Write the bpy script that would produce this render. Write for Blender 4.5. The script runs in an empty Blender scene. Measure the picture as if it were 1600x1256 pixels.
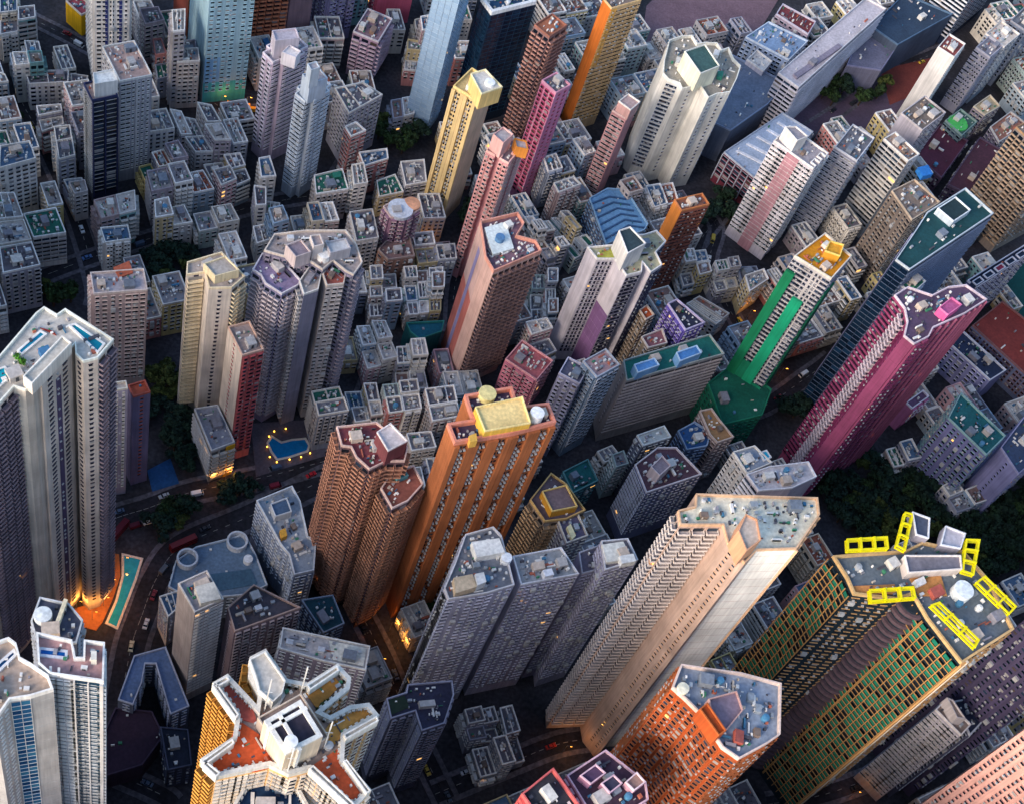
import bpy, math, random
import numpy as np
from mathutils import Matrix, Vector

sc = bpy.context.scene
C = sc.collection
# ------------------------------------------------------------------ camera
cam_d = bpy.data.cameras.new('camera'); cam = bpy.data.objects.new('camera', cam_d); C.objects.link(cam)
cam_d.sensor_width = 36.0; cam_d.lens = 51.75; cam_d.clip_start = 1.0; cam_d.clip_end = 6000.0
cam.matrix_world = Matrix([[0.9747979, -0.124785, -0.1849262, 0.0], [0.0, 0.8289322, -0.5593491, 0.0], [0.2230897, 0.5452523, 0.8080414, 525.0], [0.0, 0.0, 0.0, 1.0]])
sc.camera = cam
sc.render.resolution_x = 1024; sc.render.resolution_y = 803
# ------------------------------------------------------------------ sky, sun, exposure
world = bpy.data.worlds.new('World'); sc.world = world; world.use_nodes = True
nt = world.node_tree
for n in list(nt.nodes): nt.nodes.remove(n)
sky = nt.nodes.new('ShaderNodeTexSky'); sky.sky_type = 'NISHITA'; sky.sun_disc = False
SUN_EL = math.radians(23); SUN_AZ = math.radians(230)      # azimuth counted clockwise from +Y
sky.sun_elevation = SUN_EL; sky.sun_rotation = SUN_AZ
sky.air_density = 1.0; sky.dust_density = 1.6; sky.ozone_density = 2.0
bgn = nt.nodes.new('ShaderNodeBackground'); bgn.inputs['Strength'].default_value = 0.12
wo = nt.nodes.new('ShaderNodeOutputWorld')
nt.links.new(sky.outputs[0], bgn.inputs[0]); nt.links.new(bgn.outputs[0], wo.inputs[0])
sd = bpy.data.lights.new('sun', 'SUN'); sd.energy = 1.15; sd.angle = math.radians(32); sd.color = (1.0, .83, .70)
sun = bpy.data.objects.new('sun', sd); C.objects.link(sun)
sdir = Vector((math.sin(SUN_AZ)*math.cos(SUN_EL), math.cos(SUN_AZ)*math.cos(SUN_EL), math.sin(SUN_EL)))
sun.rotation_euler = sdir.to_track_quat('Z', 'Y').to_euler()
sc.view_settings.view_transform = 'Standard'; sc.view_settings.look = 'None'
sc.view_settings.exposure = 1.52; sc.view_settings.gamma = 1.0; sc.view_settings.use_curve_mapping = False

# ------------------------------------------------------------------ materials
def lin(h):
    h = h.lstrip('#'); v = [int(h[i:i+2], 16)/255 for i in (0, 2, 4)]
    return tuple((c/12.92 if c <= .04045 else ((c+.055)/1.055)**2.4) for c in v)
MATS = {}
def mat(col, rough=.8, kind='wall', spec=.3):
    key = (col, rough, kind)
    if key in MATS: return MATS[key]
    m = bpy.data.materials.new(f'{kind}_{col}'); m.use_nodes = True; t = m.node_tree
    b = t.nodes['Principled BSDF']; b.inputs['Roughness'].default_value = rough
    b.inputs['Specular IOR Level'].default_value = spec
    c = lin(col); MATS[key] = m
    if kind in ('glass', 'metal', 'plain'):
        b.inputs['Base Color'].default_value = (*c, 1)
        if kind == 'metal': b.inputs['Metallic'].default_value = .6
        if kind == 'plain': return m
        if kind == 'glass': b.inputs['Specular IOR Level'].default_value = .6
        return m
    if kind == 'glow':
        b.inputs['Base Color'].default_value = (*c, 1); b.inputs['Emission Color'].default_value = (*c, 1)
        b.inputs['Emission Strength'].default_value = rough*10; b.inputs['Roughness'].default_value = .5
        return m
    geo = t.nodes.new('ShaderNodeNewGeometry'); mp = t.nodes.new('ShaderNodeMapping')
    t.links.new(geo.outputs['Position'], mp.inputs[0])
    n1 = t.nodes.new('ShaderNodeTexNoise'); n1.inputs['Detail'].default_value = 5
    n2 = t.nodes.new('ShaderNodeTexNoise'); n2.inputs['Detail'].default_value = 3
    if kind == 'wall':
        n1.inputs['Scale'].default_value = .09; mp.inputs['Scale'].default_value = (.9, .9, .05); n2.inputs['Scale'].default_value = 1.3
    elif kind == 'roof':
        n1.inputs['Scale'].default_value = .10; n2.inputs['Scale'].default_value = .9; n1.inputs['Roughness'].default_value = .7
    elif kind == 'leaf':
        n1.inputs['Scale'].default_value = .5; n2.inputs['Scale'].default_value = 2.5
    elif kind == 'water':
        n1.inputs['Scale'].default_value = .4; n2.inputs['Scale'].default_value = 1.2
    else:
        n1.inputs['Scale'].default_value = .05; n2.inputs['Scale'].default_value = .6
    t.links.new(geo.outputs['Position'], n1.inputs['Vector']); t.links.new(mp.outputs[0], n2.inputs['Vector'])
    amp = {'wall': .36, 'roof': .42, 'leaf': .9, 'ground': .9, 'water': .25}.get(kind, .3)
    r1 = t.nodes.new('ShaderNodeMapRange'); r1.inputs[1].default_value = .3; r1.inputs[2].default_value = .7
    r1.inputs[3].default_value = 1-amp*.6; r1.inputs[4].default_value = 1+amp*.35
    r2 = t.nodes.new('ShaderNodeMapRange'); r2.inputs[1].default_value = .35; r2.inputs[2].default_value = .7
    r2.inputs[3].default_value = 1-amp*.5; r2.inputs[4].default_value = 1+amp*.2
    t.links.new(n1.outputs[0], r1.inputs[0]); t.links.new(n2.outputs[0], r2.inputs[0])
    mu = t.nodes.new('ShaderNodeMath'); mu.operation = 'MULTIPLY'
    t.links.new(r1.outputs[0], mu.inputs[0]); t.links.new(r2.outputs[0], mu.inputs[1])
    vm = t.nodes.new('ShaderNodeVectorMath'); vm.operation = 'SCALE'; vm.inputs[0].default_value = c
    t.links.new(mu.outputs[0], vm.inputs['Scale']); t.links.new(vm.outputs[0], b.inputs['Base Color'])
    return m
GLASS = [mat('#0e1a26', .12, 'glass'), mat('#26384a', .2, 'glass'), mat('#8e8c8a', .5, 'plain'), mat('#4a4038', .4, 'plain'), mat('#ffc069', .05, 'glow')]
GLASSB = [mat('#0b3a52', .1, 'glass'), mat('#1d5f73', .15, 'glass'), mat('#0a2336', .1, 'glass')]

# ------------------------------------------------------------------ mesh accumulators
class Acc:
    def __init__(s): s.q = []; s.mi = []
    def quads(s, a, m=0):
        a = np.asarray(a, dtype=np.float64).reshape(-1, 4, 3)
        if len(a): s.q.append(a); s.mi.append(np.broadcast_to(np.asarray(m), (len(a),)).astype(np.int32))
    def mesh(s, name, mats, base):
        q = np.concatenate(s.q) - np.array(base); mi = np.concatenate(s.mi); n = len(q)
        me = bpy.data.meshes.new(name)
        me.vertices.add(4*n); me.vertices.foreach_set('co', q.ravel())
        me.loops.add(4*n); me.loops.foreach_set('vertex_index', np.arange(4*n, dtype=np.int32))
        me.polygons.add(n); me.polygons.foreach_set('loop_start', np.arange(0, 4*n, 4, dtype=np.int32))
        me.polygons.foreach_set('material_index', mi)
        for m in mats: me.materials.append(m)
        me.update(calc_edges=True)
        return me
def link(me, name, parent=None, stuff=False):
    o = bpy.data.objects.new(name, me); C.objects.link(o)
    if parent is not None: o.parent = parent
    if stuff: o['kind'] = 'stuff'
    return o
def thing(name, label, cat, loc, group=None):
    o = bpy.data.objects.new(name, None); C.objects.link(o); o.location = loc
    o['label'] = label; o['category'] = cat
    if group: o['group'] = group
    return o
def struct(o): o['kind'] = 'structure'; return o

class Frame:      # facade frame: along s, out d, up z
    def __init__(s, p0, p1):
        s.p = np.array([p0[0], p0[1], 0.]); t = np.array([p1[0]-p0[0], p1[1]-p0[1], 0.]); s.L = np.linalg.norm(t)
        s.q = 1; s.zt = 0; s.t = t/s.L; s.n = np.array([s.t[1], -s.t[0], 0.])
    def P(s, a, d, z):
        a, d, z = np.broadcast_arrays(np.asarray(a, float), np.asarray(d, float), np.asarray(z, float))
        if s.q != 1: z = s.zt-(s.zt-z)*s.q
        return s.p + a[..., None]*s.t + d[..., None]*s.n + z[..., None]*np.array([0, 0, 1.])
    def quad(s, acc, a0, a1, d, z0, z1, m=0):
        acc.quads(np.stack([s.P(a0, d, z0), s.P(a1, d, z0), s.P(a1, d, z1), s.P(a0, d, z1)], axis=-2).reshape(-1, 4, 3), m)
    def box(s, acc, a0, a1, d0, d1, z0, z1, m=0):
        a0, a1, d0, d1, z0, z1 = [x.ravel() for x in np.broadcast_arrays(*[np.asarray(v, float) for v in (a0, a1, d0, d1, z0, z1)])]
        P = s.P
        f = [(P(a0,d1,z0),P(a1,d1,z0),P(a1,d1,z1),P(a0,d1,z1)), (P(a0,d0,z0),P(a0,d1,z0),P(a0,d1,z1),P(a0,d0,z1)),
             (P(a1,d1,z0),P(a1,d0,z0),P(a1,d0,z1),P(a1,d1,z1)), (P(a0,d1,z1),P(a1,d1,z1),P(a1,d0,z1),P(a0,d0,z1)),
             (P(a0,d0,z0),P(a1,d0,z0),P(a1,d1,z0),P(a0,d1,z0))]
        for q in f: acc.quads(np.stack(q, axis=-2), m)

def offset(poly, d):   # inward offset of a CCW polygon
    n = len(poly); out = []
    for i in range(n):
        a, b, c = np.array(poly[i-1]), np.array(poly[i]), np.array(poly[(i+1) % n])
        e1 = (b-a)/np.linalg.norm(b-a); e2 = (c-b)/np.linalg.norm(c-b)
        n1 = np.array([-e1[1], e1[0]]); n2 = np.array([-e2[1], e2[0]])
        m = n1+n2; k = max(.35, 1+n1@n2)
        out.append(tuple(b+m*d/k))
    return out
def inside(p, poly):
    x, y = p; r = False; n = len(poly); j = n-1
    for i in range(n):
        xi, yi = poly[i]; xj, yj = poly[j]
        if (yi > y) != (yj > y) and x < (xj-xi)*(y-yi)/(yj-yi)+xi: r = not r
        j = i
    return r
def prism_mesh(name, poly, z0, z1, m, base=(0, 0, 0), bottom=False):
    n = len(poly); v = [(x-base[0], y-base[1], z0-base[2]) for x, y in poly]+[(x-base[0], y-base[1], z1-base[2]) for x, y in poly]
    f = [(i, (i+1) % n, n+(i+1) % n, n+i) for i in range(n)]+[tuple(range(n, 2*n))]
    if bottom: f.append(tuple(range(n-1, -1, -1)))
    me = bpy.data.meshes.new(name); me.from_pydata(v, [], f); me.materials.append(m); me.update(); return me
def rim(acc, poly, z0, z1, th, m=0):
    inn = offset(poly, th); n = len(poly)
    for i in range(n):
        a, b, c, d = poly[i], poly[(i+1) % n], inn[(i+1) % n], inn[i]
        acc.quads([[(*a, z0), (*b, z0), (*b, z1), (*a, z1)], [(*a, z1), (*b, z1), (*c, z1), (*d, z1)], [(*c, z0), (*d, z0), (*d, z1), (*c, z1)]], m)
def flat_mesh(name, poly, z, m, base=(0, 0, 0)):
    me = bpy.data.meshes.new(name); me.from_pydata([(x-base[0], y-base[1], z-base[2]) for x, y in poly], [], [tuple(range(len(poly)))])
    me.materials.append(m); me.update(); return me
def rot_rect(cx, cy, w, d, a):
    ca, sa = math.cos(a), math.sin(a)
    return [(cx+x*ca-y*sa, cy+x*sa+y*ca) for x, y in ((-w/2, -d/2), (w/2, -d/2), (w/2, d/2), (-w/2, d/2))]
def cyl_mesh(name, r, h, m, seg=20, r2=None, cap_h=0.0):
    r2 = r if r2 is None else r2
    v = []; f = []
    for k in range(seg):
        a = 2*math.pi*k/seg; v.append((r*math.cos(a), r*math.sin(a), 0))
    for k in range(seg):
        a = 2*math.pi*k/seg; v.append((r2*math.cos(a), r2*math.sin(a), h))
    v.append((0, 0, h+cap_h))
    for k in range(seg):
        j = (k+1) % seg; f.append((k, j, seg+j, seg+k)); f.append((seg+k, seg+j, 2*seg))
    me = bpy.data.meshes.new(name); me.from_pydata(v, [], f); me.materials.append(m); me.update(); return me

# ------------------------------------------------------------------ facades
def facade(A, p0, p1, z0, z1, sty, R, front=True, FH=3.0):
    """A: dict of accumulators; sty: kind + numbers."""
    F = Frame(p0, p1); L = F.L; zr = z0; F.q = FH/3.0; F.zt = z1; z0 = z1-(z1-z0)/F.q; FH = 3.0      # floors are laid out 3 high, then scaled
    kind = sty[0]; bay = float(sty[1:]) if len(sty) > 1 else 3.2
    if L < 1.3 or z1-z0 < 4: return
    nf = max(1, int((z1-z0-1.0)/FH)); zf = z1-.7-FH*(np.arange(nf)+1)
    if kind == 'N':
        F.box(A['joint'], .02, L-.02, 0, .05, zf[::2], zf[::2]+.10); return
    if kind in 'QT':     # Q: blank with one window column in the middle, T: two narrow columns
        F.box(A['joint'], .02, L-.02, 0, .05, zf[::3], zf[::3]+.10)
        cs = np.array([L/2]) if kind == 'Q' else np.array([L*.3, L*.7])
        s, z = np.meshgrid(cs, zf)
        F.quad(A['window'], s-.55, s+.55, .07, z+.9, z+2.1, R.choice(3, s.size, p=[.8, .15, .05]))
        F.box(A['ledge'], s-.7, s+.7, 0, .3, z+2.15, z+2.3); return
    nb = max(1, int(round(L/bay))); bw = L/nb
    cs = (np.arange(nb)+.5)*bw
    s, z = [x.ravel() for x in np.meshgrid(cs, zf)]
    def gm(n): return R.choice(5, n, p=[.665, .175, .10, .057, .003])
    if not front:
        F.quad(A['window'], s-bw*.26, s+bw*.26, .03, z+.9, z+2.3, gm(s.size)); return
    cw = np.tile(R.choice([.55, .8, 1., 1., 1.2], nb), nf); jog = np.tile(R.uniform(-.12, .12, nb)*bw, nf)
    if kind in 'PD': s = s+jog
    if kind == 'P':
        w = min(bw*.6, 2.3)/2*cw
        F.quad(A['window'], s-w, s+w, .03, z+.75, z+2.38, gm(s.size))
        F.box(A['ledge'], s-w-.15, s+w+.15, 0, .35, z+2.4, z+2.55)
        k = R.random(s.size) < .35; j = R.uniform(-.4, .4, k.sum())
        e = R.random(s.size) < .04
        F.box(A['ac'], s[e]-.9, s[e]+.9, 0, .9, z[e]+.5, z[e]+2.6)
        F.box(A['ac'], s[k]+j-.38, s[k]+j+.38, 0, .5, z[k]+.3, z[k]+.82)
    elif kind == 'M':    # proud strips with real recesses between
        m = max(1, int(round(L/bay/1.0))); mw = L/m; c = (np.arange(m)+.5)*mw; hw = mw*.36
        F.box(A['wall'], c-hw, c+hw, 0, .9, z0, z1-.01)
        for off in (-.5, .5):
            s2, zz = [x.ravel() for x in np.meshgrid(c+off*hw, zf)]
            w = min(hw*.33, .9)
            F.quad(A['window'], s2-w, s2+w, .93, zz+.9, zz+2.35, gm(s2.size))
            F.box(A['ledge'], s2-w-.12, s2+w+.12, .9, 1.25, zz+2.4, zz+2.55)
        k = R.random(s2.size) < .5
        F.box(A['ac'], s2[k]-hw*.5-.4, s2[k]-hw*.5+.35, .9, 1.35, zz[k]+.35, zz[k]+.85)
        if m > 1:
            c2 = np.arange(1, m)*mw; s3, z3 = [x.ravel() for x in np.meshgrid(c2, zf)]
            F.quad(A['window'], s3-.45, s3+.45, .03, z3+1.1, z3+2.1, 0)
            k = R.random(s3.size) < .6
            F.box(A['ac'], s3[k]-.4, s3[k]+.4, 0, .5, z3[k]+.3, z3[k]+.8)
            F.box(A['pipe'], c2+.75, c2+.87, 0, .14, z0, z1-.5)
    elif kind == 'B':    # bay windows
        w = bw*.34*np.clip(cw, .75, 1.1)
        F.box(A['ledge'], s-w, s+w, 0, .65, z+.75, z+2.65)
        F.quad(A['window'], s-w+.15, s+w-.15, .67, z+1.0, z+2.4, gm(s.size))
        g = R.random(s.size) < .4
        F.box(A['ac'], (s+w)[g]+.05, (s+w)[g]+.6, 0, .45, z[g]+.9, z[g]+1.4)
        F.quad(A['window'], s-w*.9, s+w*.9, .02, z+.1, z+.5, 0)
    elif kind == 'K':    # balconies with slab and solid parapet, windows behind
        w = bw*.42
        F.quad(A['window'], s-w*.9, s+w*.9, .03, z+.3, z+2.5, gm(s.size))
        F.box(A['balcony'], s-w, s+w, 0, 1.5, z, z+.16)
        F.box(A['balcony'], s-w, s+w, 1.36, 1.5, z+.16, z+1.1)
        F.box(A['balcony'], s-w, s-w+.12, 0, 1.36, z+.16, z+1.1)
        F.box(A['balcony'], s+w-.12, s+w, 0, 1.36, z+.16, z+1.1)
    elif kind == 'S':    # ribbon floors
        F.quad(A['window'], s-bw*.46, s+bw*.46, .03, z+1.05, z+2.75, gm(s.size))
        F.box(A['ledge'], 0.02, L-.02, 0, .55, zf, zf+.95)
    elif kind == 'R':    # smooth proud ribs alternating with recessed window and air conditioner columns
        F.box(A['wall'], cs-bw*.5+.05, cs-bw*.5+bw*.28, 0, 1.0, z0, z1-.01)
        F.box(A['wall'], cs+bw*.22, cs+bw*.5-.05, 0, 1.0, z0, z1-.01)
        for o in (-.1, .1):
            F.quad(A['window'], s+(o-.07)*bw, s+(o+.07)*bw, .03, z+.7, z+2.3, gm(s.size))
            k = R.random(s.size) < .75
            F.box(A['ac'], s[k]+(o-.05)*bw, s[k]+(o+.05)*bw, 0, .9, z[k]-.1, z[k]+.5)
    elif kind == 'V':    # vertical fins
        F.quad(A['window'], s-bw*.36, s+bw*.36, .03, z+.8, z+2.6, gm(s.size))
        e = np.arange(nb+1)*bw; e = np.clip(e, .2, L-.2)
        F.box(A['fin'], e-.2, e+.2, 0, .8, z0, z1-.01)
        F.box(A['ledge'], s-bw*.4, s+bw*.4, 0, .2, z+2.65, z+2.8)
    elif kind == 'G':    # curtain wall
        F.quad(A['glass'], s-bw*.47, s+bw*.47, .04, z+.25, z+2.9, R.choice(3, s.size, p=[.5, .2, .3]))
        e = np.clip(np.arange(nb+1)*bw, .08, L-.08)
        F.box(A['fin'], e-.07, e+.07, 0, .22, z0, z1-.01)
        F.box(A['ledge'], .02, L-.02, 0, .12, zf, zf+.2)
    elif kind == 'D':    # dark recess flanked windows: paired small windows, photo's dotted facades
        w = .8*cw
        for o in (-.24, .24):
            F.quad(A['window'], s+o*bw-w, s+o*bw+w, .03, z+.92, z+2.3, gm(s.size))
            F.box(A['ledge'], s+o*bw-w-.1, s+o*bw+w+.1, 0, .45, z+.72, z+.9)
            F.box(A['ledge'], s+o*bw-w-.1, s+o*bw+w+.1, 0, .3, z+2.32, z+2.45)
        k = R.random(s.size) < .4
        F.box(A['ac'], s[k]-.35, s[k]+.35, 0, .5, z[k]+1.1, z[k]+1.6)
    elif kind == 'C':    # bamboo scaffold with netting
        F.quad(A['window'], s-bw*.35, s+bw*.35, .03, z+.5, z+2.6, 0)
        e = np.clip(np.arange(nb+1)*bw, .1, L-.1)
        F.box(A['pole'], e-.14, e+.14, 1.2, 1.5, z0, z1)
        F.box(A['pole'], 0, L, 1.2, 1.45, zf, zf+.28)
        k = R.random(s.size) < .62
        F.box(A['net'], s[k]-bw*.38, s[k]+bw*.38, 1.0, 1.06, z[k]+.5, z[k]+2.6)
    elif kind == 'E':    # netting sheets draped over a repainting facade
        F.quad(A['window'], s-bw*.25, s+bw*.25, .03, z+.8, z+2.3, gm(s.size))
        F.box(A['ledge'], s-bw*.3, s+bw*.3, 0, .4, z+2.35, z+2.5)

PARTS = {'joint': ('wall_joint', True), 'ledge': ('window_ledge', True), 'window': ('window', True), 'ac': ('air_conditioner', True), 'fin': ('wall_fin', True),
         'balcony': ('balcony', True), 'wall': ('wall_strip', True), 'pipe': ('drain_pipe', True), 'glass': ('glass_panel', True), 'pole': ('scaffold_pole', True), 'net': ('scaffold_net', True)}
TMESH = {}
def box_obj(name, parent, x, y, z, w, d, h, a, m, base):
    me = prism_mesh(name, rot_rect(0, 0, w, d, a), 0, h, m)
    o = link(me, name, parent); o.location = (x-base[0], y-base[1], z-base[2]); return o

CLUT_COL = ['#d8d4cc', '#b9b4b0', '#8a8890', '#c9b8a8', '#77808c', '#a8564a', '#2f7d6a', '#3c6f9c', '#e6e2dc', '#9a7d6c']
def clutter(root, poly, z, base, R, n, ang, big=True):
    xs = [p[0] for p in poly]; ys = [p[1] for p in poly]
    inn = offset(poly, 1.4); used = []
    for k in range(n):
        for t in range(14):
            x = R.uniform(min(xs), max(xs)); y = R.uniform(min(ys), max(ys))
            kind = R.choice(['hut', 'tank', 'unit', 'shed', 'unit', 'round', 'unit'])
            if k == 0 and big: kind = 'hut'
            w, d, h = {'hut': (R.uniform(3, 5), R.uniform(2.6, 4), R.uniform(2.4, 3.2)), 'tank': (2.4, 1.8, 1.8), 'unit': (R.uniform(.9, 1.6), .9, 1.1),
                       'shed': (R.uniform(3, 6), R.uniform(2, 3.5), 2.2), 'round': (2.2, 2.2, 1.9)}[kind]
            rr = math.hypot(w, d)/2
            cr = rot_rect(x, y, w, d, ang)
            if all(inside(c, inn) for c in cr) and all(math.hypot(x-u, y-v) > rr+q+.1 for u, v, q in used): break
        else: continue
        used.append((x, y, rr))
        if kind == 'hut':
            c = R.choice(CLUT_COL[:5]); o = box_obj('stair_hut', root, x, y, z, w, d, h, ang, mat(str(c), .85, 'roof'), base)
            dm = box_obj('door', o, 0, 0, 0, .9, .08, 2.0, ang, mat('#3b3f46', .6), (math.sin(ang)*-(-d/2-.05), -math.cos(ang)*-(d/2+.05), 0))
            ca, sa = math.cos(ang), math.sin(ang); dm.location = ((d/2+.04)*sa, -(d/2+.04)*ca, 0)
        elif kind == 'tank':
            box_obj('water_tank', root, x, y, z+.0, w, d, h, ang, mat(str(R.choice(['#c9ccd0', '#8f979f', '#7a6a60'])), .6, 'roof'), base)
        elif kind == 'unit':
            box_obj('cooling_unit', root, x, y, z, w, d, h, ang, mat(str(R.choice(['#d5d5d2', '#9aa0a6'])), .5, 'roof'), base)
        elif kind == 'shed':
            c = str(R.choice(CLUT_COL)); cr = rot_rect(0, 0, w, d, ang)
            v = [(cx, cy, 0) for cx, cy in cr]+[(cr[0][0], cr[0][1], 1.8), (cr[1][0], cr[1][1], 1.8), (cr[2][0], cr[2][1], 2.5), (cr[3][0], cr[3][1], 2.5)]
            me = bpy.data.meshes.new('roof_shed'); me.from_pydata(v, [], [(0, 1, 5, 4), (1, 2, 6, 5), (2, 3, 7, 6), (3, 0, 4, 7), (4, 5, 6, 7)])
            me.materials.append(mat(c, .6, 'roof')); o = link(me, 'roof_shed', root); o.location = (x-base[0], y-base[1], z-base[2])
        else:
            key = 'round'+str(R.integers(3))
            if key not in TMESH: TMESH[key] = cyl_mesh('round_tank', 1.1, 1.7, mat(['#e9e9e6', '#4f86a8', '#a9adb0'][int(key[-1])], .5, 'roof'), 14, cap_h=.25)
            o = link(TMESH[key], 'round_tank', root); o.location = (x-base[0], y-base[1], z-base[2])

JC = None
def junk(root, poly, z, base, R, d):
    """small roof things too many to count: pipes, plants, crates, low walls"""
    global JC
    if JC is None: JC = [mat(c, .8, 'plain') for c in ('#d9d6d0', '#8c8a90', '#4a4a52', '#a8604c', '#3f6f8c', '#3c7a5c', '#e8e4dc', '#b8ac9c')]
    ar = abs(sum(poly[i][0]*poly[(i+1) % len(poly)][1]-poly[(i+1) % len(poly)][0]*poly[i][1] for i in range(len(poly))))/2
    nj = int(min(90, ar*d.get('junk', .10))); inn = offset(poly, 1.2); acc = Acc(); ang = d.get('ang', 0)
    xs = [p[0] for p in poly]; ys = [p[1] for p in poly]; t = 0; k = 0
    while k < nj and t < nj*6:
        t += 1; x = R.uniform(min(xs), max(xs)); y = R.uniform(min(ys), max(ys))
        if not inside((x, y), inn): continue
        w, q, hh = R.choice([.5, .8, 1.3, 3.2], p=[.4, .3, .2, .1]), R.choice([.3, .6, .9]), R.uniform(.3, 1.3)
        if R.random() < .5: w, q = q, w
        c = rot_rect(x, y, w, q, ang); F = Frame(c[0], c[1])
        if not all(inside(p, inn) for p in c): continue
        F.box(acc, 0, F.L, -q, 0, z, z+hh, int(R.choice(8, p=[.24, .16, .16, .08, .07, .07, .14, .08]))); k += 1
    if k: link(acc.mesh('roof_clutter', JC, base), 'roof_clutter', root, True)
    # roof dividing walls, as on the old blocks
    if d.get('div') and len(poly) == 4:
        P = [np.array(p) for p in offset(poly, .5)]; acc = Acc()
        for f in d['div']:
            a = P[0]*(1-f)+P[1]*f; b = P[3]*(1-f)+P[2]*f
            F = Frame(a, b); F.box(acc, 0, F.L, -.15, .15, z, z+1.0)
            F = Frame(b, a); F.box(acc, 0, F.L, .15, .16, z, z+1.0)
        link(acc.mesh('dividing_wall', [mat(d.get('trim', '#d8d4cc'), .8)], base), 'dividing_wall', root)

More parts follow.
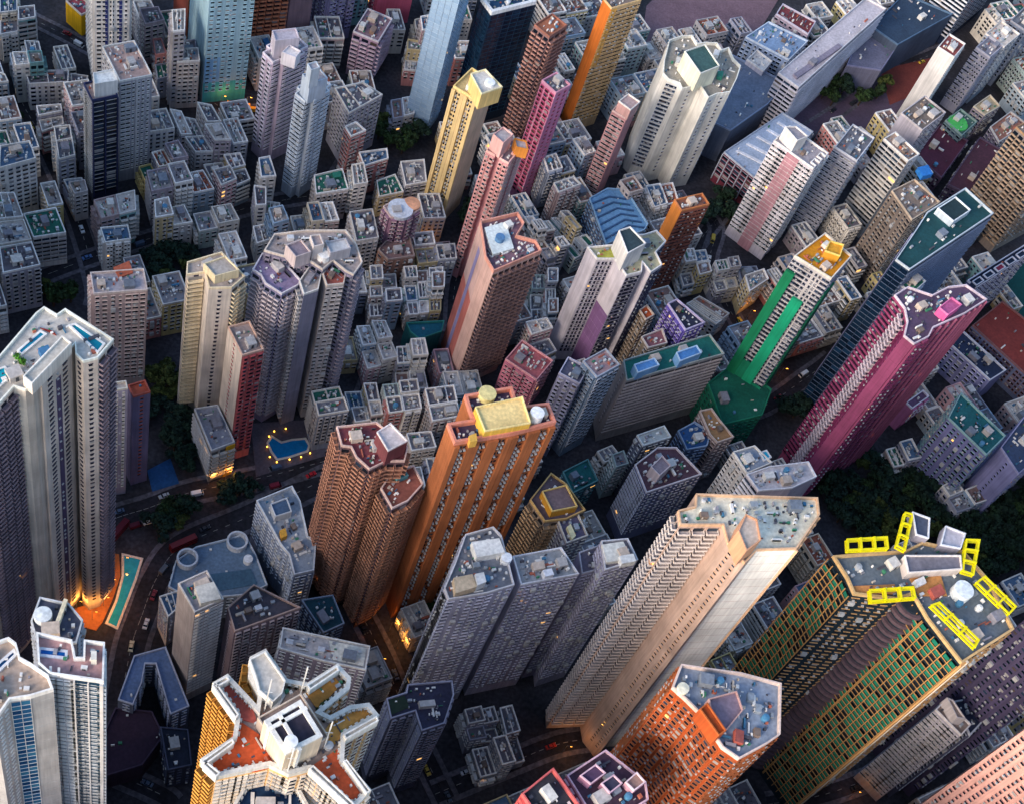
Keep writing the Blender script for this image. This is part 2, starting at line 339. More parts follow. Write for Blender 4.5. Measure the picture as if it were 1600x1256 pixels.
def building(d):
    """d: dict describing one building in metres."""
    poly = d['poly']; h = d['h']; R = np.random.default_rng(d.get('seed', 1)); n = len(poly)
    d.setdefault('name', 'apartment_tower'); d.setdefault('cat', 'tower')
    cx = sum(p[0] for p in poly)/n; cy = sum(p[1] for p in poly)/n; base = (cx, cy, 0.)
    root = thing(d['name'], d['label'], d['cat'], base, d.get('group'))
    wm = mat(d['wall'], .82); tm = mat(d.get('trim', '#d8d4cc'), .8)
    link(prism_mesh('wall', poly, 0, h, wm, base), 'wall', root)
    A = {k: Acc() for k in PARTS}
    podium = d.get('z0', 5.0)
    for i in range(n):
        p0, p1 = poly[i], poly[(i+1) % n]; st = d['st'][i]
        facade(A, p0, p1, podium, h, st[1:] if st[0] == 'b' else st, R, st[0] != 'b', d.get('fh', 2.6))
    gl = d.get('glass')
    MM = {'joint': [mat(d.get('jcol', d['wall']), .9)], 'ledge': [mat(d.get('ledge', d.get('trim', '#d8d4cc')), .8)], 'window': GLASS, 'ac': [mat('#b8b8b6', .6)], 'fin': [mat(d['fin'], .7) if 'fin' in d else tm],
          'balcony': [mat(d.get('balc', d.get('trim', '#d8d4cc')), .8)], 'wall': [wm], 'pipe': [mat('#8c8a8c', .6)], 'glass': [mat(gl[0], .12, 'glass'), mat(gl[1], .18, 'glass'), mat(gl[2], .1, 'glass')] if gl else GLASSB,
          'pole': [mat(d.get('pole', '#c99b5e'), .8)], 'net': [mat(d.get('net', '#1f8f6a'), .8)]}
    for k, (nm, stuff) in PARTS.items():
        if A[k].q: link(A[k].mesh(nm, MM[k], base), nm, root, stuff)
    # painted or cladding panels: (edge, s0, s1, z0, z1, colour, proud)
    for e, s0, s1, za, zb, col, pr in d.get('panels', []):
        F = Frame(poly[e], poly[(e+1) % n]); a = Acc(); F.box(a, s0*F.L, s1*F.L, 0, pr, za*h, zb*h-.01)
        link(a.mesh('wall_panel', [mat(col, .8)], base), 'wall_panel', root)
    ph = d.get('par', 1.1); a = Acc(); rim(a, poly, h, h+ph, d.get('pth', .45))
    link(a.mesh('parapet', [tm], base), 'parapet', root)
    ip = offset(poly, d.get('pth', .45))
    link(flat_mesh('roof', ip, h+.03, mat(d.get('roof', '#8a8688'), .9, 'roof'), base), 'roof', root)
    z = h+.03
    for ex in d.get('ex', []):
        k = ex[0]
        if k == 'box':       # name, poly, zb, zt, colour, topcolour, rimcolour
            _, nm, pl, zb, zt, col, top, rc = ex[:8]
            o = link(prism_mesh(nm, pl, z+zb, z+zt, mat(col, .82), base), nm, root)
            if top:
                b2 = Acc(); rim(b2, pl, z+zt, z+zt+.8, ex[8] if len(ex) > 8 else .35); link(b2.mesh('parapet', [mat(rc or col, .8)], base), 'parapet', o)
                link(flat_mesh('roof', offset(pl, .35), z+zt+.03, mat(top, .9, 'roof'), base), 'roof', o)
        elif k == 'cyl':
            _, nm, x, y, r, hh, col = ex
            o = link(cyl_mesh(nm, r, hh, mat(col, .6, 'roof'), 24, cap_h=.2), nm, root); o.location = (x-cx, y-cy, z)
        elif k == 'ring':
            _, nm, x, y, r, hh, col = ex
            pl = [(x+r*math.cos(t*math.tau/20), y+r*math.sin(t*math.tau/20)) for t in range(20)]
            b2 = Acc(); rim(b2, pl, z, z+hh, .7); o = link(b2.mesh(nm, [mat(col, .7)], base), nm, root)
        elif k == 'flat':
            _, nm, pl, dz, col = ex
            link(prism_mesh(nm, pl, z, z+dz, mat(col, .9, 'roof'), base), nm, root)
        elif k == 'pool':
            pl = ex[1]; b2 = Acc(); rim(b2, pl, z, z+.7, .6)
            o = link(b2.mesh('pool_rim', [mat(ex[3] if len(ex) > 3 else '#e8e6e0', .7)], base), 'pool_rim', root)
            link(flat_mesh('pool_water', offset(pl, .6), z+.45, mat(ex[2], .08, 'water'), base), 'pool_water', o)
        elif k == 'green':
            b2 = Acc(); pl = ex[1]; xs = [p[0] for p in pl]; ys = [p[1] for p in pl]
            leaf_quads(b2, min(xs), max(xs), min(ys), max(ys), z, ex[2], R, pl)
            link(b2.mesh('planting', [mat(ex[3] if len(ex) > 3 else '#6b7a2c', .9, 'leaf')], base), 'planting', root, True)
        elif k == 'clut':
            clutter(root, ex[1], z, base, R, ex[2], d.get('ang', 0), False)
        elif k == 'drum':
            _, nm, x, y, r, col = ex
            pl = [(x+r*math.cos(t*math.tau/20), y+r*math.sin(t*math.tau/20)) for t in range(20)]
            o = link(prism_mesh(nm, pl, 0, h-.5, mat('#1a2630', .7), base), nm, root); b2 = Acc(); z_ = 4.
            while z_ < h-2: rim(b2, [(x+(r+1)*math.cos(t*math.tau/20), y+(r+1)*math.sin(t*math.tau/20)) for t in range(20)], z_, z_+1.5, 1.1); z_ += 3.6
            link(b2.mesh('floor_band', [mat(col, .8)], base), 'floor_band', o, True)
        elif k == 'mast':
            b2 = Acc(); x, y = ex[1], ex[2]; F = Frame((x, y-.15), (x+.3, y-.15)); F.box(b2, 0, .3, -.3, 0, z, z+ex[3])
            F.box(b2, -.8, 1.1, -.2, -.08, z+ex[3]*.6, z+ex[3]*.6+.12); link(b2.mesh('antenna', [mat('#d9d9d6', .5)], base), 'antenna', root)
    if d.get('cren'):
        a = Acc()
        for i in range(n):
            F = Frame(poly[i], poly[(i+1) % n]); c = np.arange(.8, F.L-.5, 1.7)
            if len(c): F.box(a, c-.4, c+.4, -.5-d.get('pth', .45), -d.get('pth', .45), h+.03, h+ph*.8)
        link(a.mesh('parapet_bracket', [tm], base), 'parapet_bracket', root, True)
    junk(root, poly, z, base, R, d)
    nc = d.get('clut', 4)
    if nc: clutter(root, poly, z, base, R, nc, d.get('ang', 0))
    return root

def leaf_quads(acc, x0, x1, y0, y1, z, n, R, poly=None):
    c = []
    while len(c) < n:
        x, y = R.uniform(x0, x1), R.uniform(y0, y1)
        if poly is None or inside((x, y), poly): c.append((x, y, z+R.uniform(.1, 1.5)))
    c = np.array(c); a = R.normal(size=(n, 3)); a /= np.linalg.norm(a, axis=1)[:, None]
    b = np.cross(a, R.normal(size=(n, 3))); b /= np.linalg.norm(b, axis=1)[:, None]; a *= .45; b *= .35
    acc.quads(np.stack([c-a-b, c+a-b, c+a+b, c-a+b], axis=1))

# ------------------------------------------------------------------ trees
def make_tree(kind, seed):
    R = np.random.default_rng(seed); r = [4.2, 5.2, 3.4, 4.8][kind]; H = [8.5, 9.5, 8, 7][kind]
    tm = []; V = []; Fc = []
    def limb(p, q, r0, r1, seg=7):
        p, q = np.array(p, float), np.array(q, float); ax = (q-p)/np.linalg.norm(q-p)
        u = np.cross(ax, [0.3, .9, .1]); u /= np.linalg.norm(u); w = np.cross(ax, u); o = len(V)
        for c, rr in ((p, r0), (q, r1)):
            for k in range(seg): a = math.tau*k/seg; V.append(tuple(c+rr*(math.cos(a)*u+math.sin(a)*w)))
        for k in range(seg): j = (k+1) % seg; Fc.append((o+k, o+j, o+seg+j, o+seg+k))
    limb((0, 0, 0), (.1, .1, H*.45), .38, .26)
    for k in range(5):
        a = k*1.26+R.uniform(-.3, .3); limb((.1, .1, H*.38), (math.cos(a)*r*.6, math.sin(a)*r*.6, H*.75), .2, .06, 5)
    me = bpy.data.meshes.new('trunk'); me.from_pydata(V, [], Fc); me.materials.append(mat('#4b3a2e', .9)); me.update()
    acc = Acc(); nb = 9+kind
    for k in range(nb):
        a = R.uniform(0, math.tau); q = R.uniform(0, .75)*r; cc = np.array([math.cos(a)*q, math.sin(a)*q, H*R.uniform(.55, .95)])
        br = r*R.uniform(.28, .5); n = 90
        dv = R.normal(size=(n, 3)); dv /= np.linalg.norm(dv, axis=1)[:, None]; c = cc+dv*(br*R.uniform(.6, 1.1, n))[:, None]*np.array([1, 1, .7])
        t = R.normal(size=(n, 3)); nn = dv+.55*t; nn /= np.linalg.norm(nn, axis=1)[:, None]
        u = np.cross(nn, R.normal(size=(n, 3))); u /= np.linalg.norm(u, axis=1)[:, None]; w = np.cross(nn, u)
        sz = R.uniform(.22, .5, n)[:, None]; u = u*sz; w = w*sz
        acc.quads(np.stack([c-u-w, c+u-w, c+u+w, c-u+w], axis=1), int(R.integers(2)))
    cr = acc.mesh('crown', [mat(['#2c4022', '#223a24', '#424e24', '#243c2e'][kind], .9, 'leaf'), mat(['#385028', '#1c3224', '#505a2a', '#1f362e'][kind], .9, 'leaf')], (0, 0, 0))
    return me, cr
TREES = [make_tree(k, 10+k) for k in range(4)]
def tree(x, y, s, kind, label, group, rz, z=0.):
    o = thing('tree', label, 'tree', (x, y, z), group); o.scale = (s, s, s); o.rotation_euler = (0, 0, rz)
    link(TREES[kind][0], 'trunk', o); link(TREES[kind][1], 'crown', o)

# ------------------------------------------------------------------ vehicles
def box_pts(x0, x1, y0, y1, z0, z1, tx=0., ty=0.):
    return [(x0, y0, z0), (x1, y0, z0), (x1, y1, z0), (x0, y1, z0), (x0+tx, y0+ty, z1), (x1-tx, y0+ty, z1), (x1-tx, y1-ty, z1), (x0+tx, y1-ty, z1)]
BF = [(3, 2, 1, 0), (4, 5, 6, 7), (0, 1, 5, 4), (1, 2, 6, 5), (2, 3, 7, 6), (3, 0, 4, 7)]
def hexa(name, blocks, m):
    v = []; f = []
    for b in blocks:
        o = len(v); v += b; f += [tuple(o+i for i in q) for q in BF]
    me = bpy.data.meshes.new(name); me.from_pydata(v, [], f); me.materials.append(m); me.update(); return me
VM = {}
def vehicle(x, y, rz, kind, col, label, group):
    cat = {'car': 'car', 'van': 'van', 'bus': 'bus'}[kind]
    o = thing({'car': 'parked_car', 'van': 'delivery_van', 'bus': 'double_deck_bus'}[kind], label, cat, (x, y, .03), group); o.rotation_euler = (0, 0, rz)
    k = (kind, col)
    if k not in VM:
        bm = mat(col, .3, 'plain'); g = mat('#0e1a26', .12, 'glass')
        if kind == 'car':
            body = [box_pts(-2.2, 2.2, -.88, .88, .3, .92, .08, .05)]; cab = [box_pts(-1.35, 1.0, -.78, .78, .93, 1.42, .45, .14)]; rf = [box_pts(-.88, .52, -.63, .63, 1.425, 1.46)]
            wx, L = 1.35, 2.2
        elif kind == 'van':
            body = [box_pts(-2.5, 1.6, -.95, .95, .35, 2.2, .04, .06), box_pts(1.61, 2.5, -.95, .95, .35, 1.1, .03, .05)]; cab = [box_pts(1.61, 2.35, -.88, .88, 1.11, 1.95, .25, .1)]; rf = [box_pts(-2.2, 1.3, -.8, .8, 2.205, 2.26)]
            wx, L = 1.6, 2.5
        else:
            body = [box_pts(-5.5, 5.5, -1.25, 1.25, .4, 2.0, .02, 0), box_pts(-5.48, 5.48, -1.25, 1.25, 2.5, 3.2, 0, 0)]; cab = [box_pts(-5.45, 5.45, -1.22, 1.22, 2.0, 2.5), box_pts(-5.45, 5.45, -1.22, 1.22, 3.2, 3.75)]; rf = [box_pts(-5.5, 5.5, -1.25, 1.25, 3.755, 4.1, .15, .1)]
            wx, L = 3.6, 5.5
        w = cyl_mesh('wheel', .34, .24, mat('#101012', .8, 'plain'), 14)
        VM[k] = (hexa('body', body, bm), hexa('window', cab, g), hexa('roof', rf, bm), w, wx, L)
    b, c, r, w, wx, L = VM[k]
    link(b, 'body', o); link(c, 'window', o); link(r, 'roof', o)
    for sx in (-1, 1):
        for sy in (-1, 1):
            q = link(w, 'wheel', o); q.rotation_euler = (math.pi/2, 0, 0); q.location = (sx*wx, sy*(.95 if kind != 'bus' else 1.27) + (.12 if sy > 0 else .12), .34)
    hl = VM.setdefault('hl', hexa('headlight', [box_pts(0, .06, -.16, .16, -.1, .1)], mat('#f4f0e2', .3, 'plain')))
    for sy in (-.6, .6):
        q = link(hl, 'headlight', o); q.location = (L, sy, .68)

# ------------------------------------------------------------------ street lamps
LM = {}
def lamp(x, y, label, group, warm=True, lit=0.):
    o = thing('street_lamp', label, 'street lamp', (x, y, 0), group)
    if not LM:
        LM['p'] = cyl_mesh('pole', .11, 8.0, mat('#5d6066', .5, 'plain'), 8, .07)
        LM['a'] = hexa('arm', [box_pts(-.05, 1.4, -.05, .05, 7.9, 8.0)], mat('#5d6066', .5, 'plain'))
        LM['h'] = hexa('lamp_head', [box_pts(1.2, 2.1, -.2, .2, 7.95, 8.12, .05, .04)], mat('#5d6066', .5, 'plain'))
        LM['b'] = hexa('bulb', [box_pts(1.25, 2.05, -.18, .18, 7.8, 7.945)], mat('#ff9a2e', .8, 'glow'))
    link(LM['p'], 'pole', o); link(LM['a'], 'arm', o); hd = link(LM['h'], 'lamp_head', o); link(LM['b'], 'bulb', hd)
    if lit:
        ld = bpy.data.lights.new('lamp_light', 'POINT'); ld.energy = lit; ld.color = (1.0, .42, .08); ld.shadow_soft_size = .4
        lo = bpy.data.objects.new('lamp_light', ld); C.objects.link(lo); lo.parent = hd; lo.location = (1.65, 0, 7.4)

# ------------------------------------------------------------------ large structure: ground, roads, water

gm = flat_mesh('ground', [(-2500, -300), (2500, -300), (2500, 4000), (-2500, 4000)], 0, mat('#3c3a40', .95, 'ground'))
struct(link(gm, 'ground'))
ASPH = mat('#2f2d34', .9, 'ground'); PAVE = mat('#67636a', .9, 'ground'); PAINT = mat('#8f8d88', .8, 'plain')
def strip(pl, o0, o1, z0, z1, name, m):
    P = [np.array(p, float) for p in pl]; N = []
    for i in range(len(P)):
        a = P[max(i-1, 0)]; b = P[min(i+1, len(P)-1)]; t = (b-a)/np.linalg.norm(b-a); N.append(np.array([-t[1], t[0]]))
    acc = Acc()
    for i in range(len(P)-1):
        a0, a1, b0, b1 = P[i]+N[i]*o0, P[i]+N[i]*o1, P[i+1]+N[i+1]*o0, P[i+1]+N[i+1]*o1
        acc.quads([[(*a0, z1), (*b0, z1), (*b1, z1), (*a1, z1)]])
        if z0 < z1: acc.quads([[(*a0, z0), (*b0, z0), (*b0, z1), (*a0, z1)], [(*a1, z0), (*b1, z0), (*b1, z1), (*a1, z1)]])
    return struct(link(acc.mesh(name, [m], (0, 0, 0)), name))
def dens(pl):
    out = []
    for i in range(len(pl)-1):
        p0 = np.array(pl[max(i-1, 0)]); p1 = np.array(pl[i]); p2 = np.array(pl[i+1]); p3 = np.array(pl[min(i+2, len(pl)-1)])
        for k in range(6):
            t = k/6; out.append(tuple(.5*((2*p1)+(-p0+p2)*t+(2*p0-5*p1+4*p2-p3)*t*t+(-p0+3*p1-3*p2+p3)*t**3)))
    out.append(tuple(pl[-1])); return out
ROADS = [([(-45.05, 275.19), (-40.27, 283.73), (-26.57, 291.25), (-11.44, 300.28), (13.14, 309.56), (38.41, 321.0), (59.29, 330.83)], 8.6), ([(-26.19, 208.67), (-25.54, 231.49), (-23.41, 244.84), (-19.9, 261.47), (-12.21, 275.79), (12.28, 292.11), (39.08, 311.81), (70.13, 332.36)], 10.1), ([(-128.74, 534.28), (-114.19, 499.22), (-101.25, 477.56), (-85.82, 449.37), (-73.09, 421.84), (-62.95, 395.0), (-61.91, 384.76)], 7.0), ([(-41.87, 528.81), (-23.22, 512.29), (-6.56, 513.47), (5.66, 514.48)], 5.5), ([(-101.45, 385.44), (-70.97, 408.45), (-40.89, 428.7), (-0.82, 454.03), (39.57, 470.84), (72.99, 477.58)], 6.2), ([(52.78, 349.32), (61.4, 398.79), (50.98, 430.1), (58.65, 454.69), (72.99, 477.58)], 4.7), ([(92.34, 396.8), (93.46, 426.46), (101.54, 451.06)], 4.7), ([(58.23, 256.41), (69.4, 235.81), (80.4, 210.78), (95.93, 180.87)], 7.0), ([(91.02, 184.36), (120.15, 199.01), (140.37, 208.33), (161.04, 212.7)], 7.0), ([(206.9, 372.26), (235.11, 376.46), (262.93, 398.78), (277.64, 412.32)], 7.0), ([(326.04, 347.41), (343.15, 336.04), (366.71, 325.57)], 5.5), ([(232.92, 420.18), (219.77, 457.02), (225.17, 482.67), (219.33, 494.2)], 5.5), ([(214.32, 472.3), (257.97, 537.32), (299.35, 579.22), (344.21, 624.63), (389.81, 656.79)], 6.2), ([(222.17, 190.42), (246.85, 196.4), (278.82, 209.42)], 6.2), ([(301.69, 196.44), (337.65, 219.68)], 6.2), ([(38.28, 491.07), (28.22, 460.57)], 4.7), ([(-123.97, 553.35), (-98.1, 541.84), (-68.83, 526.84), (-46.71, 518.98)], 5.5), ([(-2.93, 173.39), (-7.81, 176.72), (-28.86, 184.37)], 5.5)]
for k, (pl, w) in enumerate(ROADS):
    pl = dens(pl); z = .005*(k+1)
    strip(pl, -w/2, w/2, z, z, 'road', ASPH)
    for s in (-1, 1): strip(pl, s*w/2, s*(w/2+2.0), 0, .14+.004*k, 'pavement', PAVE)
    acc = Acc(); run = 0
    for a, b in zip(pl, pl[1:]):
        a, b = np.array(a), np.array(b); L = np.linalg.norm(b-a); t = (b-a)/L; n = np.array([-t[1], t[0]])
        s = 0
        while s+2 < L:
            p, q = a+t*s, a+t*(s+2); acc.quads([[(*(p-n*.1), z+.3*.01+.002), (*(q-n*.1), z+.005), (*(q+n*.1), z+.005), (*(p+n*.1), z+.005)]]); s += 5
    if acc.q: struct(link(acc.mesh('lane_marking', [PAINT], (0, 0, 0)), 'lane_marking'))

# ------------------------------------------------------------------ buildings (metres; z up)
BUILDINGS = [
{'label':'tall white tower with two navy blue vertical stripes,reaching past the top edge','poly':[(-81.09,506.8),(-66.44,510.79),(-73.66,537.33),(-88.3,533.34)],'h':80.36,'st':['P3.0','M4.5','bP3.4','M4.5'],'wall':'#d9d5cf','trim':'#ded8ce','roof':'#8d888c','ang':0.27,'seed':1,'panels':[(0,0.3,0.38,0,1,'#26306e',0.25),(0,0.7,0.78,0,1,'#26306e',0.25),(0,0.48,0.52,0,1,'#efece6',0.4)]},
{'label':'dark navy fronted tower with a white roof house,before the navy striped tower','poly':[(-71.86,441.49),(-62.24,446.76),(-67.26,455.94),(-76.89,450.68)],'h':63.67,'st':['V5','bP3.4','bP3.4','D4'],'wall':'#20263f','trim':'#2c3358','roof':'#b49a92','clut':2,'ang':0.5,'seed':2,'ex':[('box','lift_house',[(-71.14,443.73),(-62.55,447.94),(-65.0,454.1),(-72.88,450.0)],0.0,7.5,'#e6e2da','#f0ece2',None)],'panels':[(3,0,1,0,1,'#8d8c98',0.02)],'ledge':'#c9c2b6'},
{'label':'pale grey tower with white balconies down its right half,beside the dark navy tower','poly':[(-62.9,456.1),(-50.39,462.85),(-60.46,481.55),(-72.99,474.81)],'h':62.35,'st':['D4.2','bP3.4','bP3.4','P3.2'],'wall':'#a3a2a8','trim':'#dcd9d2','roof':'#b89c92','clut':5,'ang':0.49,'seed':3,'panels':[(0,0.5,0.56,0,1,'#c8c6c6',0.3)]},
{'label':'small bright yellow tower with a red cluttered roof at the top left','poly':[(-93.25,544.41),(-87.8,550.31),(-96.29,558.16),(-101.74,552.26)],'h':12.64,'st':['Q','bP3.4','bP3.4','N'],'wall':'#e0aa08','trim':'#d8cabd','roof':'#a8505a','clut':6,'ang':0.82,'seed':4},
{'label':'rust red slab tower left of the pale blue tower,cut by the top edge','poly':[(-44.29,546.62),(-35.4,549.96),(-44.19,573.38),(-53.08,570.04)],'h':59.02,'st':['V4','bP3.4','bP3.4','N'],'wall':'#9c4a38','trim':'#b0603f','roof':'#8d888c','ang':0.36,'seed':5},
{'label':'pale blue tower with turquoise lower floors and paired windows,cut by the top edge','poly':[(-32.31,512.98),(-12.9,520.33),(-23.52,548.39),(-42.95,541.02)],'h':82.81,'st':['D8','bP3.4','bP3.4','N'],'wall':'#9fc0cc','trim':'#a9cdd8','roof':'#8d888c','ang':0.36,'seed':6,'panels':[(0,0,1,0,0.16,'#3fa8b4',0.02),(0,0,0.35,0,0.35,'#86b4d8',0.015)]},
{'label':'orange and brown tower with ribbed balconies,cut by the top edge','poly':[(-15.04,543.06),(1.88,550.34),(-9.01,575.6),(-25.91,568.31)],'h':65.0,'st':['K4','bP3.4','bP3.4','N'],'wall':'#b0664e','trim':'#a65a48','roof':'#8d888c','ang':0.41,'seed':7,'balc':'#d0805c'},
{'label':'plain mauve brown slab behind the lilac white ribbed tower at the top','poly':[(2.75,553.58),(13.51,561.06),(-0.76,581.58),(-11.53,574.09)],'h':62.5,'st':['N','bP3.4','bP3.4','M4.5'],'wall':'#8d7076','trim':'#ded8ce','roof':'#8d888c','ang':0.61,'seed':8},
{'label':'lilac white ribbed tower with stepped roof blocks,below the orange brown tower','poly':[(3.26,483.24),(11.84,491.41),(10.15,493.19),(13.0,495.91),(7.92,501.25),(5.06,498.52),(3.36,500.3),(-5.21,492.12),(-3.51,490.35),(-6.38,487.62),(-1.29,482.29),(1.57,485.01)],'h':62.16,'st':['D4','bP3.4','D4','bP3.4','bP3.4','bP3.4','bP3.4','N','bP3.4','B3','D4','N'],'wall':'#b9a8b8','trim':'#e2d8de','roof':'#a09ca4','clut':6,'ang':0.76,'seed':9,'ex':[('box','lift_house',[(-1.51,485.46),(8.66,489.58),(6.5,495.53),(-3.44,491.42)],0.0,10.0,'#c9c0c8','#b8b0b8',None),('box','lift_house',[(8.05,481.39),(9.93,485.84),(4.68,488.58),(1.81,483.07)],0.0,6.25,'#e6dfe2','#e8e2e0',None)]},
{'label':'pale blue grey tower with dotted windows and stepped peak,before the lilac ribbed tower','poly':[(17.99,463.04),(24.22,470.72),(22.62,472.02),(24.7,474.59),(19.93,478.46),(17.84,475.9),(16.25,477.19),(10.01,469.51),(11.61,468.21),(9.54,465.65),(14.31,461.78),(16.4,464.34)],'h':62.3,'st':['D4','bP3.4','D4','bP3.4','bP3.4','bP3.4','bP3.4','N','bP3.4','D4','D4','N'],'wall':'#a9b4c0','trim':'#d2dae0','roof':'#9aa0a8','ang':0.89,'seed':10,'ex':[('box','lift_house',[(15.14,461.35),(22.38,466.89),(18.75,471.49),(11.45,466.65)],0.0,11.25,'#b4c0cc','#b0a8a8',None),('box','tank_house',[(14.7,459.43),(18.29,461.8),(16.41,465.19),(12.84,462.8)],11.25,21.25,'#bcc8d2','#a8a4a8',None)]},
{'label':'small mauve white tower with open framed roof near the top edge','poly':[(47.2,544.64),(53.3,562.74),(40.61,567.01),(34.51,548.91)],'h':27.31,'st':['K4','bP3.4','bP3.4','K4'],'wall':'#a98ca0','trim':'#dcd2d4','roof':'#8c7078','clut':8,'ang':1.25,'seed':11,'balc':'#cdb4c2'},
{'label':'purple grey slab in deep shade at the top edge','poly':[(21.12,566.46),(34.34,574.65),(23.81,591.65),(10.6,583.47)],'h':41.81,'st':['M4.5','bP3.4','bP3.4','M4.5'],'wall':'#8a84a4','trim':'#a59cb8','roof':'#8d888c','ang':0.55,'seed':12},
{'label':'magenta pink tower pair face cut by the top edge','poly':[(45.93,585.64),(64.0,593.4),(57.11,609.48),(39.02,601.73)],'h':36.69,'st':['N','bP3.4','bP3.4','M4.5'],'wall':'#b4526a','trim':'#c46a80','roof':'#8d888c','ang':0.41,'seed':13},
{'label':'tall pale blue glass fronted tower with a dotted right side,cut by the top edge','poly':[(76.19,514.99),(82.3,529.83),(70.99,534.49),(64.88,519.65)],'h':105.94,'st':['D5','bP3.4','bP3.4','G3'],'wall':'#9db4c8','trim':'#a9c0d2','roof':'#8d888c','ang':1.18,'seed':14,'z0':2,'glass':('#8fa9c2','#89a4be','#94adc4'),'fin':'#9fb6ca'},
{'label':'dark navy glass tower with white rimmed roof at the top edge','poly':[(93.26,524.06),(114.51,537.05),(109.34,545.5),(88.1,532.52)],'h':74.06,'st':['G4','bP3.4','bP3.4','G3'],'wall':'#13253a','trim':'#e6e6e4','roof':'#2f5070','clut':6,'ang':0.55,'seed':15,'fin':'#16304a','glass':('#0d2238','#122c44','#0a1a30'),'par':2.2,'pth':1.5,'ledge':'#1b4154'},
{'label':'bright yellow tower with a brown window column and a blank peach side','poly':[(86.23,460.81),(94.2,473.84),(83.56,480.35),(75.58,467.33)],'h':80.39,'st':['N','bP3.4','bP3.4','R6'],'wall':'#dcc088','trim':'#ecd08c','roof':'#c9b07a','clut':1,'ang':1.02,'seed':16,'ex':[('box','lift_house',[(86.4,456.34),(95.55,462.65),(87.9,471.73),(81.53,467.5)],0.0,8.75,'#e8c880','#c9c6c0','#f4e6b8'),('cyl','round_tank',89.9,463.68,2.25,10.25,'#eef0f0')],'panels':[(0,0,1,0,1,'#d8b898',0.06),(3,0.38,0.62,0,1,'#7a4434',0.12)],'ledge':'#8a4a34'},
{'label':'salmon pink tower with square windows and crowded roof rooms,right of the yellow tower','poly':[(99.62,425.19),(102.65,430.65),(101.3,431.4),(102.81,434.12),(104.16,433.38),(107.19,438.84),(103.32,440.97),(102.26,439.06),(100.34,440.14),(101.4,442.05),(97.52,444.19),(94.5,438.73),(95.85,437.98),(94.34,435.25),(92.99,436.0),(89.96,430.54),(93.83,428.4),(94.89,430.31),(96.82,429.24),(95.76,427.33)],'h':82.5,'st':['D4','bP3.4','D4','N','D4','bP3.4','bP3.4','bP3.4','N','bP3.4','bP3.4','N','bP3.4','bP3.4','bP3.4','B2.8','N','N','bP3.4','B2.8'],'wall':'#c98e90','trim':'#e3b4a8','roof':'#8c7a80','ang':1.06,'seed':17,'ex':[('box','lift_house',[(95.47,427.76),(99.81,433.77),(95.44,437.22),(91.12,431.89)],0.0,8.75,'#d8a8a0','#a8a0a0',None),('box','roof_house',[(101.76,430.44),(106.97,430.1),(106.17,435.04),(100.95,435.39)],0.0,5.0,'#d88a3a','#b8a8a4',None)]},
{'label':'brown tower with ribbed balconies and rusty roof,between the navy glass and orange towers','poly':[(121.09,517.75),(129.79,527.6),(122.61,533.94),(113.91,524.1)],'h':72.5,'st':['K4','bP3.4','bP3.4','K3'],'wall':'#8a6a68','trim':'#9c6858','roof':'#a86a50','clut':8,'ang':0.85,'seed':18,'balc':'#b08478'},
{'label':'bright pink tower with a grey flat roof and small windows','poly':[(123.18,480.6),(130.23,487.4),(123.75,494.1),(116.71,487.3)],'h':73.72,'st':['T4','bP3.4','bP3.4','B3'],'wall':'#d88aa8','trim':'#e2a0b4','roof':'#6c6872','clut':2,'ang':0.77,'seed':19,'ledge':'#b8506c'},
{'label':'tall tower with an orange left side and tan dotted front,at the top edge','poly':[(148.5,532.71),(163.41,542.44),(159.59,548.31),(144.67,538.58)],'h':82.45,'st':['D3.2','bP3.4','bP3.4','N'],'wall':'#b89c78','trim':'#d0ae7c','roof':'#8c7c74','ang':0.58,'seed':20,'panels':[(3,0,1,0,1,'#c46a26',0.1),(0,0,0.2,0.55,1,'#d09a44',0.1)]},
{'label':'dusty pink slim tower with rimmed square roof,left of the big white cross tower','poly':[(160.09,485.97),(166.59,497.16),(159.95,501.01),(153.45,489.83)],'h':60.32,'st':['N','bP3.4','bP3.4','D3.4'],'wall':'#b98688','trim':'#d8b8b0','roof':'#a88a84','clut':2,'ang':1.04,'seed':21,'ex':[('box','lift_house',[(160.34,485.64),(165.24,492.05),(159.6,496.12),(154.75,490.09)],0.0,6.25,'#c49a94','#b09894','#eee6dc')]},
{'label':'big white cross shaped tower with pale ribs and a green topped lift house','poly':[(178.88,523.9),(177.71,515.01),(180.32,511.36),(185.59,510.04),(186.61,506.48),(195.79,511.14),(199.33,503.49),(203.72,507.02),(210.65,509.88),(215.11,520.34),(217.86,529.26),(214.65,533.34),(212.69,540.86),(208.86,538.15),(206.95,542.59),(200.99,541.58),(196.61,539.61),(194.4,544.88),(188.75,543.04),(182.31,538.34)],'h':64.54,'st':['N','N','D3.4','N','Q','N','Q','Q','Q','Q','bP3.4','bP3.4','bP3.4','bP3.4','bP3.4','bP3.4','bP3.4','bP3.4','bP3.4','N'],'wall':'#d9d6cc','trim':'#e8e6da','roof':'#9a9488','clut':5,'ang':-1.8,'seed':22,'ex':[('box','lift_house',[(192.27,507.3),(202.27,514.75),(196.05,527.9),(185.4,520.55)],0.0,11.25,'#e6e2c8','#3d5c5a','#e8e6da')],'ledge':'#9aa0b0','par':1.8,'junk':0.2},
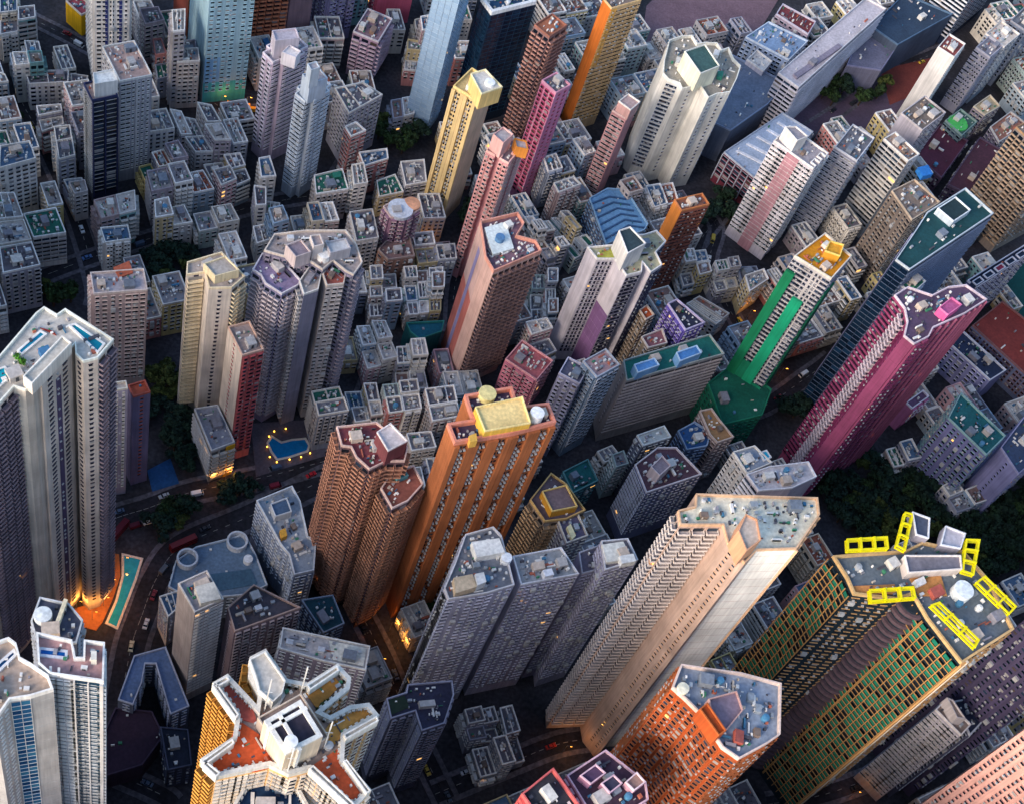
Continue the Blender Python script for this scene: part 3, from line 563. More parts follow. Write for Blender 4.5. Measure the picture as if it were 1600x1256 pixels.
{'label':'white tower with a pink central stripe and balcony rows,below the sports hall','poly':[(246.85,467.19),(248.65,469.5),(246.51,471.18),(248.31,473.47),(250.45,471.81),(252.25,474.12),(250.11,475.79),(251.91,478.1),(254.05,476.44),(255.86,478.74),(237.97,492.67),(228.98,481.11)],'h':66.74,'st':['D4','bP3.4','D4','N','D4','bP3.4','D4','N','D4','bP3.4','bP3.4','D3'],'wall':'#cfc6cc','trim':'#efeae4','roof':'#a39ca0','clut':6,'ang':0.91,'seed':23,'ex':[('box','lift_house',[(236.96,475.74),(242.78,479.81),(237.43,485.14),(231.9,483.51)],0.0,7.5,'#e6e2dc','#98949a',None)],'panels':[(11,0.36,0.66,0,1,'#b88890',0.4)],'balc':'#ece6e4'},
{'label':'grey slab tower with evenly spaced windows behind a white curved rim','poly':[(273.66,483.77),(285.3,501.32),(274.88,508.24),(263.24,490.69)],'h':60.0,'st':['P3','bP3.4','bP3.4','D4'],'wall':'#8c8c98','trim':'#c8cad0','roof':'#6f7078','clut':8,'ang':0.99,'seed':24},
{'label':'slim white striped tower with a beige roof patch and rows of dark slots','poly':[(302.39,492.06),(309.38,498.06),(298.6,510.64),(291.6,504.64)],'h':57.54,'st':['Q','bP3.4','bP3.4','S4'],'wall':'#c9c4c0','trim':'#e8e4dc','roof':'#a89080','ang':0.71,'seed':25,'ledge':'#d6d2cc'},
{'label':'grey tower with a cluttered roof garden,rising behind the white striped tower','poly':[(313.6,514.92),(328.99,530.5),(319.21,540.17),(303.81,524.59)],'h':57.5,'st':['P3','bP3.4','bP3.4','N'],'wall':'#a29ca4','trim':'#bcb4b4','roof':'#7a7068','clut':12,'ang':0.79,'seed':26},
{'label':'white tower with a blank front and one windowed side,upper right','poly':[(346.42,581.53),(355.16,593.91),(346.82,599.8),(338.09,587.41)],'h':50.49,'st':['D4','bP3.4','bP3.4','N'],'wall':'#d6d2cc','trim':'#e4e0d8','roof':'#8c4a48','clut':5,'ang':0.96,'seed':27},
{'label':'slim grey tower dotted with windows,right of the blank fronted white tower','poly':[(374.3,596.74),(384.19,608.06),(377.1,614.26),(367.2,602.94)],'h':42.39,'st':['D3.4','bP3.4','bP3.4','D3'],'wall':'#8c8c9c','trim':'#a9a8b4','roof':'#8c8a94','ang':0.85,'seed':28},
{'label':'beige flat roofed tower with small vents at the upper right','poly':[(384.66,607.08),(396.88,620.4),(387.51,628.99),(375.3,615.66)],'h':42.5,'st':['P3','bP3.4','bP3.4','P3'],'wall':'#8c96a4','trim':'#d8d0c8','roof':'#cfc4b8','clut':8,'ang':0.83,'seed':29},
{'label':'grey green corner tower cut by the right edge near the top','poly':[(403.0,625.11),(417.21,642.57),(408.52,649.65),(394.31,632.17)],'h':41.25,'st':['P3','bP3.4','bP3.4','P3'],'wall':'#7c8494','trim':'#9c9ca4','roof':'#6c7078','ang':0.89,'seed':30},
{'label':'orange and green dotted tower cut by the right edge','poly':[(377.05,496.15),(401.29,514.39),(384.2,537.11),(359.95,518.88)],'h':66.47,'st':['P3','bP3.4','bP3.4','K3.4'],'wall':'#8c8078','trim':'#b08c68','roof':'#8a8078','ang':0.64,'seed':31,'balc':'#b89c80'},
{'label':'dark navy tower with white slatted end at the top right corner','poly':[(377.12,653.06),(406.91,686.89),(392.4,699.67),(362.61,665.84)],'h':40.35,'st':['G4','bP3.4','bP3.4','S6'],'wall':'#1c2a44','trim':'#5c6c84','roof':'#8d888c','ang':0.85,'seed':32,'ledge':'#e4e2e4','glass':('#12243a','#16304a','#0c1a2e')},
{'label':'slim orange brown tower with window rows,right of the three lobed white tower','poly':[(182.24,432.33),(195.8,438.91),(192.85,444.99),(179.29,438.4)],'h':62.66,'st':['D3.6','bP3.4','bP3.4','N'],'wall':'#9a5f4c','trim':'#c47a4a','roof':'#8a5a48','clut':8,'ang':0.45,'seed':33,'panels':[(3,0,1,0.45,1,'#c87a34',0.08)],'ledge':'#7a4a40'},
{'label':'white three lobed tower with purple lower walls and a dark topped lift box','poly':[(139.46,389.36),(147.24,390.79),(151.85,382.78),(158.64,386.02),(159.19,391.26),(162.54,386.39),(167.85,391.48),(165.43,397.95),(170.35,404.84),(166.4,410.11),(159.96,406.4),(150.64,405.68),(148.11,398.9),(135.51,395.15)],'h':72.36,'st':['D3.4','N','D3.4','bP3.4','N','D3.4','bP3.4','D3.4','bP3.4','bP3.4','bP3.4','N','bP3.4','N'],'wall':'#c9c2c8','trim':'#eae6e2','roof':'#a8a488','ang':-2.85,'seed':34,'ex':[('box','lift_house',[(149.16,385.12),(157.43,392.1),(150.92,399.83),(145.85,396.78)],0.0,11.25,'#d6d2cc','#33454c','#eeeae4'),('flat','roof_patch',[(147.21,391.66),(146.86,396.78),(140.69,394.59),(139.43,389.89)],0.19,'#a8a84c')],'panels':[(1,0,1,0,0.62,'#7f5c88',0.05)],'ledge':'#3b3a4e'},
{'label':'tall salmon and cream tower with brown balconies on its shaded right face','poly':[(89.95,372.2),(93.36,365.36),(112.95,379.43),(110.62,384.32),(102.7,385.51),(105.9,392.54),(103.25,397.84),(87.66,390.04)],'h':83.19,'st':['N','K3.2','bP3.4','bP3.4','K3.2','bP3.4','bP3.4','N'],'wall':'#c8a498','trim':'#dc9a86','roof':'#7c606c','clut':3,'ang':0.62,'seed':35,'ex':[('flat','helipad',[(92.97,373.84),(101.55,378.73),(98.12,391.81),(89.47,387.1)],1.5,'#dfe6e2'),('cyl','round_tank',95.55,381.71,1.88,3.75,'#5b86b0')],'panels':[(7,0,0.38,0,0.62,'#b8685c',0.08),(7,0.62,1,0,0.66,'#b8685c',0.08),(7,0.42,0.6,0,0.94,'#8c84ac',0.12)],'balc':'#8c706c','par':2.0,'junk':0.2},
{'label':'cream twin tower with a dark window slot and a plain rounded central bay','poly':[(-22.2,337.62),(-15.81,339.98),(-13.62,332.92),(-5.51,334.65),(-1.26,340.8),(-10.95,350.57),(-22.7,343.54)],'h':90.39,'st':['K5','N','Q','K3.5','bP3.4','bP3.4','N'],'wall':'#dccfc0','trim':'#ead8b4','roof':'#b0a49c','clut':5,'ang':2.35,'seed':36,'ex':[('box','roof_room',[(-11.88,335.75),(-3.6,340.23),(-9.29,345.83),(-16.59,340.86)],0.0,4.0,'#e0cfa8','#b0a8a0',None)],'panels':[(0,0.4,0.68,0,1,'#3c3646',0.02)],'ledge':'#4a4450'},
{'label':'slim tower with cream left wall and salmon red right wall,before the cream twin tower','poly':[(1.24,316.55),(8.86,320.64),(2.36,332.76),(-5.27,328.68)],'h':74.28,'st':['B3','bP3.4','bP3.4','Q'],'wall':'#cf7470','trim':'#e0b8a0','roof':'#9a8a84','clut':7,'ang':0.49,'seed':37,'panels':[(3,0,1,0,1,'#d8c8b8',0.06)],'ledge':'#b05458'},
{'label':'tall grey lilac back tower with saw tooth balconies and cluttered pale roof rooms','poly':[(11.0,351.09),(22.04,350.05),(26.55,347.19),(30.05,352.12),(35.12,348.12),(38.09,346.81),(41.08,353.52),(38.41,361.49),(33.86,367.94),(18.96,365.07),(7.28,360.96),(4.26,352.31)],'h':92.5,'st':['B3','K3','K2.8','K3','B3','K2.8','bP3.4','bP3.4','K3','bP3.4','bP3.4','B3'],'wall':'#827c8e','trim':'#d8cabc','roof':'#a89c98','clut':10,'ang':-2.95,'seed':38,'ex':[('box','lift_house',[(15.97,346.36),(21.36,349.8),(17.15,355.16),(11.79,351.38)],0.0,6.25,'#c9b8b4','#8a7c84',None),('cyl','satellite_dome',26.45,353.18,2.5,3.25,'#f4f4f0'),('box','roof_room',[(28.5,351.53),(35.92,355.38),(33.71,359.95),(26.24,356.66)],0.0,5.0,'#b8b4b8','#c8c8c8',None),('box','roof_room',[(22.04,351.36),(25.7,353.27),(23.94,357.9),(20.23,356.56)],0.0,7.5,'#d8ccc4','#a89a98',None)],'balc':'#b4a8b0','ledge':'#a89ca8'},
{'label':'left lobe of the grey lilac cluster with a flat purple roof and saw tooth balconies','poly':[(4.22,344.65),(6.21,341.06),(12.71,337.09),(18.43,342.33),(19.18,344.9),(10.76,353.84),(3.73,355.02),(0.98,346.51)],'h':87.5,'st':['K2.6','K2.6','K3','N','bP3.4','bP3.4','bP3.4','K2.6'],'wall':'#8c86a4','trim':'#d8d0d4','roof':'#8c7c98','ang':2.33,'seed':39,'balc':'#d0c4c8','ledge':'#a89ca8'},
{'label':'middle lobe of the grey lilac cluster with bright balcony edges down both sides','poly':[(20.58,336.74),(25.78,340.06),(26.55,349.04),(22.25,351.96),(18.41,342.99)],'h':89.38,'st':['N','N','bP3.4','bP3.4','K2.4'],'wall':'#8f8a98','trim':'#e4dcd0','roof':'#b8aca4','ang':-1.97,'seed':40,'balc':'#dcd4cc'},
{'label':'slim pale slab with fine window rows at the right of the grey lilac cluster','poly':[(28.66,341.9),(35.0,343.94),(35.58,349.88),(29.76,353.77),(26.6,347.33)],'h':90.0,'st':['P2.6','N','bP3.4','bP3.4','N'],'wall':'#b8b0ac','trim':'#d8cabc','roof':'#a0584c','ang':-2.03,'seed':41,'ledge':'#c8c0bc'},
{'label':'blue roofed long slab with dark horizontal window bands','poly':[(157.93,348.29),(202.53,369.21),(196.65,378.81),(156.99,358.58)],'h':46.74,'st':['S6','bP3.4','bP3.4','Q'],'wall':'#a49c98','trim':'#a5ada8','roof':'#1f6a62','clut':3,'ang':0.44,'seed':42,'ex':[('box','lift_house',[(180.32,358.49),(190.35,364.4),(188.35,368.09),(178.92,362.89)],0.0,5.0,'#7aa8d0','#4f86c0','#b8d4ea'),('box','lift_house',[(161.45,349.62),(171.16,355.06),(169.11,358.34),(159.99,353.61)],0.0,5.0,'#7aa8d0','#5a90c8','#b8d4ea')],'ledge':'#b0a4a0','junk':0.012},
{'name':'apartment_block','label':'rose pink house block with red roof corner,behind the orange tower dome','cat':'building','poly':[(124.99,358.03),(132.38,369.51),(118.6,378.36),(111.21,366.88)],'h':25.31,'st':['B3','bP3.4','bP3.4','M5'],'wall':'#c87c90','trim':'#e0a4a8','roof':'#b4666c','clut':10,'ang':1.0,'seed':43},
{'label':'mauve slab with dark slots,between the rose pink block and the grey blue tower','poly':[(135.26,337.36),(139.3,346.09),(130.62,350.1),(126.58,341.38)],'h':55.38,'st':['Q','bP3.4','bP3.4','B3'],'wall':'#8d8ca4','trim':'#b8b4c4','roof':'#5c5c70','clut':3,'ang':1.14,'seed':44},
{'label':'grey blue tower with cluttered pink roof,left of the blue roofed slab','poly':[(141.15,338.11),(151.06,345.96),(145.34,353.18),(135.43,345.31)],'h':60.24,'st':['B3.2','bP3.4','bP3.4','M4.5'],'wall':'#8496a8','trim':'#b8bcc4','roof':'#b09090','clut':12,'ang':0.67,'seed':45},
{'label':'green and white tower under renovation netting with an orange roof','poly':[(212.64,379.39),(227.41,370.2),(238.14,384.1),(227.75,394.38)],'h':103.59,'st':['D3.4','P3','bP3.4','bP3.4'],'wall':'#c2bcb8','trim':'#e2d9c8','roof':'#d08c1c','clut':5,'ang':-2.36,'seed':46,'ex':[('box','roof_house',[(224.49,381.21),(230.91,379.74),(233.45,386.24),(227.46,387.14)],0.0,3.75,'#d89a30','#e0a030','#f0d070')],'panels':[(0,0.0,0.24,0,0.93,'#0f7a50',1.4),(0,0.46,0.74,0.0,0.82,'#149a6e',1.2),(0,0.24,0.46,0,0.35,'#12805c',0.9),(0,0.74,1,0,0.25,'#12805c',0.9),(1,0.1,0.6,0,0.9,'#0e6e50',1.0)],'ledge':'#8a8a96'},
{'label':'huge dark slab tower with a teal roof and white roof lines','poly':[(267.55,401.05),(256.57,384.25),(262.09,379.88),(307.29,419.01),(296.49,431.49),(275.45,413.5)],'h':105.11,'st':['G3','G3','S5','bP3.4','bP3.4','G3'],'wall':'#2a3a50','trim':'#c2ccd2','roof':'#1c4a4e','clut':6,'ang':0.71,'seed':47,'ex':[('box','roof_house',[(285.17,407.76),(294.64,416.02),(288.72,422.41),(278.98,414.01)],0.0,3.12,'#b8c4cc','#20363c','#e2e8ea')],'panels':[(0,0.0,0.03,0,1,'#8f90b8',0.5)],'ledge':'#6f7d96','fin':'#1c3048','glass':('#12263c','#183350','#0c1c30'),'par':1.2,'junk':0.012},
{'label':'lilac tower with black window dots and green roof,left above the magenta tower','poly':[(268.96,378.15),(276.62,386.36),(268.65,393.8),(260.99,385.6)],'h':92.5,'st':['D4','bP3.4','bP3.4','D4'],'wall':'#8a8cb0','trim':'#c4ccd4','roof':'#2d6e5c','clut':3,'ang':0.82,'seed':48},
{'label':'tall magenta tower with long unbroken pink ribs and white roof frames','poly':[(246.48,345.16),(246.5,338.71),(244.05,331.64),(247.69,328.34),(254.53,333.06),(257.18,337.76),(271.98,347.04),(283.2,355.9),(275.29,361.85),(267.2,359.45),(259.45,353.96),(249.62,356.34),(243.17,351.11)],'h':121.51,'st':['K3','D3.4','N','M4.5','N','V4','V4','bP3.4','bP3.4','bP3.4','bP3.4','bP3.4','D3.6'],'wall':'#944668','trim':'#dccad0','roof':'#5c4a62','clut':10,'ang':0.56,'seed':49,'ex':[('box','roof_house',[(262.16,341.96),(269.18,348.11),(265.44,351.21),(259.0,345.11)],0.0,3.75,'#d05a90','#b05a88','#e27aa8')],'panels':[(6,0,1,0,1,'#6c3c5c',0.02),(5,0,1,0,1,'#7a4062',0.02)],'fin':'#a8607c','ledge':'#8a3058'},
{'name':'school_block','label':'lilac school like block with a white double rim roof at the right','cat':'building','poly':[(347.33,397.08),(357.14,404.54),(338.64,424.64),(329.96,415.59)],'h':18.57,'st':['N','bP3.4','P3.4','P3.4'],'wall':'#8c8cb4','trim':'#dcdce6','roof':'#2a3650','clut':2,'ang':2.31,'seed':50,'z0':2},
{'name':'hall','label':'long low block under a flat terracotta red roof at the right edge','cat':'building','poly':[(379.29,393.95),(401.69,416.97),(365.54,449.41),(345.76,431.01)],'h':16.25,'st':['P4','bP3.4','D4','D4'],'wall':'#6f7894','trim':'#8c6060','roof':'#8a3a34','clut':1,'ang':-0.84,'seed':51,'z0':2,'junk':0.012},
{'name':'row_building','label':'thin row building with a ladder of white framed roof cells at the right edge','cat':'building','poly':[(334.26,431.69),(369.59,460.09),(366.39,464.34),(330.4,435.61)],'h':42.5,'st':['P3','bP3.4','bP3.4','P3'],'wall':'#4c4c70','trim':'#c4c2cc','roof':'#1c2840','clut':0,'ang':-2.47,'seed':52,'ex':[('box','roof_cell',[(333.64,431.85),(338.31,435.56),(336.42,437.74),(331.76,434.0)],0.0,1.88,'#2c3c58','#16283e','#d0ced8'),('box','roof_cell',[(340.25,437.06),(344.98,440.83),(343.09,443.01),(338.36,439.25)],0.0,1.88,'#2c3c58','#16283e','#d0ced8'),('box','roof_cell',[(346.95,442.35),(351.74,446.15),(349.84,448.36),(345.06,444.55)],0.0,1.88,'#2c3c58','#8a3048','#d0ced8'),('box','roof_cell',[(353.73,447.7),(358.56,451.55),(356.67,453.77),(351.84,449.91)],0.0,1.88,'#2c3c58','#16283e','#d0ced8'),('box','roof_cell',[(360.59,453.11),(365.49,457.0),(363.59,459.26),(358.69,455.35)],0.0,1.88,'#2c3c58','#16283e','#d0ced8')]},
{'label':'small pink tower with white L shaped rim,right of the magenta tower foot','poly':[(304.26,375.23),(314.23,383.58),(311.57,386.74),(301.61,378.39)],'h':17.71,'st':['M4','bP3.4','bP3.4','N'],'wall':'#b0688e','trim':'#e4dce4','roof':'#6c506c','clut':1,'ang':0.7,'seed':53},
{'label':'large cream and brown residential tower crowned by sky pools and gardens','poly':[(-73.94,224.06),(-67.91,219.07),(-62.75,227.44),(-60.04,233.23),(-56.83,232.64),(-55.0,234.0),(-46.3,250.31),(-45.55,246.8),(-43.05,244.5),(-39.25,246.46),(-35.83,253.64),(-50.95,262.26),(-52.89,259.83),(-56.85,261.95),(-58.72,259.3)],'h':163.58,'st':['Q','K3.4','K3.4','N','N','M22','N','Q','Q','K3.4','bP3.4','bP3.4','bP3.4','bP3.4','bP3.4'],'wall':'#c9bcb0','trim':'#e4e6da','roof':'#c0bcb4','ang':0.6,'seed':54,'ex':[('pool',[(-39.49,248.01),(-37.92,251.92),(-47.3,257.75),(-49.3,256.71)],'#128096'),('pool',[(-60.06,244.03),(-54.34,252.65),(-56.48,253.68),(-61.56,245.58)],'#1a7fa0'),('pool',[(-65.5,229.6),(-61.12,237.44),(-63.66,239.9),(-68.29,236.98)],'#16a0b4'),('box','roof_room',[(-54.75,231.76),(-46.59,247.15),(-49.56,249.14),(-57.54,233.92)],0.0,5.0,'#dcd0c2','#c2beb4','#e8e2d6'),('green',[(-51.12,244.12),(-49.07,246.7),(-50.17,249.01),(-52.09,247.79)],70,'#7c7a24'),('green',[(-55.91,235.4),(-54.18,237.43),(-55.31,239.9),(-57.11,238.29)],60,'#6c7426'),('green',[(-58.85,240.23),(-58.14,242.1),(-61.06,244.76),(-62.26,243.68)],60,'#4c8a2c'),('flat','deck',[(-48.99,248.25),(-47.26,250.8),(-48.49,251.74),(-50.06,249.42)],0.38,'#c8802c'),('flat','deck',[(-55.3,254.05),(-51.88,252.79),(-52.8,254.01),(-56.84,254.71)],0.38,'#8c3428')],'panels':[(5,0.0,1,0,1,'#bcb0a2',0.02),(5,0.46,0.58,0,0.97,'#4c4260',0.95),(4,0,1,0,1,'#bcb0a2',0.02),(3,0,1,0,1,'#ddd2c2',0.02)],'balc':'#8c7c84','ledge':'#3c3a48'},
{'label':'bright red tower with cluttered mauve roof,behind the pool crowned tower','poly':[(-48.98,350.15),(-43.8,355.32),(-50.19,361.71),(-55.36,356.54)],'h':30.12,'st':['M4','bP3.4','bP3.4','N'],'wall':'#c43a34','trim':'#d04a40','roof':'#8c5068','clut':12,'ang':0.79,'seed':55},
{'label':'broad pinkish beige tower with a terracotta roof panel and window lines','poly':[(-55.99,342.31),(-36.76,347.71),(-39.55,357.65),(-58.78,352.25)],'h':64.95,'st':['P3','bP3.4','bP3.4','M4'],'wall':'#c2a9a2','trim':'#dccabf','roof':'#b8b0b4','clut':9,'ang':0.27,'seed':56,'ex':[('flat','roof_panel',[(-47.98,351.78),(-43.22,355.12),(-45.4,360.4),(-50.77,356.26)],0.75,'#c4684c')]},
{'label':'narrow cream and green striped tower hugging the pool crowned tower','poly':[(-41.94,294.7),(-36.9,296.3),(-37.92,299.52),(-42.95,297.93)],'h':74.03,'st':['D4','bP3.4','bP3.4','P3'],'wall':'#a8a0b0','trim':'#d0c8b8','roof':'#c4b8ae','ang':0.31,'seed':57},
{'label':'purple grey slab with a terracotta tiled roof,right of the narrow striped tower','poly':[(-35.44,300.1),(-29.67,303.19),(-32.25,308.0),(-38.01,304.91)],'h':63.2,'st':['Q','bP3.4','bP3.4','N'],'wall':'#6c6480','trim':'#b05848','roof':'#b4553c','clut':0,'ang':0.49,'seed':58},
{'name':'apartment_block','label':'wedge block with striped balconies and a yellow lit corner,beside the kidney pool court','cat':'building','poly':[(-5.78,305.68),(2.84,311.05),(-5.7,327.39),(-14.64,324.21)],'h':23.17,'st':['K3','bP3.4','bP3.4','S3'],'wall':'#a8a098','trim':'#c8c8c8','roof':'#8a8c98','clut':3,'ang':-1.12,'seed':59,'z0':2,'panels':[(0,0.62,1,0,1,'#d8a01c',0.4)],'ledge':'#cdc8c4','balc':'#c9c2b8'},
{'label':'grey white tower with a stepped shoulder and orange roof shed,above the blue round podium','poly':[(23.94,261.96),(27.34,258.34),(29.91,250.14),(37.01,252.81),(37.0,265.71),(33.81,266.69),(29.75,281.39),(26.07,287.69),(13.26,279.54)],'h':33.95,'st':['P3.2','P3.2','P3','D3.4','bP3.4','bP3.4','bP3.4','bP3.4','P3.2'],'wall':'#8f9cb4','trim':'#d6dade','roof':'#9aa2ac','clut':8,'ang':-1.02,'seed':60,'ex':[('box','roof_room',[(20.81,271.77),(26.78,274.73),(24.36,280.52),(18.44,276.98)],0.0,3.75,'#c8ccd2','#4c6480','#dadee2'),('flat','roof_patch',[(23.98,264.01),(25.99,265.34),(25.01,268.48),(22.99,267.14)],2.75,'#d8a040')],'par':1.6},
{'label':'tan and grey tower with a white roof slab,left of the two brown towers','poly':[(-3.55,211.89),(5.22,217.76),(-1.38,227.62),(-10.15,221.75)],'h':75.45,'st':['D3.2','bP3.4','bP3.4','N'],'wall':'#a89c98','trim':'#d2ccc6','roof':'#9a98a0','ang':0.59,'seed':61,'ex':[('flat','roof_slab',[(-1.93,214.26),(4.4,216.81),(1.27,222.55),(-4.66,220.0)],3.12,'#ddd8cc')]},
{'label':'brown ribbed tower with yellow and black roof clutter,right of the white slabbed tower','poly':[(6.94,223.15),(10.24,214.41),(31.86,225.86),(14.91,232.81)],'h':58.1,'st':['Q','B3','bP3.4','bP3.4'],'wall':'#8f7c82','trim':'#b89a8c','roof':'#4c4850','clut':14,'ang':0.49,'seed':62,'ledge':'#b4a4a4'},
{'label':'brown tower with saw tooth orange tinted balconies and a maroon roof','poly':[(37.21,263.0),(40.44,262.95),(42.39,259.19),(47.12,255.09),(52.74,259.1),(58.78,259.94),(59.64,265.65),(48.5,274.11),(35.0,270.34)],'h':106.2,'st':['K2.6','K2.6','K2.6','K2.6','K2.6','K2.6','bP3.4','bP3.4','K2.6'],'wall':'#6a5054','trim':'#d8b8ac','roof':'#7c4046','ang':-2.87,'seed':63,'ex':[('box','lift_house',[(51.88,257.69),(58.29,262.6),(52.2,268.81),(47.69,264.61)],0.0,8.75,'#7a4448','#d4cac8','#e4dcd8')],'balc':'#c08a70','junk':0.2},
{'label':'lower brown balcony wing with a round cornered red brown roof and blue skylight','poly':[(56.83,247.84),(62.14,251.51),(67.17,259.0),(63.58,265.98),(55.95,261.85),(52.53,255.29)],'h':94.66,'st':['K3','K3','bP3.4','bP3.4','bP3.4','K2.6'],'wall':'#665058','trim':'#e0c4b8','roof':'#8c5448','clut':1,'ang':0.98,'seed':64,'ex':[('box','skylight',[(57.86,258.41),(61.74,260.73),(60.31,263.09),(56.41,261.02)],0.0,1.5,'#4f8c94','#3c98a4','#68a0a4')],'balc':'#b88468'},
{'label':'broad orange tower with a flat yellow rooftop block and white satellite dome','poly':[(71.2,253.8),(90.46,260.24),(105.05,266.61),(102.52,273.9),(92.2,270.81),(90.02,278.46),(74.0,272.67),(76.74,263.49),(68.51,260.8)],'h':129.71,'st':['R8','R8','bP3.4','bP3.4','bP3.4','bP3.4','N','bP3.4','N'],'wall':'#a8643c','trim':'#d88a74','roof':'#4c3f58','clut':5,'ang':0.32,'seed':65,'ex':[('box','roof_hall',[(80.23,257.11),(95.53,262.54),(92.78,272.46),(76.94,266.04)],0.0,5.0,'#e8b84c','#f2d490','#f4dc98'),('cyl','satellite_dome',97.94,267.41,2.38,5.0,'#f2f2f0'),('cyl','entrance_dome',81.66,274.23,3.0,2.5,'#e8d896'),('box','roof_house',[(75.91,253.61),(78.21,254.42),(77.75,257.3),(75.45,255.99)],0.0,3.75,'#e0b050',None,None)],'balc':'#a8603c','ledge':'#a06050','par':2.2,'pth':0.9,'junk':0.2},
{'label':'small tower with yellow brown stepped roofs,right of the orange tower foot','poly':[(114.19,259.49),(122.29,261.56),(129.59,266.21),(122.6,276.35),(116.86,280.23),(108.81,267.8)],'h':77.5,'st':['K3','K3','bP3.4','bP3.4','bP3.4','K3'],'wall':'#8a7868','trim':'#c9a468','roof':'#5c5058','clut':10,'ang':-2.15,'seed':66,'ex':[('box','roof_room',[(116.11,261.86),(125.68,265.2),(121.58,273.76),(112.44,269.88)],0.0,3.75,'#c08a2c','#6c5c60','#d8b870')],'balc':'#b89a78'},
{'label':'grey tower with a dark purple framed roof,before the yellow brown roofs','poly':[(122.42,252.31),(130.6,256.44),(126.56,266.51),(118.83,262.88)],'h':76.25,'st':['P3','bP3.4','bP3.4','P3'],'wall':'#8c8a98','trim':'#d8d0c4','roof':'#5c5870','clut':5,'ang':-1.24,'seed':67,'ex':[('flat','roof_slab',[(124.32,253.62),(125.79,255.36),(123.99,259.85),(122.54,258.62)],1.88,'#dcd4a8')]},
{'label':'white and red window tower with maroon roof pit,facing the peach balconied giant','poly':[(161.28,311.36),(165.46,298.74),(189.77,310.69),(179.6,322.19),(171.29,321.01)],'h':41.61,'st':['D3.4','P2.8','bP3.4','bP3.4','bP3.4'],'wall':'#6c6f8c','trim':'#d8ced0','roof':'#58404a','clut':12,'ang':0.46,'seed':68,'ex':[('box','lift_house',[(169.39,303.65),(174.54,309.14),(171.04,313.49),(165.86,307.35)],0.0,6.25,'#c8b8b8','#8c8088',None)]},
{'label':'white roofed grey slab on the left of the three stepped lilac slabs','poly':[(78.26,228.51),(74.85,218.7),(76.44,214.71),(89.2,218.45),(98.49,222.55),(96.08,232.54),(94.06,240.58),(91.16,243.66),(81.51,239.53)],'h':97.5,'st':['D2.8','D2.8','P3','P3','bP3.4','bP3.4','bP3.4','bP3.4','D2.8'],'wall':'#a9a8b8','trim':'#d4d0d0','roof':'#787c84','clut':12,'ang':0.28,'seed':69,'ex':[('flat','roof_slab',[(85.04,229.76),(94.57,232.81),(92.59,237.9),(83.22,235.3)],3.75,'#eceae2'),('flat','roof_slab',[(78.24,215.86),(85.19,218.95),(83.62,223.45),(77.47,221.34)],3.75,'#d0b898'),('flat','roof_slab',[(85.26,219.11),(88.24,220.85),(87.35,224.26),(84.36,223.21)],4.38,'#e4e2dc'),('cyl','round_tank',95.51,231.65,1.88,2.5,'#eceeee')],'ledge':'#c4c2cc','junk':0.2},
{'label':'middle of the three stepped lilac slabs with two tone grey roof and a white tank','poly':[(101.26,224.1),(121.55,230.5),(115.46,240.06),(98.41,234.59)],'h':95.0,'st':['P2.3','bP3.4','bP3.4','N'],'wall':'#a4a2b4','trim':'#d0d0d4','roof':'#a0a4a8','clut':6,'ang':0.31,'seed':70,'ex':[('flat','roof_slab',[(109.11,227.01),(112.21,228.09),(111.36,230.39),(108.25,229.31)],3.12,'#e6e6ea')],'ledge':'#c4c2cc','junk':0.2},
{'label':'darker recessed link between the middle and right stepped lilac slabs','poly':[(123.88,233.28),(132.44,236.74),(130.9,245.56),(122.95,241.59)],'h':90.0,'st':['P2.3','bP3.4','bP3.4','N'],'wall':'#8a889c','trim':'#a8a6b0','roof':'#5c5868','clut':3,'ang':0.38,'seed':71,'ledge':'#a8a6b4'},
{'label':'right of the three stepped lilac slabs with a white square roof slab','poly':[(129.12,230.3),(141.09,235.59),(137.83,243.6),(128.18,241.42)],'h':100.0,'st':['P2.3','bP3.4','bP3.4','P3'],'wall':'#9a98ac','trim':'#c9c9cf','roof':'#7c7680','clut':3,'ang':0.42,'seed':72,'ex':[('flat','roof_slab',[(129.59,232.78),(138.24,235.26),(135.81,241.61),(128.25,239.46)],1.88,'#dedcd2'),('flat','roof_slab',[(134.54,232.18),(139.55,233.74),(138.79,236.57),(133.76,234.99)],3.25,'#ecece8')],'ledge':'#b8b6c4'},
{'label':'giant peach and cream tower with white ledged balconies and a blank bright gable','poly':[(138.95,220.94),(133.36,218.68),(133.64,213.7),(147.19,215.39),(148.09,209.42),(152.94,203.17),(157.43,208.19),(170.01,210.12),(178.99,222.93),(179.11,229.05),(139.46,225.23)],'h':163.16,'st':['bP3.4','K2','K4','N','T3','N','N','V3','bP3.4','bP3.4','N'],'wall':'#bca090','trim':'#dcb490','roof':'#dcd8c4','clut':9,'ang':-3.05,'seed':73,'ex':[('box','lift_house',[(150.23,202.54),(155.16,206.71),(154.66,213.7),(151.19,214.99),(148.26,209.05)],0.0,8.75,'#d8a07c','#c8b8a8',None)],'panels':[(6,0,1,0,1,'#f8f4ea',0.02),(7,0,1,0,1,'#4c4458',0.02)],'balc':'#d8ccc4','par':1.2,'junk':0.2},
{'label':'slim white tower with dotted front and blank side,inside the lower right corner','poly':[(267.94,195.05),(272.82,199.6),(264.43,208.64),(259.54,204.1)],'h':71.08,'st':['N','bP3.4','bP3.4','D3.2'],'wall':'#b0acb8','trim':'#dcd6d4','roof':'#8c7c74','ang':0.75,'seed':74,'ex':[('box','lift_house',[(264.73,199.55),(268.16,199.38),(264.48,206.29),(262.11,207.04)],0.0,5.0,'#c4bcbc','#a08c80',None)]},
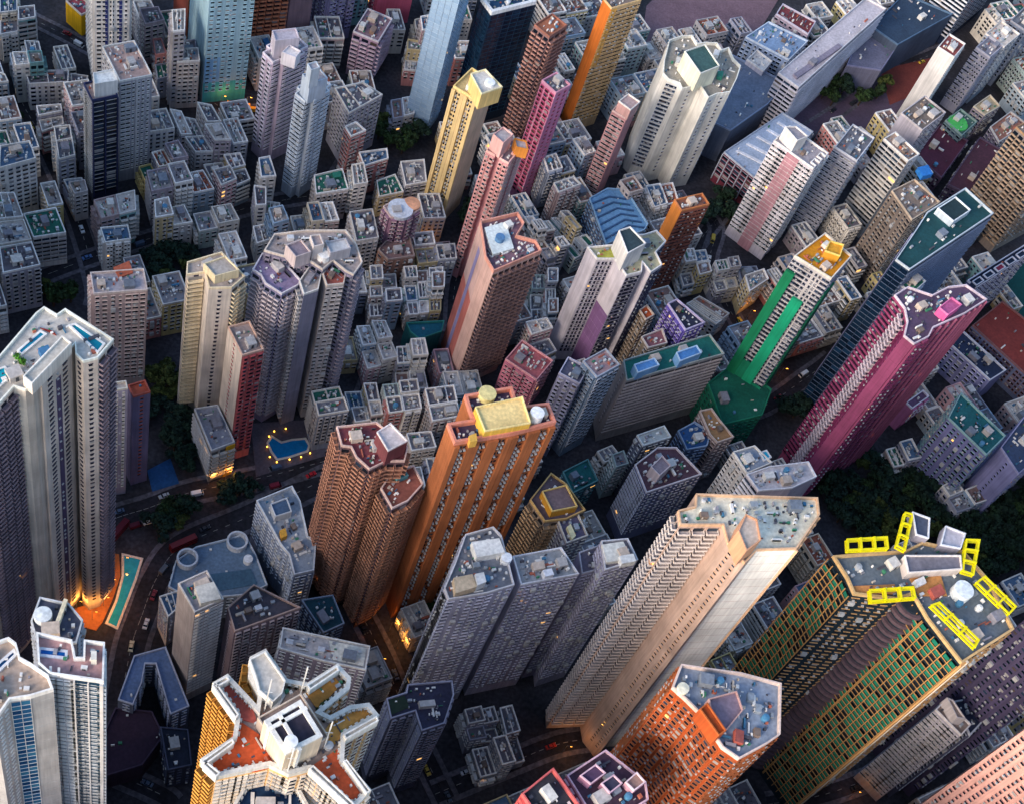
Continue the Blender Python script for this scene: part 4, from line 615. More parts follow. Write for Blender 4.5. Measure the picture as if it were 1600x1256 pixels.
{'label':'steel grey annex tower with framed dark roof,behind the slim white dotted tower','poly':[(269.43,209.72),(273.61,196.9),(280.41,203.32),(275.31,211.26)],'h':67.5,'st':['P3','P3','bP3.4','bP3.4'],'wall':'#50546a','trim':'#c8ccd4','roof':'#2c3246','clut':3,'ang':-1.26,'seed':75},
{'label':'pink stone tower with small square windows filling the bottom right corner','poly':[(255.7,151.94),(259.21,154.44),(257.96,156.2),(261.48,158.71),(262.74,156.94),(266.25,159.45),(265.0,161.21),(268.51,163.71),(269.77,161.95),(273.29,164.46),(262.82,179.16),(245.23,166.64)],'h':147.5,'st':['P3','bP3.4','P3','N','P3','bP3.4','P3','N','P3','bP3.4','bP3.4','P2.8'],'wall':'#cf9c8e','trim':'#e0b8a4','roof':'#a88c84','ang':0.62,'seed':76,'ledge':'#b48478'},
{'label':'dark plum slab with faint window rows,cut by the right edge below the scaffold tower','poly':[(282.38,198.0),(303.68,213.5),(290.21,232.01),(268.9,216.53)],'h':125.0,'st':['P3','bP3.4','bP3.4','P3'],'wall':'#4c4460','trim':'#6c6078','roof':'#504860','ang':0.63,'seed':77,'ledge':'#5c5470'},
{'label':'orange brick tower with a wide grey roof and reddish balcony flank at the bottom','poly':[(135.5,163.0),(139.4,159.15),(145.1,149.84),(149.75,146.89),(158.62,152.11),(162.79,155.11),(164.86,170.84),(152.51,173.02),(142.01,173.39),(134.7,173.86),(131.54,166.5)],'h':152.5,'st':['B3','B3','B3','D3','D3','bP3.4','bP3.4','bP3.4','bP3.4','D2.8','B3'],'wall':'#a84c20','trim':'#d6c0b4','roof':'#8c98a8','clut':12,'ang':1.44,'seed':78,'ex':[('box','roof_room',[(141.68,156.36),(145.6,153.7),(151.11,160.25),(149.71,165.89),(141.05,162.76)],0.0,3.75,'#b08c88','#8a7884','#d0a498'),('cyl','satellite_dome',134.5,166.12,1.75,2.5,'#f0ead0'),('box','roof_room',[(142.22,150.97),(144.61,152.66),(139.61,160.47),(137.2,158.36)],0.0,6.25,'#b85424','#a84c20','#c06430')],'ledge':'#b8683c','par':1.8,'junk':0.2},
{'label':'coral red tower with a dark roof pit at the bottom edge','poly':[(91.62,138.44),(98.3,129.22),(108.51,136.09),(100.75,146.54)],'h':135.0,'st':['M4.5','M4.5','bP3.4','bP3.4'],'wall':'#d0605c','trim':'#d86a68','roof':'#3c4048','clut':5,'ang':2.21,'seed':79,'par':2},
{'label':'mauve tower with a lattice of pink roof frames at the bottom edge','poly':[(105.5,145.92),(114.8,131.19),(129.53,140.71),(129.04,145.92),(117.33,154.5)],'h':132.5,'st':['B3','B3','bP3.4','bP3.4','bP3.4'],'wall':'#94607c','trim':'#dcb8c4','roof':'#4c3848','clut':9,'ang':0.57,'seed':80,'ex':[('box','roof_cell',[(124.45,141.88),(128.01,144.76),(125.49,147.56),(121.91,144.28)],0.0,3.12,'#c89aa8','#a8887c','#e8d0d4'),('box','roof_cell',[(117.24,140.57),(121.14,143.85),(118.6,146.26),(114.71,143.34)],0.0,3.12,'#a87890','#3c3c50','#dcb8c4'),('box','roof_cell',[(111.7,142.73),(116.34,146.45),(113.4,148.85),(108.59,145.09)],0.0,3.12,'#a87890','#54405c','#dcb8c4')]},
{'label':'dark tower with navy roof terraces near the bottom centre','poly':[(64.33,186.44),(72.4,189.88),(74.81,183.11),(82.51,186.49),(85.55,197.04),(84.77,202.07),(69.41,199.2),(69.09,196.41),(62.47,193.5)],'h':62.54,'st':['B3','D3','B3','B3','bP3.4','bP3.4','N','bP3.4','D3'],'wall':'#5f6478','trim':'#9c9cac','roof':'#343448','clut':6,'ang':-2.96,'seed':81,'ex':[('flat','terrace',[(64.64,188.16),(70.55,191.41),(68.65,195.35),(62.69,192.96)],0.25,'#2c3c30')]},
{'label':'blocky tower with a white framed rooftop pool,lower left corner','poly':[(-36.73,141.86),(-33.71,139.57),(-21.34,138.84),(-22.54,148.69),(-27.46,148.85),(-26.91,144.46),(-28.65,144.29),(-30.09,148.57),(-38.52,149.69)],'h':187.5,'st':['N','D3','D3.2','bP3.4','N','bP3.4','D3.2','bP3.4','N'],'wall':'#a4a2a8','trim':'#eceae4','roof':'#b08c8c','clut':3,'ang':-0.06,'seed':82,'ex':[('pool',[(-37.24,144.12),(-30.5,143.99),(-30.72,146.25),(-37.49,146.39)],'#0c58a4','#cfd4dc'),('flat','deck_slab',[(-33.81,139.51),(-33.25,139.57),(-33.59,141.62),(-34.16,141.58)],1.25,'#e8e2da'),('flat','deck_slab',[(-31.91,139.39),(-31.34,139.44),(-31.69,141.5),(-32.25,141.44)],1.25,'#e8e2da'),('box','roof_house',[(-24.94,143.29),(-23.64,143.42),(-23.99,145.66),(-25.29,145.54)],0.0,3.12,'#e2ddd0',None,None)],'panels':[(1,0.47,0.7,0,1,'#0e3048',0.25),(1,0.44,0.47,0,1,'#c8c6c4',0.6),(1,0.7,0.73,0,1,'#c8c6c4',0.6),(1,0.73,0.93,0,1,'#123c54',0.2),(1,0.93,1,0,1,'#c8c6c4',0.6)],'par':1.8},
{'label':'white and blue glass tower with angled roof terraces in the bottom left corner','poly':[(-51.49,129.41),(-43.74,127.03),(-41.36,132.51),(-37.02,133.7),(-32.23,135.89),(-33.95,139.24),(-38.15,141.71),(-40.99,143.05),(-42.49,146.49),(-44.46,147.75),(-52.31,143.54)],'h':187.5,'st':['N','T3','G3','N','bP3.4','bP3.4','bP3.4','N','bP3.4','bP3.4','bP3.4'],'wall':'#b4b0ac','trim':'#eeeae2','roof':'#b8a494','clut':2,'ang':-1.51,'seed':83,'ex':[('pool',[(-45.35,138.82),(-41.85,143.99),(-42.85,145.51),(-46.55,140.62)],'#10406c','#e4e4e4')],'glass':('#2c6088','#3c7898','#1c4870'),'par':1.8},
{'label':'tower with a round metal tank roof,tucked behind the rooftop pool tower','poly':[(-41.95,163.68),(-32.43,165.76),(-31.84,172.54),(-36.24,177.0),(-44.11,178.04),(-45.15,170.75)],'h':147.5,'st':['P3','P3','bP3.4','bP3.4','bP3.4','P3'],'wall':'#5c6070','trim':'#c4c8cc','roof':'#54586a','clut':10,'ang':0.21,'seed':84,'ex':[('cyl','round_tank',-42.21,172.33,2.38,2.5,'#dce2e2'),('flat','roof_beam',[(-39.2,167.25),(-38.17,166.99),(-36.58,177.29),(-37.62,177.55)],2.5,'#e8dcbc')]},
{'label':'white crowned star plan tower with orange terraces around a latticed core','poly':[(12.28,148.64),(15.12,143.8),(15.05,141.26),(7.2,148.66),(3.73,145.94),(10.36,138.0),(10.16,132.56),(3.04,126.33),(7.3,122.22),(19.6,126.08),(24.4,124.22),(29.24,125.9),(39.61,117.79),(41.31,117.93),(44.69,121.99),(37.48,129.16),(37.4,135.24),(45.59,141.16),(42.82,144.31),(38.03,143.2),(33.25,140.05),(31.26,140.89),(37.75,147.62),(37.89,150.59),(34.24,154.08),(27.03,148.16),(22.0,148.71),(15.85,156.28),(12.09,153.62)],'h':175.0,'st':['K2.6','N','bP3.4','bP3.4','K2.6','K2.6','bP3.4','K2.6','D3','D3','B3','D3','N','B3','bP3.4','bP3.4','B3','bP3.4','bP3.4','bP3.4','bP3.4','B3','bP3.4','bP3.4','bP3.4','bP3.4','bP3.4','bP3.4','K2.6'],'wall':'#dcb078','trim':'#d2cec4','roof':'#a08c80','ang':0.6,'seed':85,'ex':[('box','core_house',[(22.49,124.99),(30.86,130.28),(24.82,138.96),(16.65,132.88)],0.0,12.5,'#e0ccb0','#34303e','#e8e4da',1.1),('box','crown_block',[(14.2,146.9),(15.11,143.95),(18.81,141.28),(20.94,143.82),(21.44,147.26),(15.69,154.6),(11.96,151.97)],0.0,3.75,'#d8d6d0','#c4beb4','#e8e4da'),('box','crown_block',[(27.69,145.56),(34.65,151.55),(33.92,152.7),(26.79,146.84)],0.0,3.12,'#dcd8cc','#c4beb4','#e8e4da'),('box','crown_block',[(37.41,133.56),(45.23,139.06),(44.68,140.36),(36.7,134.82)],0.0,3.12,'#dcd8cc','#c4beb4','#e8e4da'),('box','crown_block',[(10.3,136.45),(10.95,137.66),(4.71,145.24),(3.69,144.64)],0.0,3.12,'#dcd8cc','#c4beb4','#e8e4da'),('box','crown_block',[(4.84,144.08),(7.86,146.39),(6.97,147.31),(3.94,145.16)],0.0,3.12,'#dcd8cc','#c4beb4','#e8e4da'),('box','crown_block',[(4.31,124.35),(10.64,130.3),(10.06,131.38),(3.31,125.21)],0.0,3.12,'#dcd8cc','#c4beb4','#e8e4da'),('box','crown_block',[(8.1,122.78),(4.68,125.17),(3.86,124.31),(7.19,121.6)],0.0,3.12,'#dcd8cc','#c4beb4','#e8e4da'),('box','crown_block',[(43.22,120.34),(44.26,121.21),(37.89,128.55),(37.14,128.0)],0.0,3.12,'#dcd8cc','#c4beb4','#e8e4da'),('box','crown_block',[(39.41,116.75),(40.43,117.76),(29.93,126.45),(28.93,125.4)],0.0,3.12,'#dcd8cc','#c4beb4','#e8e4da'),('box','core_skirt',[(23.26,125.64),(33.05,132.9),(25.35,143.46),(15.39,136.25)],0.0,5.62,'#a8988c','#8c7c78','#c8b8a8'),('flat','terrace',[(4.99,126.35),(8.28,124.22),(16.6,124.9),(20.31,126.33),(21.97,126.78),(16.3,134.43),(11.0,137.59),(9.46,131.55)],0.38,'#c8552c'),('flat','terrace',[(10.97,137.91),(15.74,137.01),(14.46,140.56),(7.12,147.64),(5.44,145.78)],0.38,'#b8584a'),('flat','terrace',[(31.32,135.07),(34.65,132.88),(36.7,135.54),(44.07,141.21),(42.67,143.12),(38.52,142.07),(33.46,138.59)],0.38,'#c89048'),('flat','terrace',[(29.41,127.06),(40.54,119.64),(43.22,121.75),(36.83,128.65),(36.26,132.53),(31.18,128.5)],0.38,'#d4603a'),('flat','core_beam',[(25.46,125.96),(26.18,126.49),(20.64,134.76),(19.93,134.21)],13.5,'#f0ece4'),('flat','core_beam',[(18.15,130.39),(26.75,136.61),(26.23,137.38),(17.62,131.14)],13.5,'#f0ece4'),('cyl','satellite_dish',23.31,127.5,1.62,15.62,'#f6f6f4'),('flat','white_terrace',[(13.86,148.24),(15.22,145.64),(19.82,140.33),(21.94,145.07),(21.09,147.56),(15.67,154.29),(12.86,151.93)],0.5,'#d8d8d4'),('flat','deck',[(30.18,141.94),(35.79,149.3),(33.39,151.15),(26.97,146.06)],0.5,'#b8803c'),('green',[(30.9,140.61),(36.0,145.82),(34.96,146.76),(29.8,142.36)],80,'#3c4a24'),('mast',17.0,140.6,20.0),('mast',23.86,125.14,17.5),('mast',32.36,132.32,17.5),('mast',25.46,145.61,17.5),('clut',[(36.61,136.43),(42.12,140.61),(40.39,142.83),(34.1,140.56)],6),('clut',[(9.76,140.36),(12.39,142.27),(8.12,146.95),(5.71,146.04)],5)],'balc':'#e0a048','ledge':'#e6dccc','par':2.2,'pth':1.1,'cren':1,'junk':0.2},
{'label':'blue roofed wing with white battlements at the bottom edge under the star plan tower','poly':[(15.76,112.49),(29.7,113.46),(30.99,121.25),(28.42,125.29),(23.56,129.85),(20.11,129.08),(14.5,124.85),(12.45,120.5)],'h':162.5,'st':['D3','B3','bP3.4','bP3.4','bP3.4','bP3.4','bP3.4','M4'],'wall':'#d8c4a4','trim':'#d2cec4','roof':'#1c3a5c','clut':8,'ang':0.07,'seed':86,'par':2,'pth':0.8,'cren':1},
{'name':'podium','label':'blue grey rounded podium with two ring vents beside the curved road','cat':'building','poly':[(-5.55,244.26),(14.03,248.54),(21.45,253.39),(15.96,265.54),(10.99,274.09),(4.94,271.4),(-6.76,266.39),(-13.54,259.59),(-14.71,248.5)],'h':17.5,'st':['P4','P4','bP3.4','bP3.4','bP3.4','bP3.4','bP3.4','P4','P4'],'wall':'#7c8694','trim':'#c4ccd4','roof':'#6a8096','clut':0,'ang':0.22,'seed':87,'z0':1,'ex':[('ring','ring_vent',-9.28,260.38,4.0,3.12,'#d0d4da'),('ring','ring_vent',8.28,269.86,4.0,3.12,'#d0d4da'),('cyl','round_tank',13.12,262.8,1.75,2.5,'#eceef0'),('flat','deck',[(-5.79,246.19),(17.56,253.6),(14.56,259.74),(-6.74,254.04)],0.31,'#48687f')],'junk':0.012},
{'name':'podium','label':'A shaped blue grey podium roof with an inner court,lower left','cat':'building','poly':[(-26.26,202.05),(-20.79,200.65),(-18.93,209.48),(-18.75,216.32),(-15.21,216.68),(-7.7,198.28),(-1.49,201.94),(-5.01,208.85),(-12.52,223.65),(-23.16,219.09)],'h':20.0,'st':['P4','P4','P4','P4','P4','P4','bP3.4','bP3.4','bP3.4','bP3.4'],'wall':'#5c6478','trim':'#b4b8c8','roof':'#64789c','clut':1,'ang':-1.18,'seed':88,'z0':1,'junk':0.012},
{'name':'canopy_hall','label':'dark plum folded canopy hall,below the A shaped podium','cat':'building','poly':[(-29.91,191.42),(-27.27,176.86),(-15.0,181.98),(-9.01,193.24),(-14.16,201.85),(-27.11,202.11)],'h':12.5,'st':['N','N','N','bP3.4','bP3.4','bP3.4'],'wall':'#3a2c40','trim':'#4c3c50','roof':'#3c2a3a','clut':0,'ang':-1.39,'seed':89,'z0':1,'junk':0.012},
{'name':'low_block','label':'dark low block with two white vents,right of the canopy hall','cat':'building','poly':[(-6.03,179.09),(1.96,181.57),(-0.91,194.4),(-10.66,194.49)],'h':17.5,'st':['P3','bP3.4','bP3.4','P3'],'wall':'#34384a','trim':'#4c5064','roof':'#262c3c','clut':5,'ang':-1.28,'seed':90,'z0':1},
{'name':'apartment_block','label':'white rimmed low block with pale roof slabs,above the star plan tower','cat':'building','poly':[(25.8,210.15),(41.05,206.98),(55.64,205.12),(56.69,214.24),(41.05,216.22),(26.2,218.04)],'h':57.5,'st':['P3','P3','P3','bP3.4','bP3.4','P3'],'wall':'#8c8494','trim':'#dcdad4','roof':'#c0b8b4','clut':7,'ang':3.02,'seed':91,'ex':[('flat','roof_slab',[(44.2,208.01),(54.81,206.71),(55.32,213.4),(42.4,214.95)],0.5,'#dcd9cc')]},
{'name':'low_block','label':'dark framed block with teal court roof,left of the fallen street lights','cat':'building','poly':[(42.46,228.98),(49.86,233.58),(44.89,244.68),(33.36,241.32)],'h':32.5,'st':['P3','bP3.4','bP3.4','P3'],'wall':'#4c5468','trim':'#8c98a8','roof':'#1f4450','clut':3,'ang':-0.94,'seed':92,'z0':2},
{'name':'hall','label':'big blue grey flat roofed hall near the top right corner','cat':'building','poly':[(333.38,617.9),(372.81,652.81),(344.41,662.74),(319.07,629.26)],'h':22.5,'st':['N','bP3.4','bP3.4','N'],'wall':'#505c70','trim':'#5c7894','roof':'#34465a','clut':2,'ang':0.72,'seed':93,'z0':2,'junk':0.012},
{'name':'annex','label':'lilac low annex in front of the blue grey hall','cat':'building','poly':[(323.15,600.54),(335.56,621.71),(321.21,633.7),(312.82,623.34),(302.75,599.69)],'h':17.5,'st':['N','bP3.4','bP3.4','N','N'],'wall':'#747488','trim':'#8c8cac','roof':'#747488','clut':0,'ang':-1.97,'seed':94,'z0':2,'junk':0.012},
{'name':'school_block','label':'long white roofed school building running up to the top edge','cat':'building','poly':[(261.39,552.75),(321.0,627.09),(309.91,633.51),(251.16,561.0)],'h':37.5,'st':['S4','bP3.4','bP3.4','S4'],'wall':'#c2bcc4','trim':'#d8d4d4','roof':'#c4bcc0','clut':2,'ang':0.89,'seed':95,'z0':2,'ex':[('flat','roof_ridge',[(261.15,559.03),(289.79,589.15),(287.88,591.11),(259.32,561.39)],1.5,'#8a8290')],'ledge':'#d2ccd2','junk':0.012},
{'name':'low_block','label':'pale blue roof cluster left of the long white school','cat':'building','poly':[(263.64,583.84),(276.57,601.66),(254.99,611.26),(240.44,595.73)],'h':27.5,'st':['P3','bP3.4','bP3.4','P3'],'wall':'#8c9cb8','trim':'#c8d4e0','roof':'#88a0bc','clut':6,'ang':-0.47,'seed':96,'z0':2},
{'name':'low_block','label':'low house with a flat brick red roof and pale rim,near the long white school','cat':'building','poly':[(277.2,606.79),(283.02,618.33),(264.86,628.0),(260.15,618.62)],'h':27.5,'st':['P3','bP3.4','P3','P3'],'wall':'#9c8c98','trim':'#c8c0cc','roof':'#7c3c40','clut':2,'ang':-0.61,'seed':97,'z0':2},
{'name':'low_block','label':'white slab roofed hut in the walled yard left of the long white school','cat':'building','poly':[(249.3,574.39),(255.24,583.47),(247.31,590.3),(240.74,581.45)],'h':25.0,'st':['N','bP3.4','bP3.4','N'],'wall':'#b4b0bc','trim':'#dcd8d4','roof':'#d6d0ca','clut':1,'ang':-0.69,'seed':98,'z0':2},
{'name':'sports_hall','label':'wide slate blue flat roofed sports hall right of the big white cross tower','cat':'building','poly':[(214.04,535.51),(228.24,529.69),(250.99,553.83),(262.19,572.35),(234.22,585.89)],'h':22.5,'st':['N','N','N','bP3.4','N'],'wall':'#626c80','trim':'#8494b0','roof':'#6c7688','clut':0,'ang':-1.95,'seed':99,'z0':2,'junk':0.012},
{'name':'market_hall','label':'white striped market roof above a maroon wall','cat':'building','poly':[(242.86,498.47),(275.27,541.44),(259.5,551.73),(224.24,516.17)],'h':20.0,'st':['V4','bP3.4','bP3.4','V4'],'wall':'#6c2c3c','trim':'#b4bcc8','roof':'#aab8cc','clut':0,'ang':0.92,'seed':100,'z0':2,'ex':[('flat','roof_rib',[(249.93,510.11),(251.46,511.74),(232.15,519.9),(231.02,518.79)],0.62,'#e2e4ea'),('flat','roof_rib',[(255.01,515.96),(256.56,517.61),(238.19,526.06),(237.05,524.92)],0.62,'#e2e4ea'),('flat','roof_rib',[(260.14,521.89),(261.71,523.55),(244.3,532.29),(243.15,531.15)],0.62,'#e2e4ea'),('flat','roof_rib',[(265.34,527.89),(266.93,529.56),(250.49,538.6),(249.33,537.44)],0.62,'#e2e4ea'),('flat','roof_rib',[(270.59,533.94),(272.2,535.64),(256.76,544.99),(255.59,543.81)],0.62,'#e2e4ea')],'junk':0.012},
{'name':'hall','label':'pale blue ribbed hall roof with a curved ridge in the centre of the old blocks','cat':'building','poly':[(157.88,437.51),(176.9,449.61),(179.01,453.94),(169.29,473.58),(159.79,472.46),(150.76,464.23)],'h':27.5,'st':['P3','P3','bP3.4','bP3.4','bP3.4','P3'],'wall':'#5c6880','trim':'#8cb0cc','roof':'#6c98bc','clut':0,'ang':-1.31,'seed':101,'z0':2,'ex':[('flat','roof_rib',[(151.41,460.64),(160.99,467.33),(160.7,468.07),(151.12,461.38)],0.62,'#3c5c80'),('flat','roof_rib',[(152.68,456.54),(162.73,464.07),(162.45,464.81),(152.39,457.27)],0.62,'#3c5c80'),('flat','roof_rib',[(153.93,452.46),(164.48,460.84),(164.19,461.57),(153.65,453.2)],0.62,'#3c5c80'),('flat','roof_rib',[(155.18,448.43),(166.2,457.61),(165.93,458.35),(154.89,449.15)],0.62,'#3c5c80'),('flat','roof_rib',[(156.41,444.4),(167.93,454.41),(167.65,455.14),(156.14,445.11)],0.62,'#3c5c80'),('flat','roof_rib',[(157.65,440.4),(169.65,451.21),(169.36,451.94),(157.36,441.11)],0.62,'#3c5c80'),('flat','roof_rib',[(160.99,467.33),(169.14,467.35),(168.85,468.1),(160.7,468.07)],0.62,'#3c5c80'),('flat','roof_rib',[(162.73,464.07),(170.88,464.1),(170.59,464.84),(162.45,464.81)],0.62,'#3c5c80'),('flat','roof_rib',[(164.48,460.84),(172.6,460.85),(172.31,461.59),(164.19,461.57)],0.62,'#3c5c80'),('flat','roof_rib',[(166.2,457.61),(174.31,457.62),(174.04,458.36),(165.93,458.35)],0.62,'#3c5c80'),('flat','roof_rib',[(167.93,454.41),(176.02,454.4),(175.75,455.14),(167.65,455.14)],0.62,'#3c5c80'),('flat','roof_rib',[(169.65,451.21),(177.73,451.2),(177.46,451.94),(169.36,451.94)],0.62,'#3c5c80')],'junk':0.012},
{'name':'domed_house','label':'peach and white domed roof house at the foot of the yellow tower','cat':'building','poly':[(57.11,425.65),(63.88,426.24),(69.9,432.6),(67.95,438.96),(58.32,436.29),(53.45,431.23)],'h':37.5,'st':['M4','M4','bP3.4','bP3.4','bP3.4','M4'],'wall':'#a07c90','trim':'#d8bcb4','roof':'#c8b4b4','clut':1,'ang':-2.87,'seed':102,'z0':2,'ex':[('cyl','dome',61.11,430.75,5.62,1.88,'#cfd4dc'),('cyl','dome',66.06,434.7,3.75,1.88,'#dca07c')]},
{'name':'low_block','label':'orange roofed cluster lit by street lights in the old centre','cat':'building','poly':[(58.88,414.24),(70.71,418.61),(68.0,429.21),(58.83,427.48),(54.07,419.2)],'h':22.5,'st':['P3','bP3.4','bP3.4','bP3.4','P3'],'wall':'#8c6a5c','trim':'#a08c84','roof':'#8a6c68','clut':7,'ang':0.35,'seed':103,'z0':2},
{'name':'site_shed','label':'emerald hoarding roof beside the foot of the salmon tower','cat':'shed','poly':[(71.11,382.38),(75.45,378.95),(85.16,384.71),(86.15,390.83),(69.24,386.93)],'h':15.0,'st':['N','N','N','bP3.4','N'],'wall':'#1c5c5c','trim':'#2c7c74','roof':'#12586a','clut':0,'ang':-2.91,'seed':104,'z0':1,'junk':0.012},
{'name':'podium','label':'green netted podium at the foot of the renovation tower','cat':'building','poly':[(207.61,347.78),(226.59,355.56),(232.57,370.07),(217.25,383.35),(202.55,368.9)],'h':25.0,'st':['E3','bP3.4','bP3.4','bP3.4','E3'],'wall':'#12604c','trim':'#1a7458','roof':'#0f5a48','clut':1,'ang':-1.34,'seed':105,'z0':2,'ledge':'#12604c','junk':0.012},
{'name':'low_block','label':'low tan roofed block under the green netted podium','cat':'building','poly':[(198.3,336.81),(201.42,333.09),(209.2,337.09),(203.29,345.32),(200.24,350.46),(194.6,348.3)],'h':32.5,'st':['P3','P3','bP3.4','bP3.4','bP3.4','P3'],'wall':'#8c7c7c','trim':'#c8b4a8','roof':'#a07a54','clut':2,'ang':-1.26,'seed':106,'z0':2},
{'name':'low_block','label':'blue cluttered roof block left of the tan roofed block','cat':'building','poly':[(188.38,329.29),(197.69,332.5),(199.99,339.91),(192.85,344.09),(185.04,338.41)],'h':30.0,'st':['P3','bP3.4','bP3.4','bP3.4','P3'],'wall':'#4c5c78','trim':'#8ca0b8','roof':'#2c5484','clut':9,'ang':0.33,'seed':107,'z0':2},
{'name':'low_block','label':'pale rimmed rectangular roof block behind the maroon pit tower','cat':'building','poly':[(165.82,321.86),(178.29,327.99),(175.56,333.27),(163.34,326.8)],'h':40.0,'st':['P3','bP3.4','bP3.4','P3'],'wall':'#5c6070','trim':'#cccfcc','roof':'#b0b4b0','clut':3,'ang':0.46,'seed':108,'z0':2},
{'name':'low_block','label':'teal floored roof court with a pale wall,centre right of the orange tower','cat':'building','poly':[(140.29,306.09),(151.43,313.69),(147.34,323.71),(136.15,315.95)],'h':22.5,'st':['P3','bP3.4','bP3.4','P3'],'wall':'#3c5c68','trim':'#5c8c8c','roof':'#1c5c5c','clut':2,'ang':-2.54,'seed':109,'z0':2},
{'name':'apartment_block','label':'white building with dark window grid and blue roof pool at the magenta tower foot','cat':'building','poly':[(201.39,301.7),(212.81,308.31),(205.94,315.5),(196.34,311.14)],'h':60.0,'st':['P3','bP3.4','bP3.4','P3'],'wall':'#b8b2ae','trim':'#dcd8d0','roof':'#8c98a8','clut':3,'ang':0.52,'seed':110,'z0':2,'ex':[('pool',[(209.36,308.66),(212.85,310.95),(211.02,314.32),(207.59,312.62)],'#1a98b8','#d8d8d8')]},
{'name':'apartment_block','label':'white roofed low tower with an open framed end,right of the blue pool building','cat':'building','poly':[(203.26,291.16),(217.38,294.18),(228.65,300.95),(225.95,307.71),(208.71,302.98),(198.92,298.12)],'h':65.0,'st':['N','N','bP3.4','bP3.4','bP3.4','S4'],'wall':'#b4a8b0','trim':'#e2dee0','roof':'#c0bcc0','clut':9,'ang':-2.87,'seed':111,'z0':2},
{'name':'school_block','label':'lilac block with a teal rooftop strip at the right side','cat':'building','poly':[(321.02,337.59),(332.51,349.11),(314.81,369.23),(306.0,354.65)],'h':42.5,'st':['P3','bP3.4','P3.4','P3.4'],'wall':'#70709c','trim':'#8cb0b0','roof':'#1f6066','clut':3,'ang':2.29,'seed':112,'z0':2},
{'name':'school_block','label':'pale lilac blank walled block cut by the right edge,below the teal strip roof','cat':'building','poly':[(336.31,331.41),(359.38,351.81),(346.24,363.54),(330.42,344.38)],'h':40.0,'st':['P3','bP3.4','Q','Q'],'wall':'#8484ac','trim':'#9c9cbc','roof':'#3c4c68','clut':1,'ang':0.72,'seed':113,'z0':2},
{'name':'low_block','label':'maroon flat roofed low block in the upper right valley','cat':'building','poly':[(350.85,533.88),(372.33,565.44),(357.3,574.64),(338.41,547.38)],'h':10.0,'st':['P3','bP3.4','P3','P3'],'wall':'#4c3a50','trim':'#6c5468','roof':'#5c2c3c','clut':2,'ang':0.97,'seed':114,'z0':1,'junk':0.012},
{'name':'low_block','label':'long maroon roofed shed right of the maroon low block','cat':'building','poly':[(363.81,518.58),(389.21,556.79),(376.35,564.44),(350.39,524.8)],'h':15.0,'st':['P3','bP3.4','P3','P3'],'wall':'#44384c','trim':'#5c4c60','roof':'#54303c','clut':1,'ang':-2.15,'seed':115,'z0':1,'junk':0.012},
{'name':'low_block','label':'low block topped by a light green round court at the upper right','cat':'building','poly':[(365.53,563.04),(377.09,576.11),(368.65,583.95),(357.5,572.74)],'h':15.0,'st':['P3','bP3.4','bP3.4','P3'],'wall':'#5c6c74','trim':'#8ca49c','roof':'#4c6c64','clut':1,'ang':0.85,'seed':116,'z0':1,'ex':[('cyl','green_disc',364.96,572.59,5.75,0.88,'#58c860')]},
{'name':'low_block','label':'beige roofed block between the green disc and the right edge towers','cat':'building','poly':[(379.12,576.55),(390.15,585.84),(385.56,593.65),(373.34,582.04)],'h':20.0,'st':['P3','bP3.4','bP3.4','P3'],'wall':'#7c7484','trim':'#c4b8a4','roof':'#b8a888','clut':2,'ang':-2.38,'seed':117,'z0':2},
{'name':'low_block','label':'terracotta cornered pale rimmed block at the right edge','cat':'building','poly':[(386.5,561.65),(407.1,579.59),(398.7,587.51),(383.34,572.42)],'h':16.25,'st':['P3','bP3.4','bP3.4','P3'],'wall':'#6c6474','trim':'#c4c0bc','roof':'#9c6c5c','clut':6,'ang':0.72,'seed':118,'z0':2},
{'name':'low_block','label':'cluttered cream roof block with a blue tarpaulin at the upper right','cat':'building','poly':[(302.94,461.26),(320.01,475.94),(308.75,488.52),(295.11,478.31)],'h':50.0,'st':['P3','bP3.4','bP3.4','P3'],'wall':'#7c7068','trim':'#c8b49c','roof':'#8c7c70','clut':12,'ang':0.71,'seed':119,'z0':2,'ex':[('flat','tarpaulin',[(312.09,489.03),(317.96,491.91),(316.21,497.44),(310.31,494.51)],3.0,'#2c78c4')]},
{'name':'apartment_block','label':'purple walled block with white rim roof,right of the three lobed white tower foot','cat':'building','poly':[(183.43,374.49),(192.73,380.12),(180.8,390.88),(176.28,387.66)],'h':52.5,'st':['P3','bP3.4','bP3.4','M4'],'wall':'#6c5ca8','trim':'#c0b4d0','roof':'#2c3044','clut':6,'ang':2.41,'seed':120,'z0':2},
{'name':'low_block','label':'small block with an orange roof,left of the purple walled block','cat':'building','poly':[(169.48,384.96),(173.72,388.46),(170.51,393.51),(166.85,390.09)],'h':42.5,'st':['P3','bP3.4','bP3.4','P3'],'wall':'#7c6c5c','trim':'#d0c0b0','roof':'#c05a30','clut':1,'ang':2.14,'seed':121,'z0':2},
{'name':'low_block','label':'small block with a pink and dark split roof,below the orange roofed block','cat':'building','poly':[(168.95,368.05),(177.74,372.18),(175.9,379.71),(166.11,373.66)],'h':45.0,'st':['P3','bP3.4','bP3.4','P3'],'wall':'#8c7c68','trim':'#d0c4bc','roof':'#8c5c64','clut':3,'ang':-2.59,'seed':122,'z0':2},
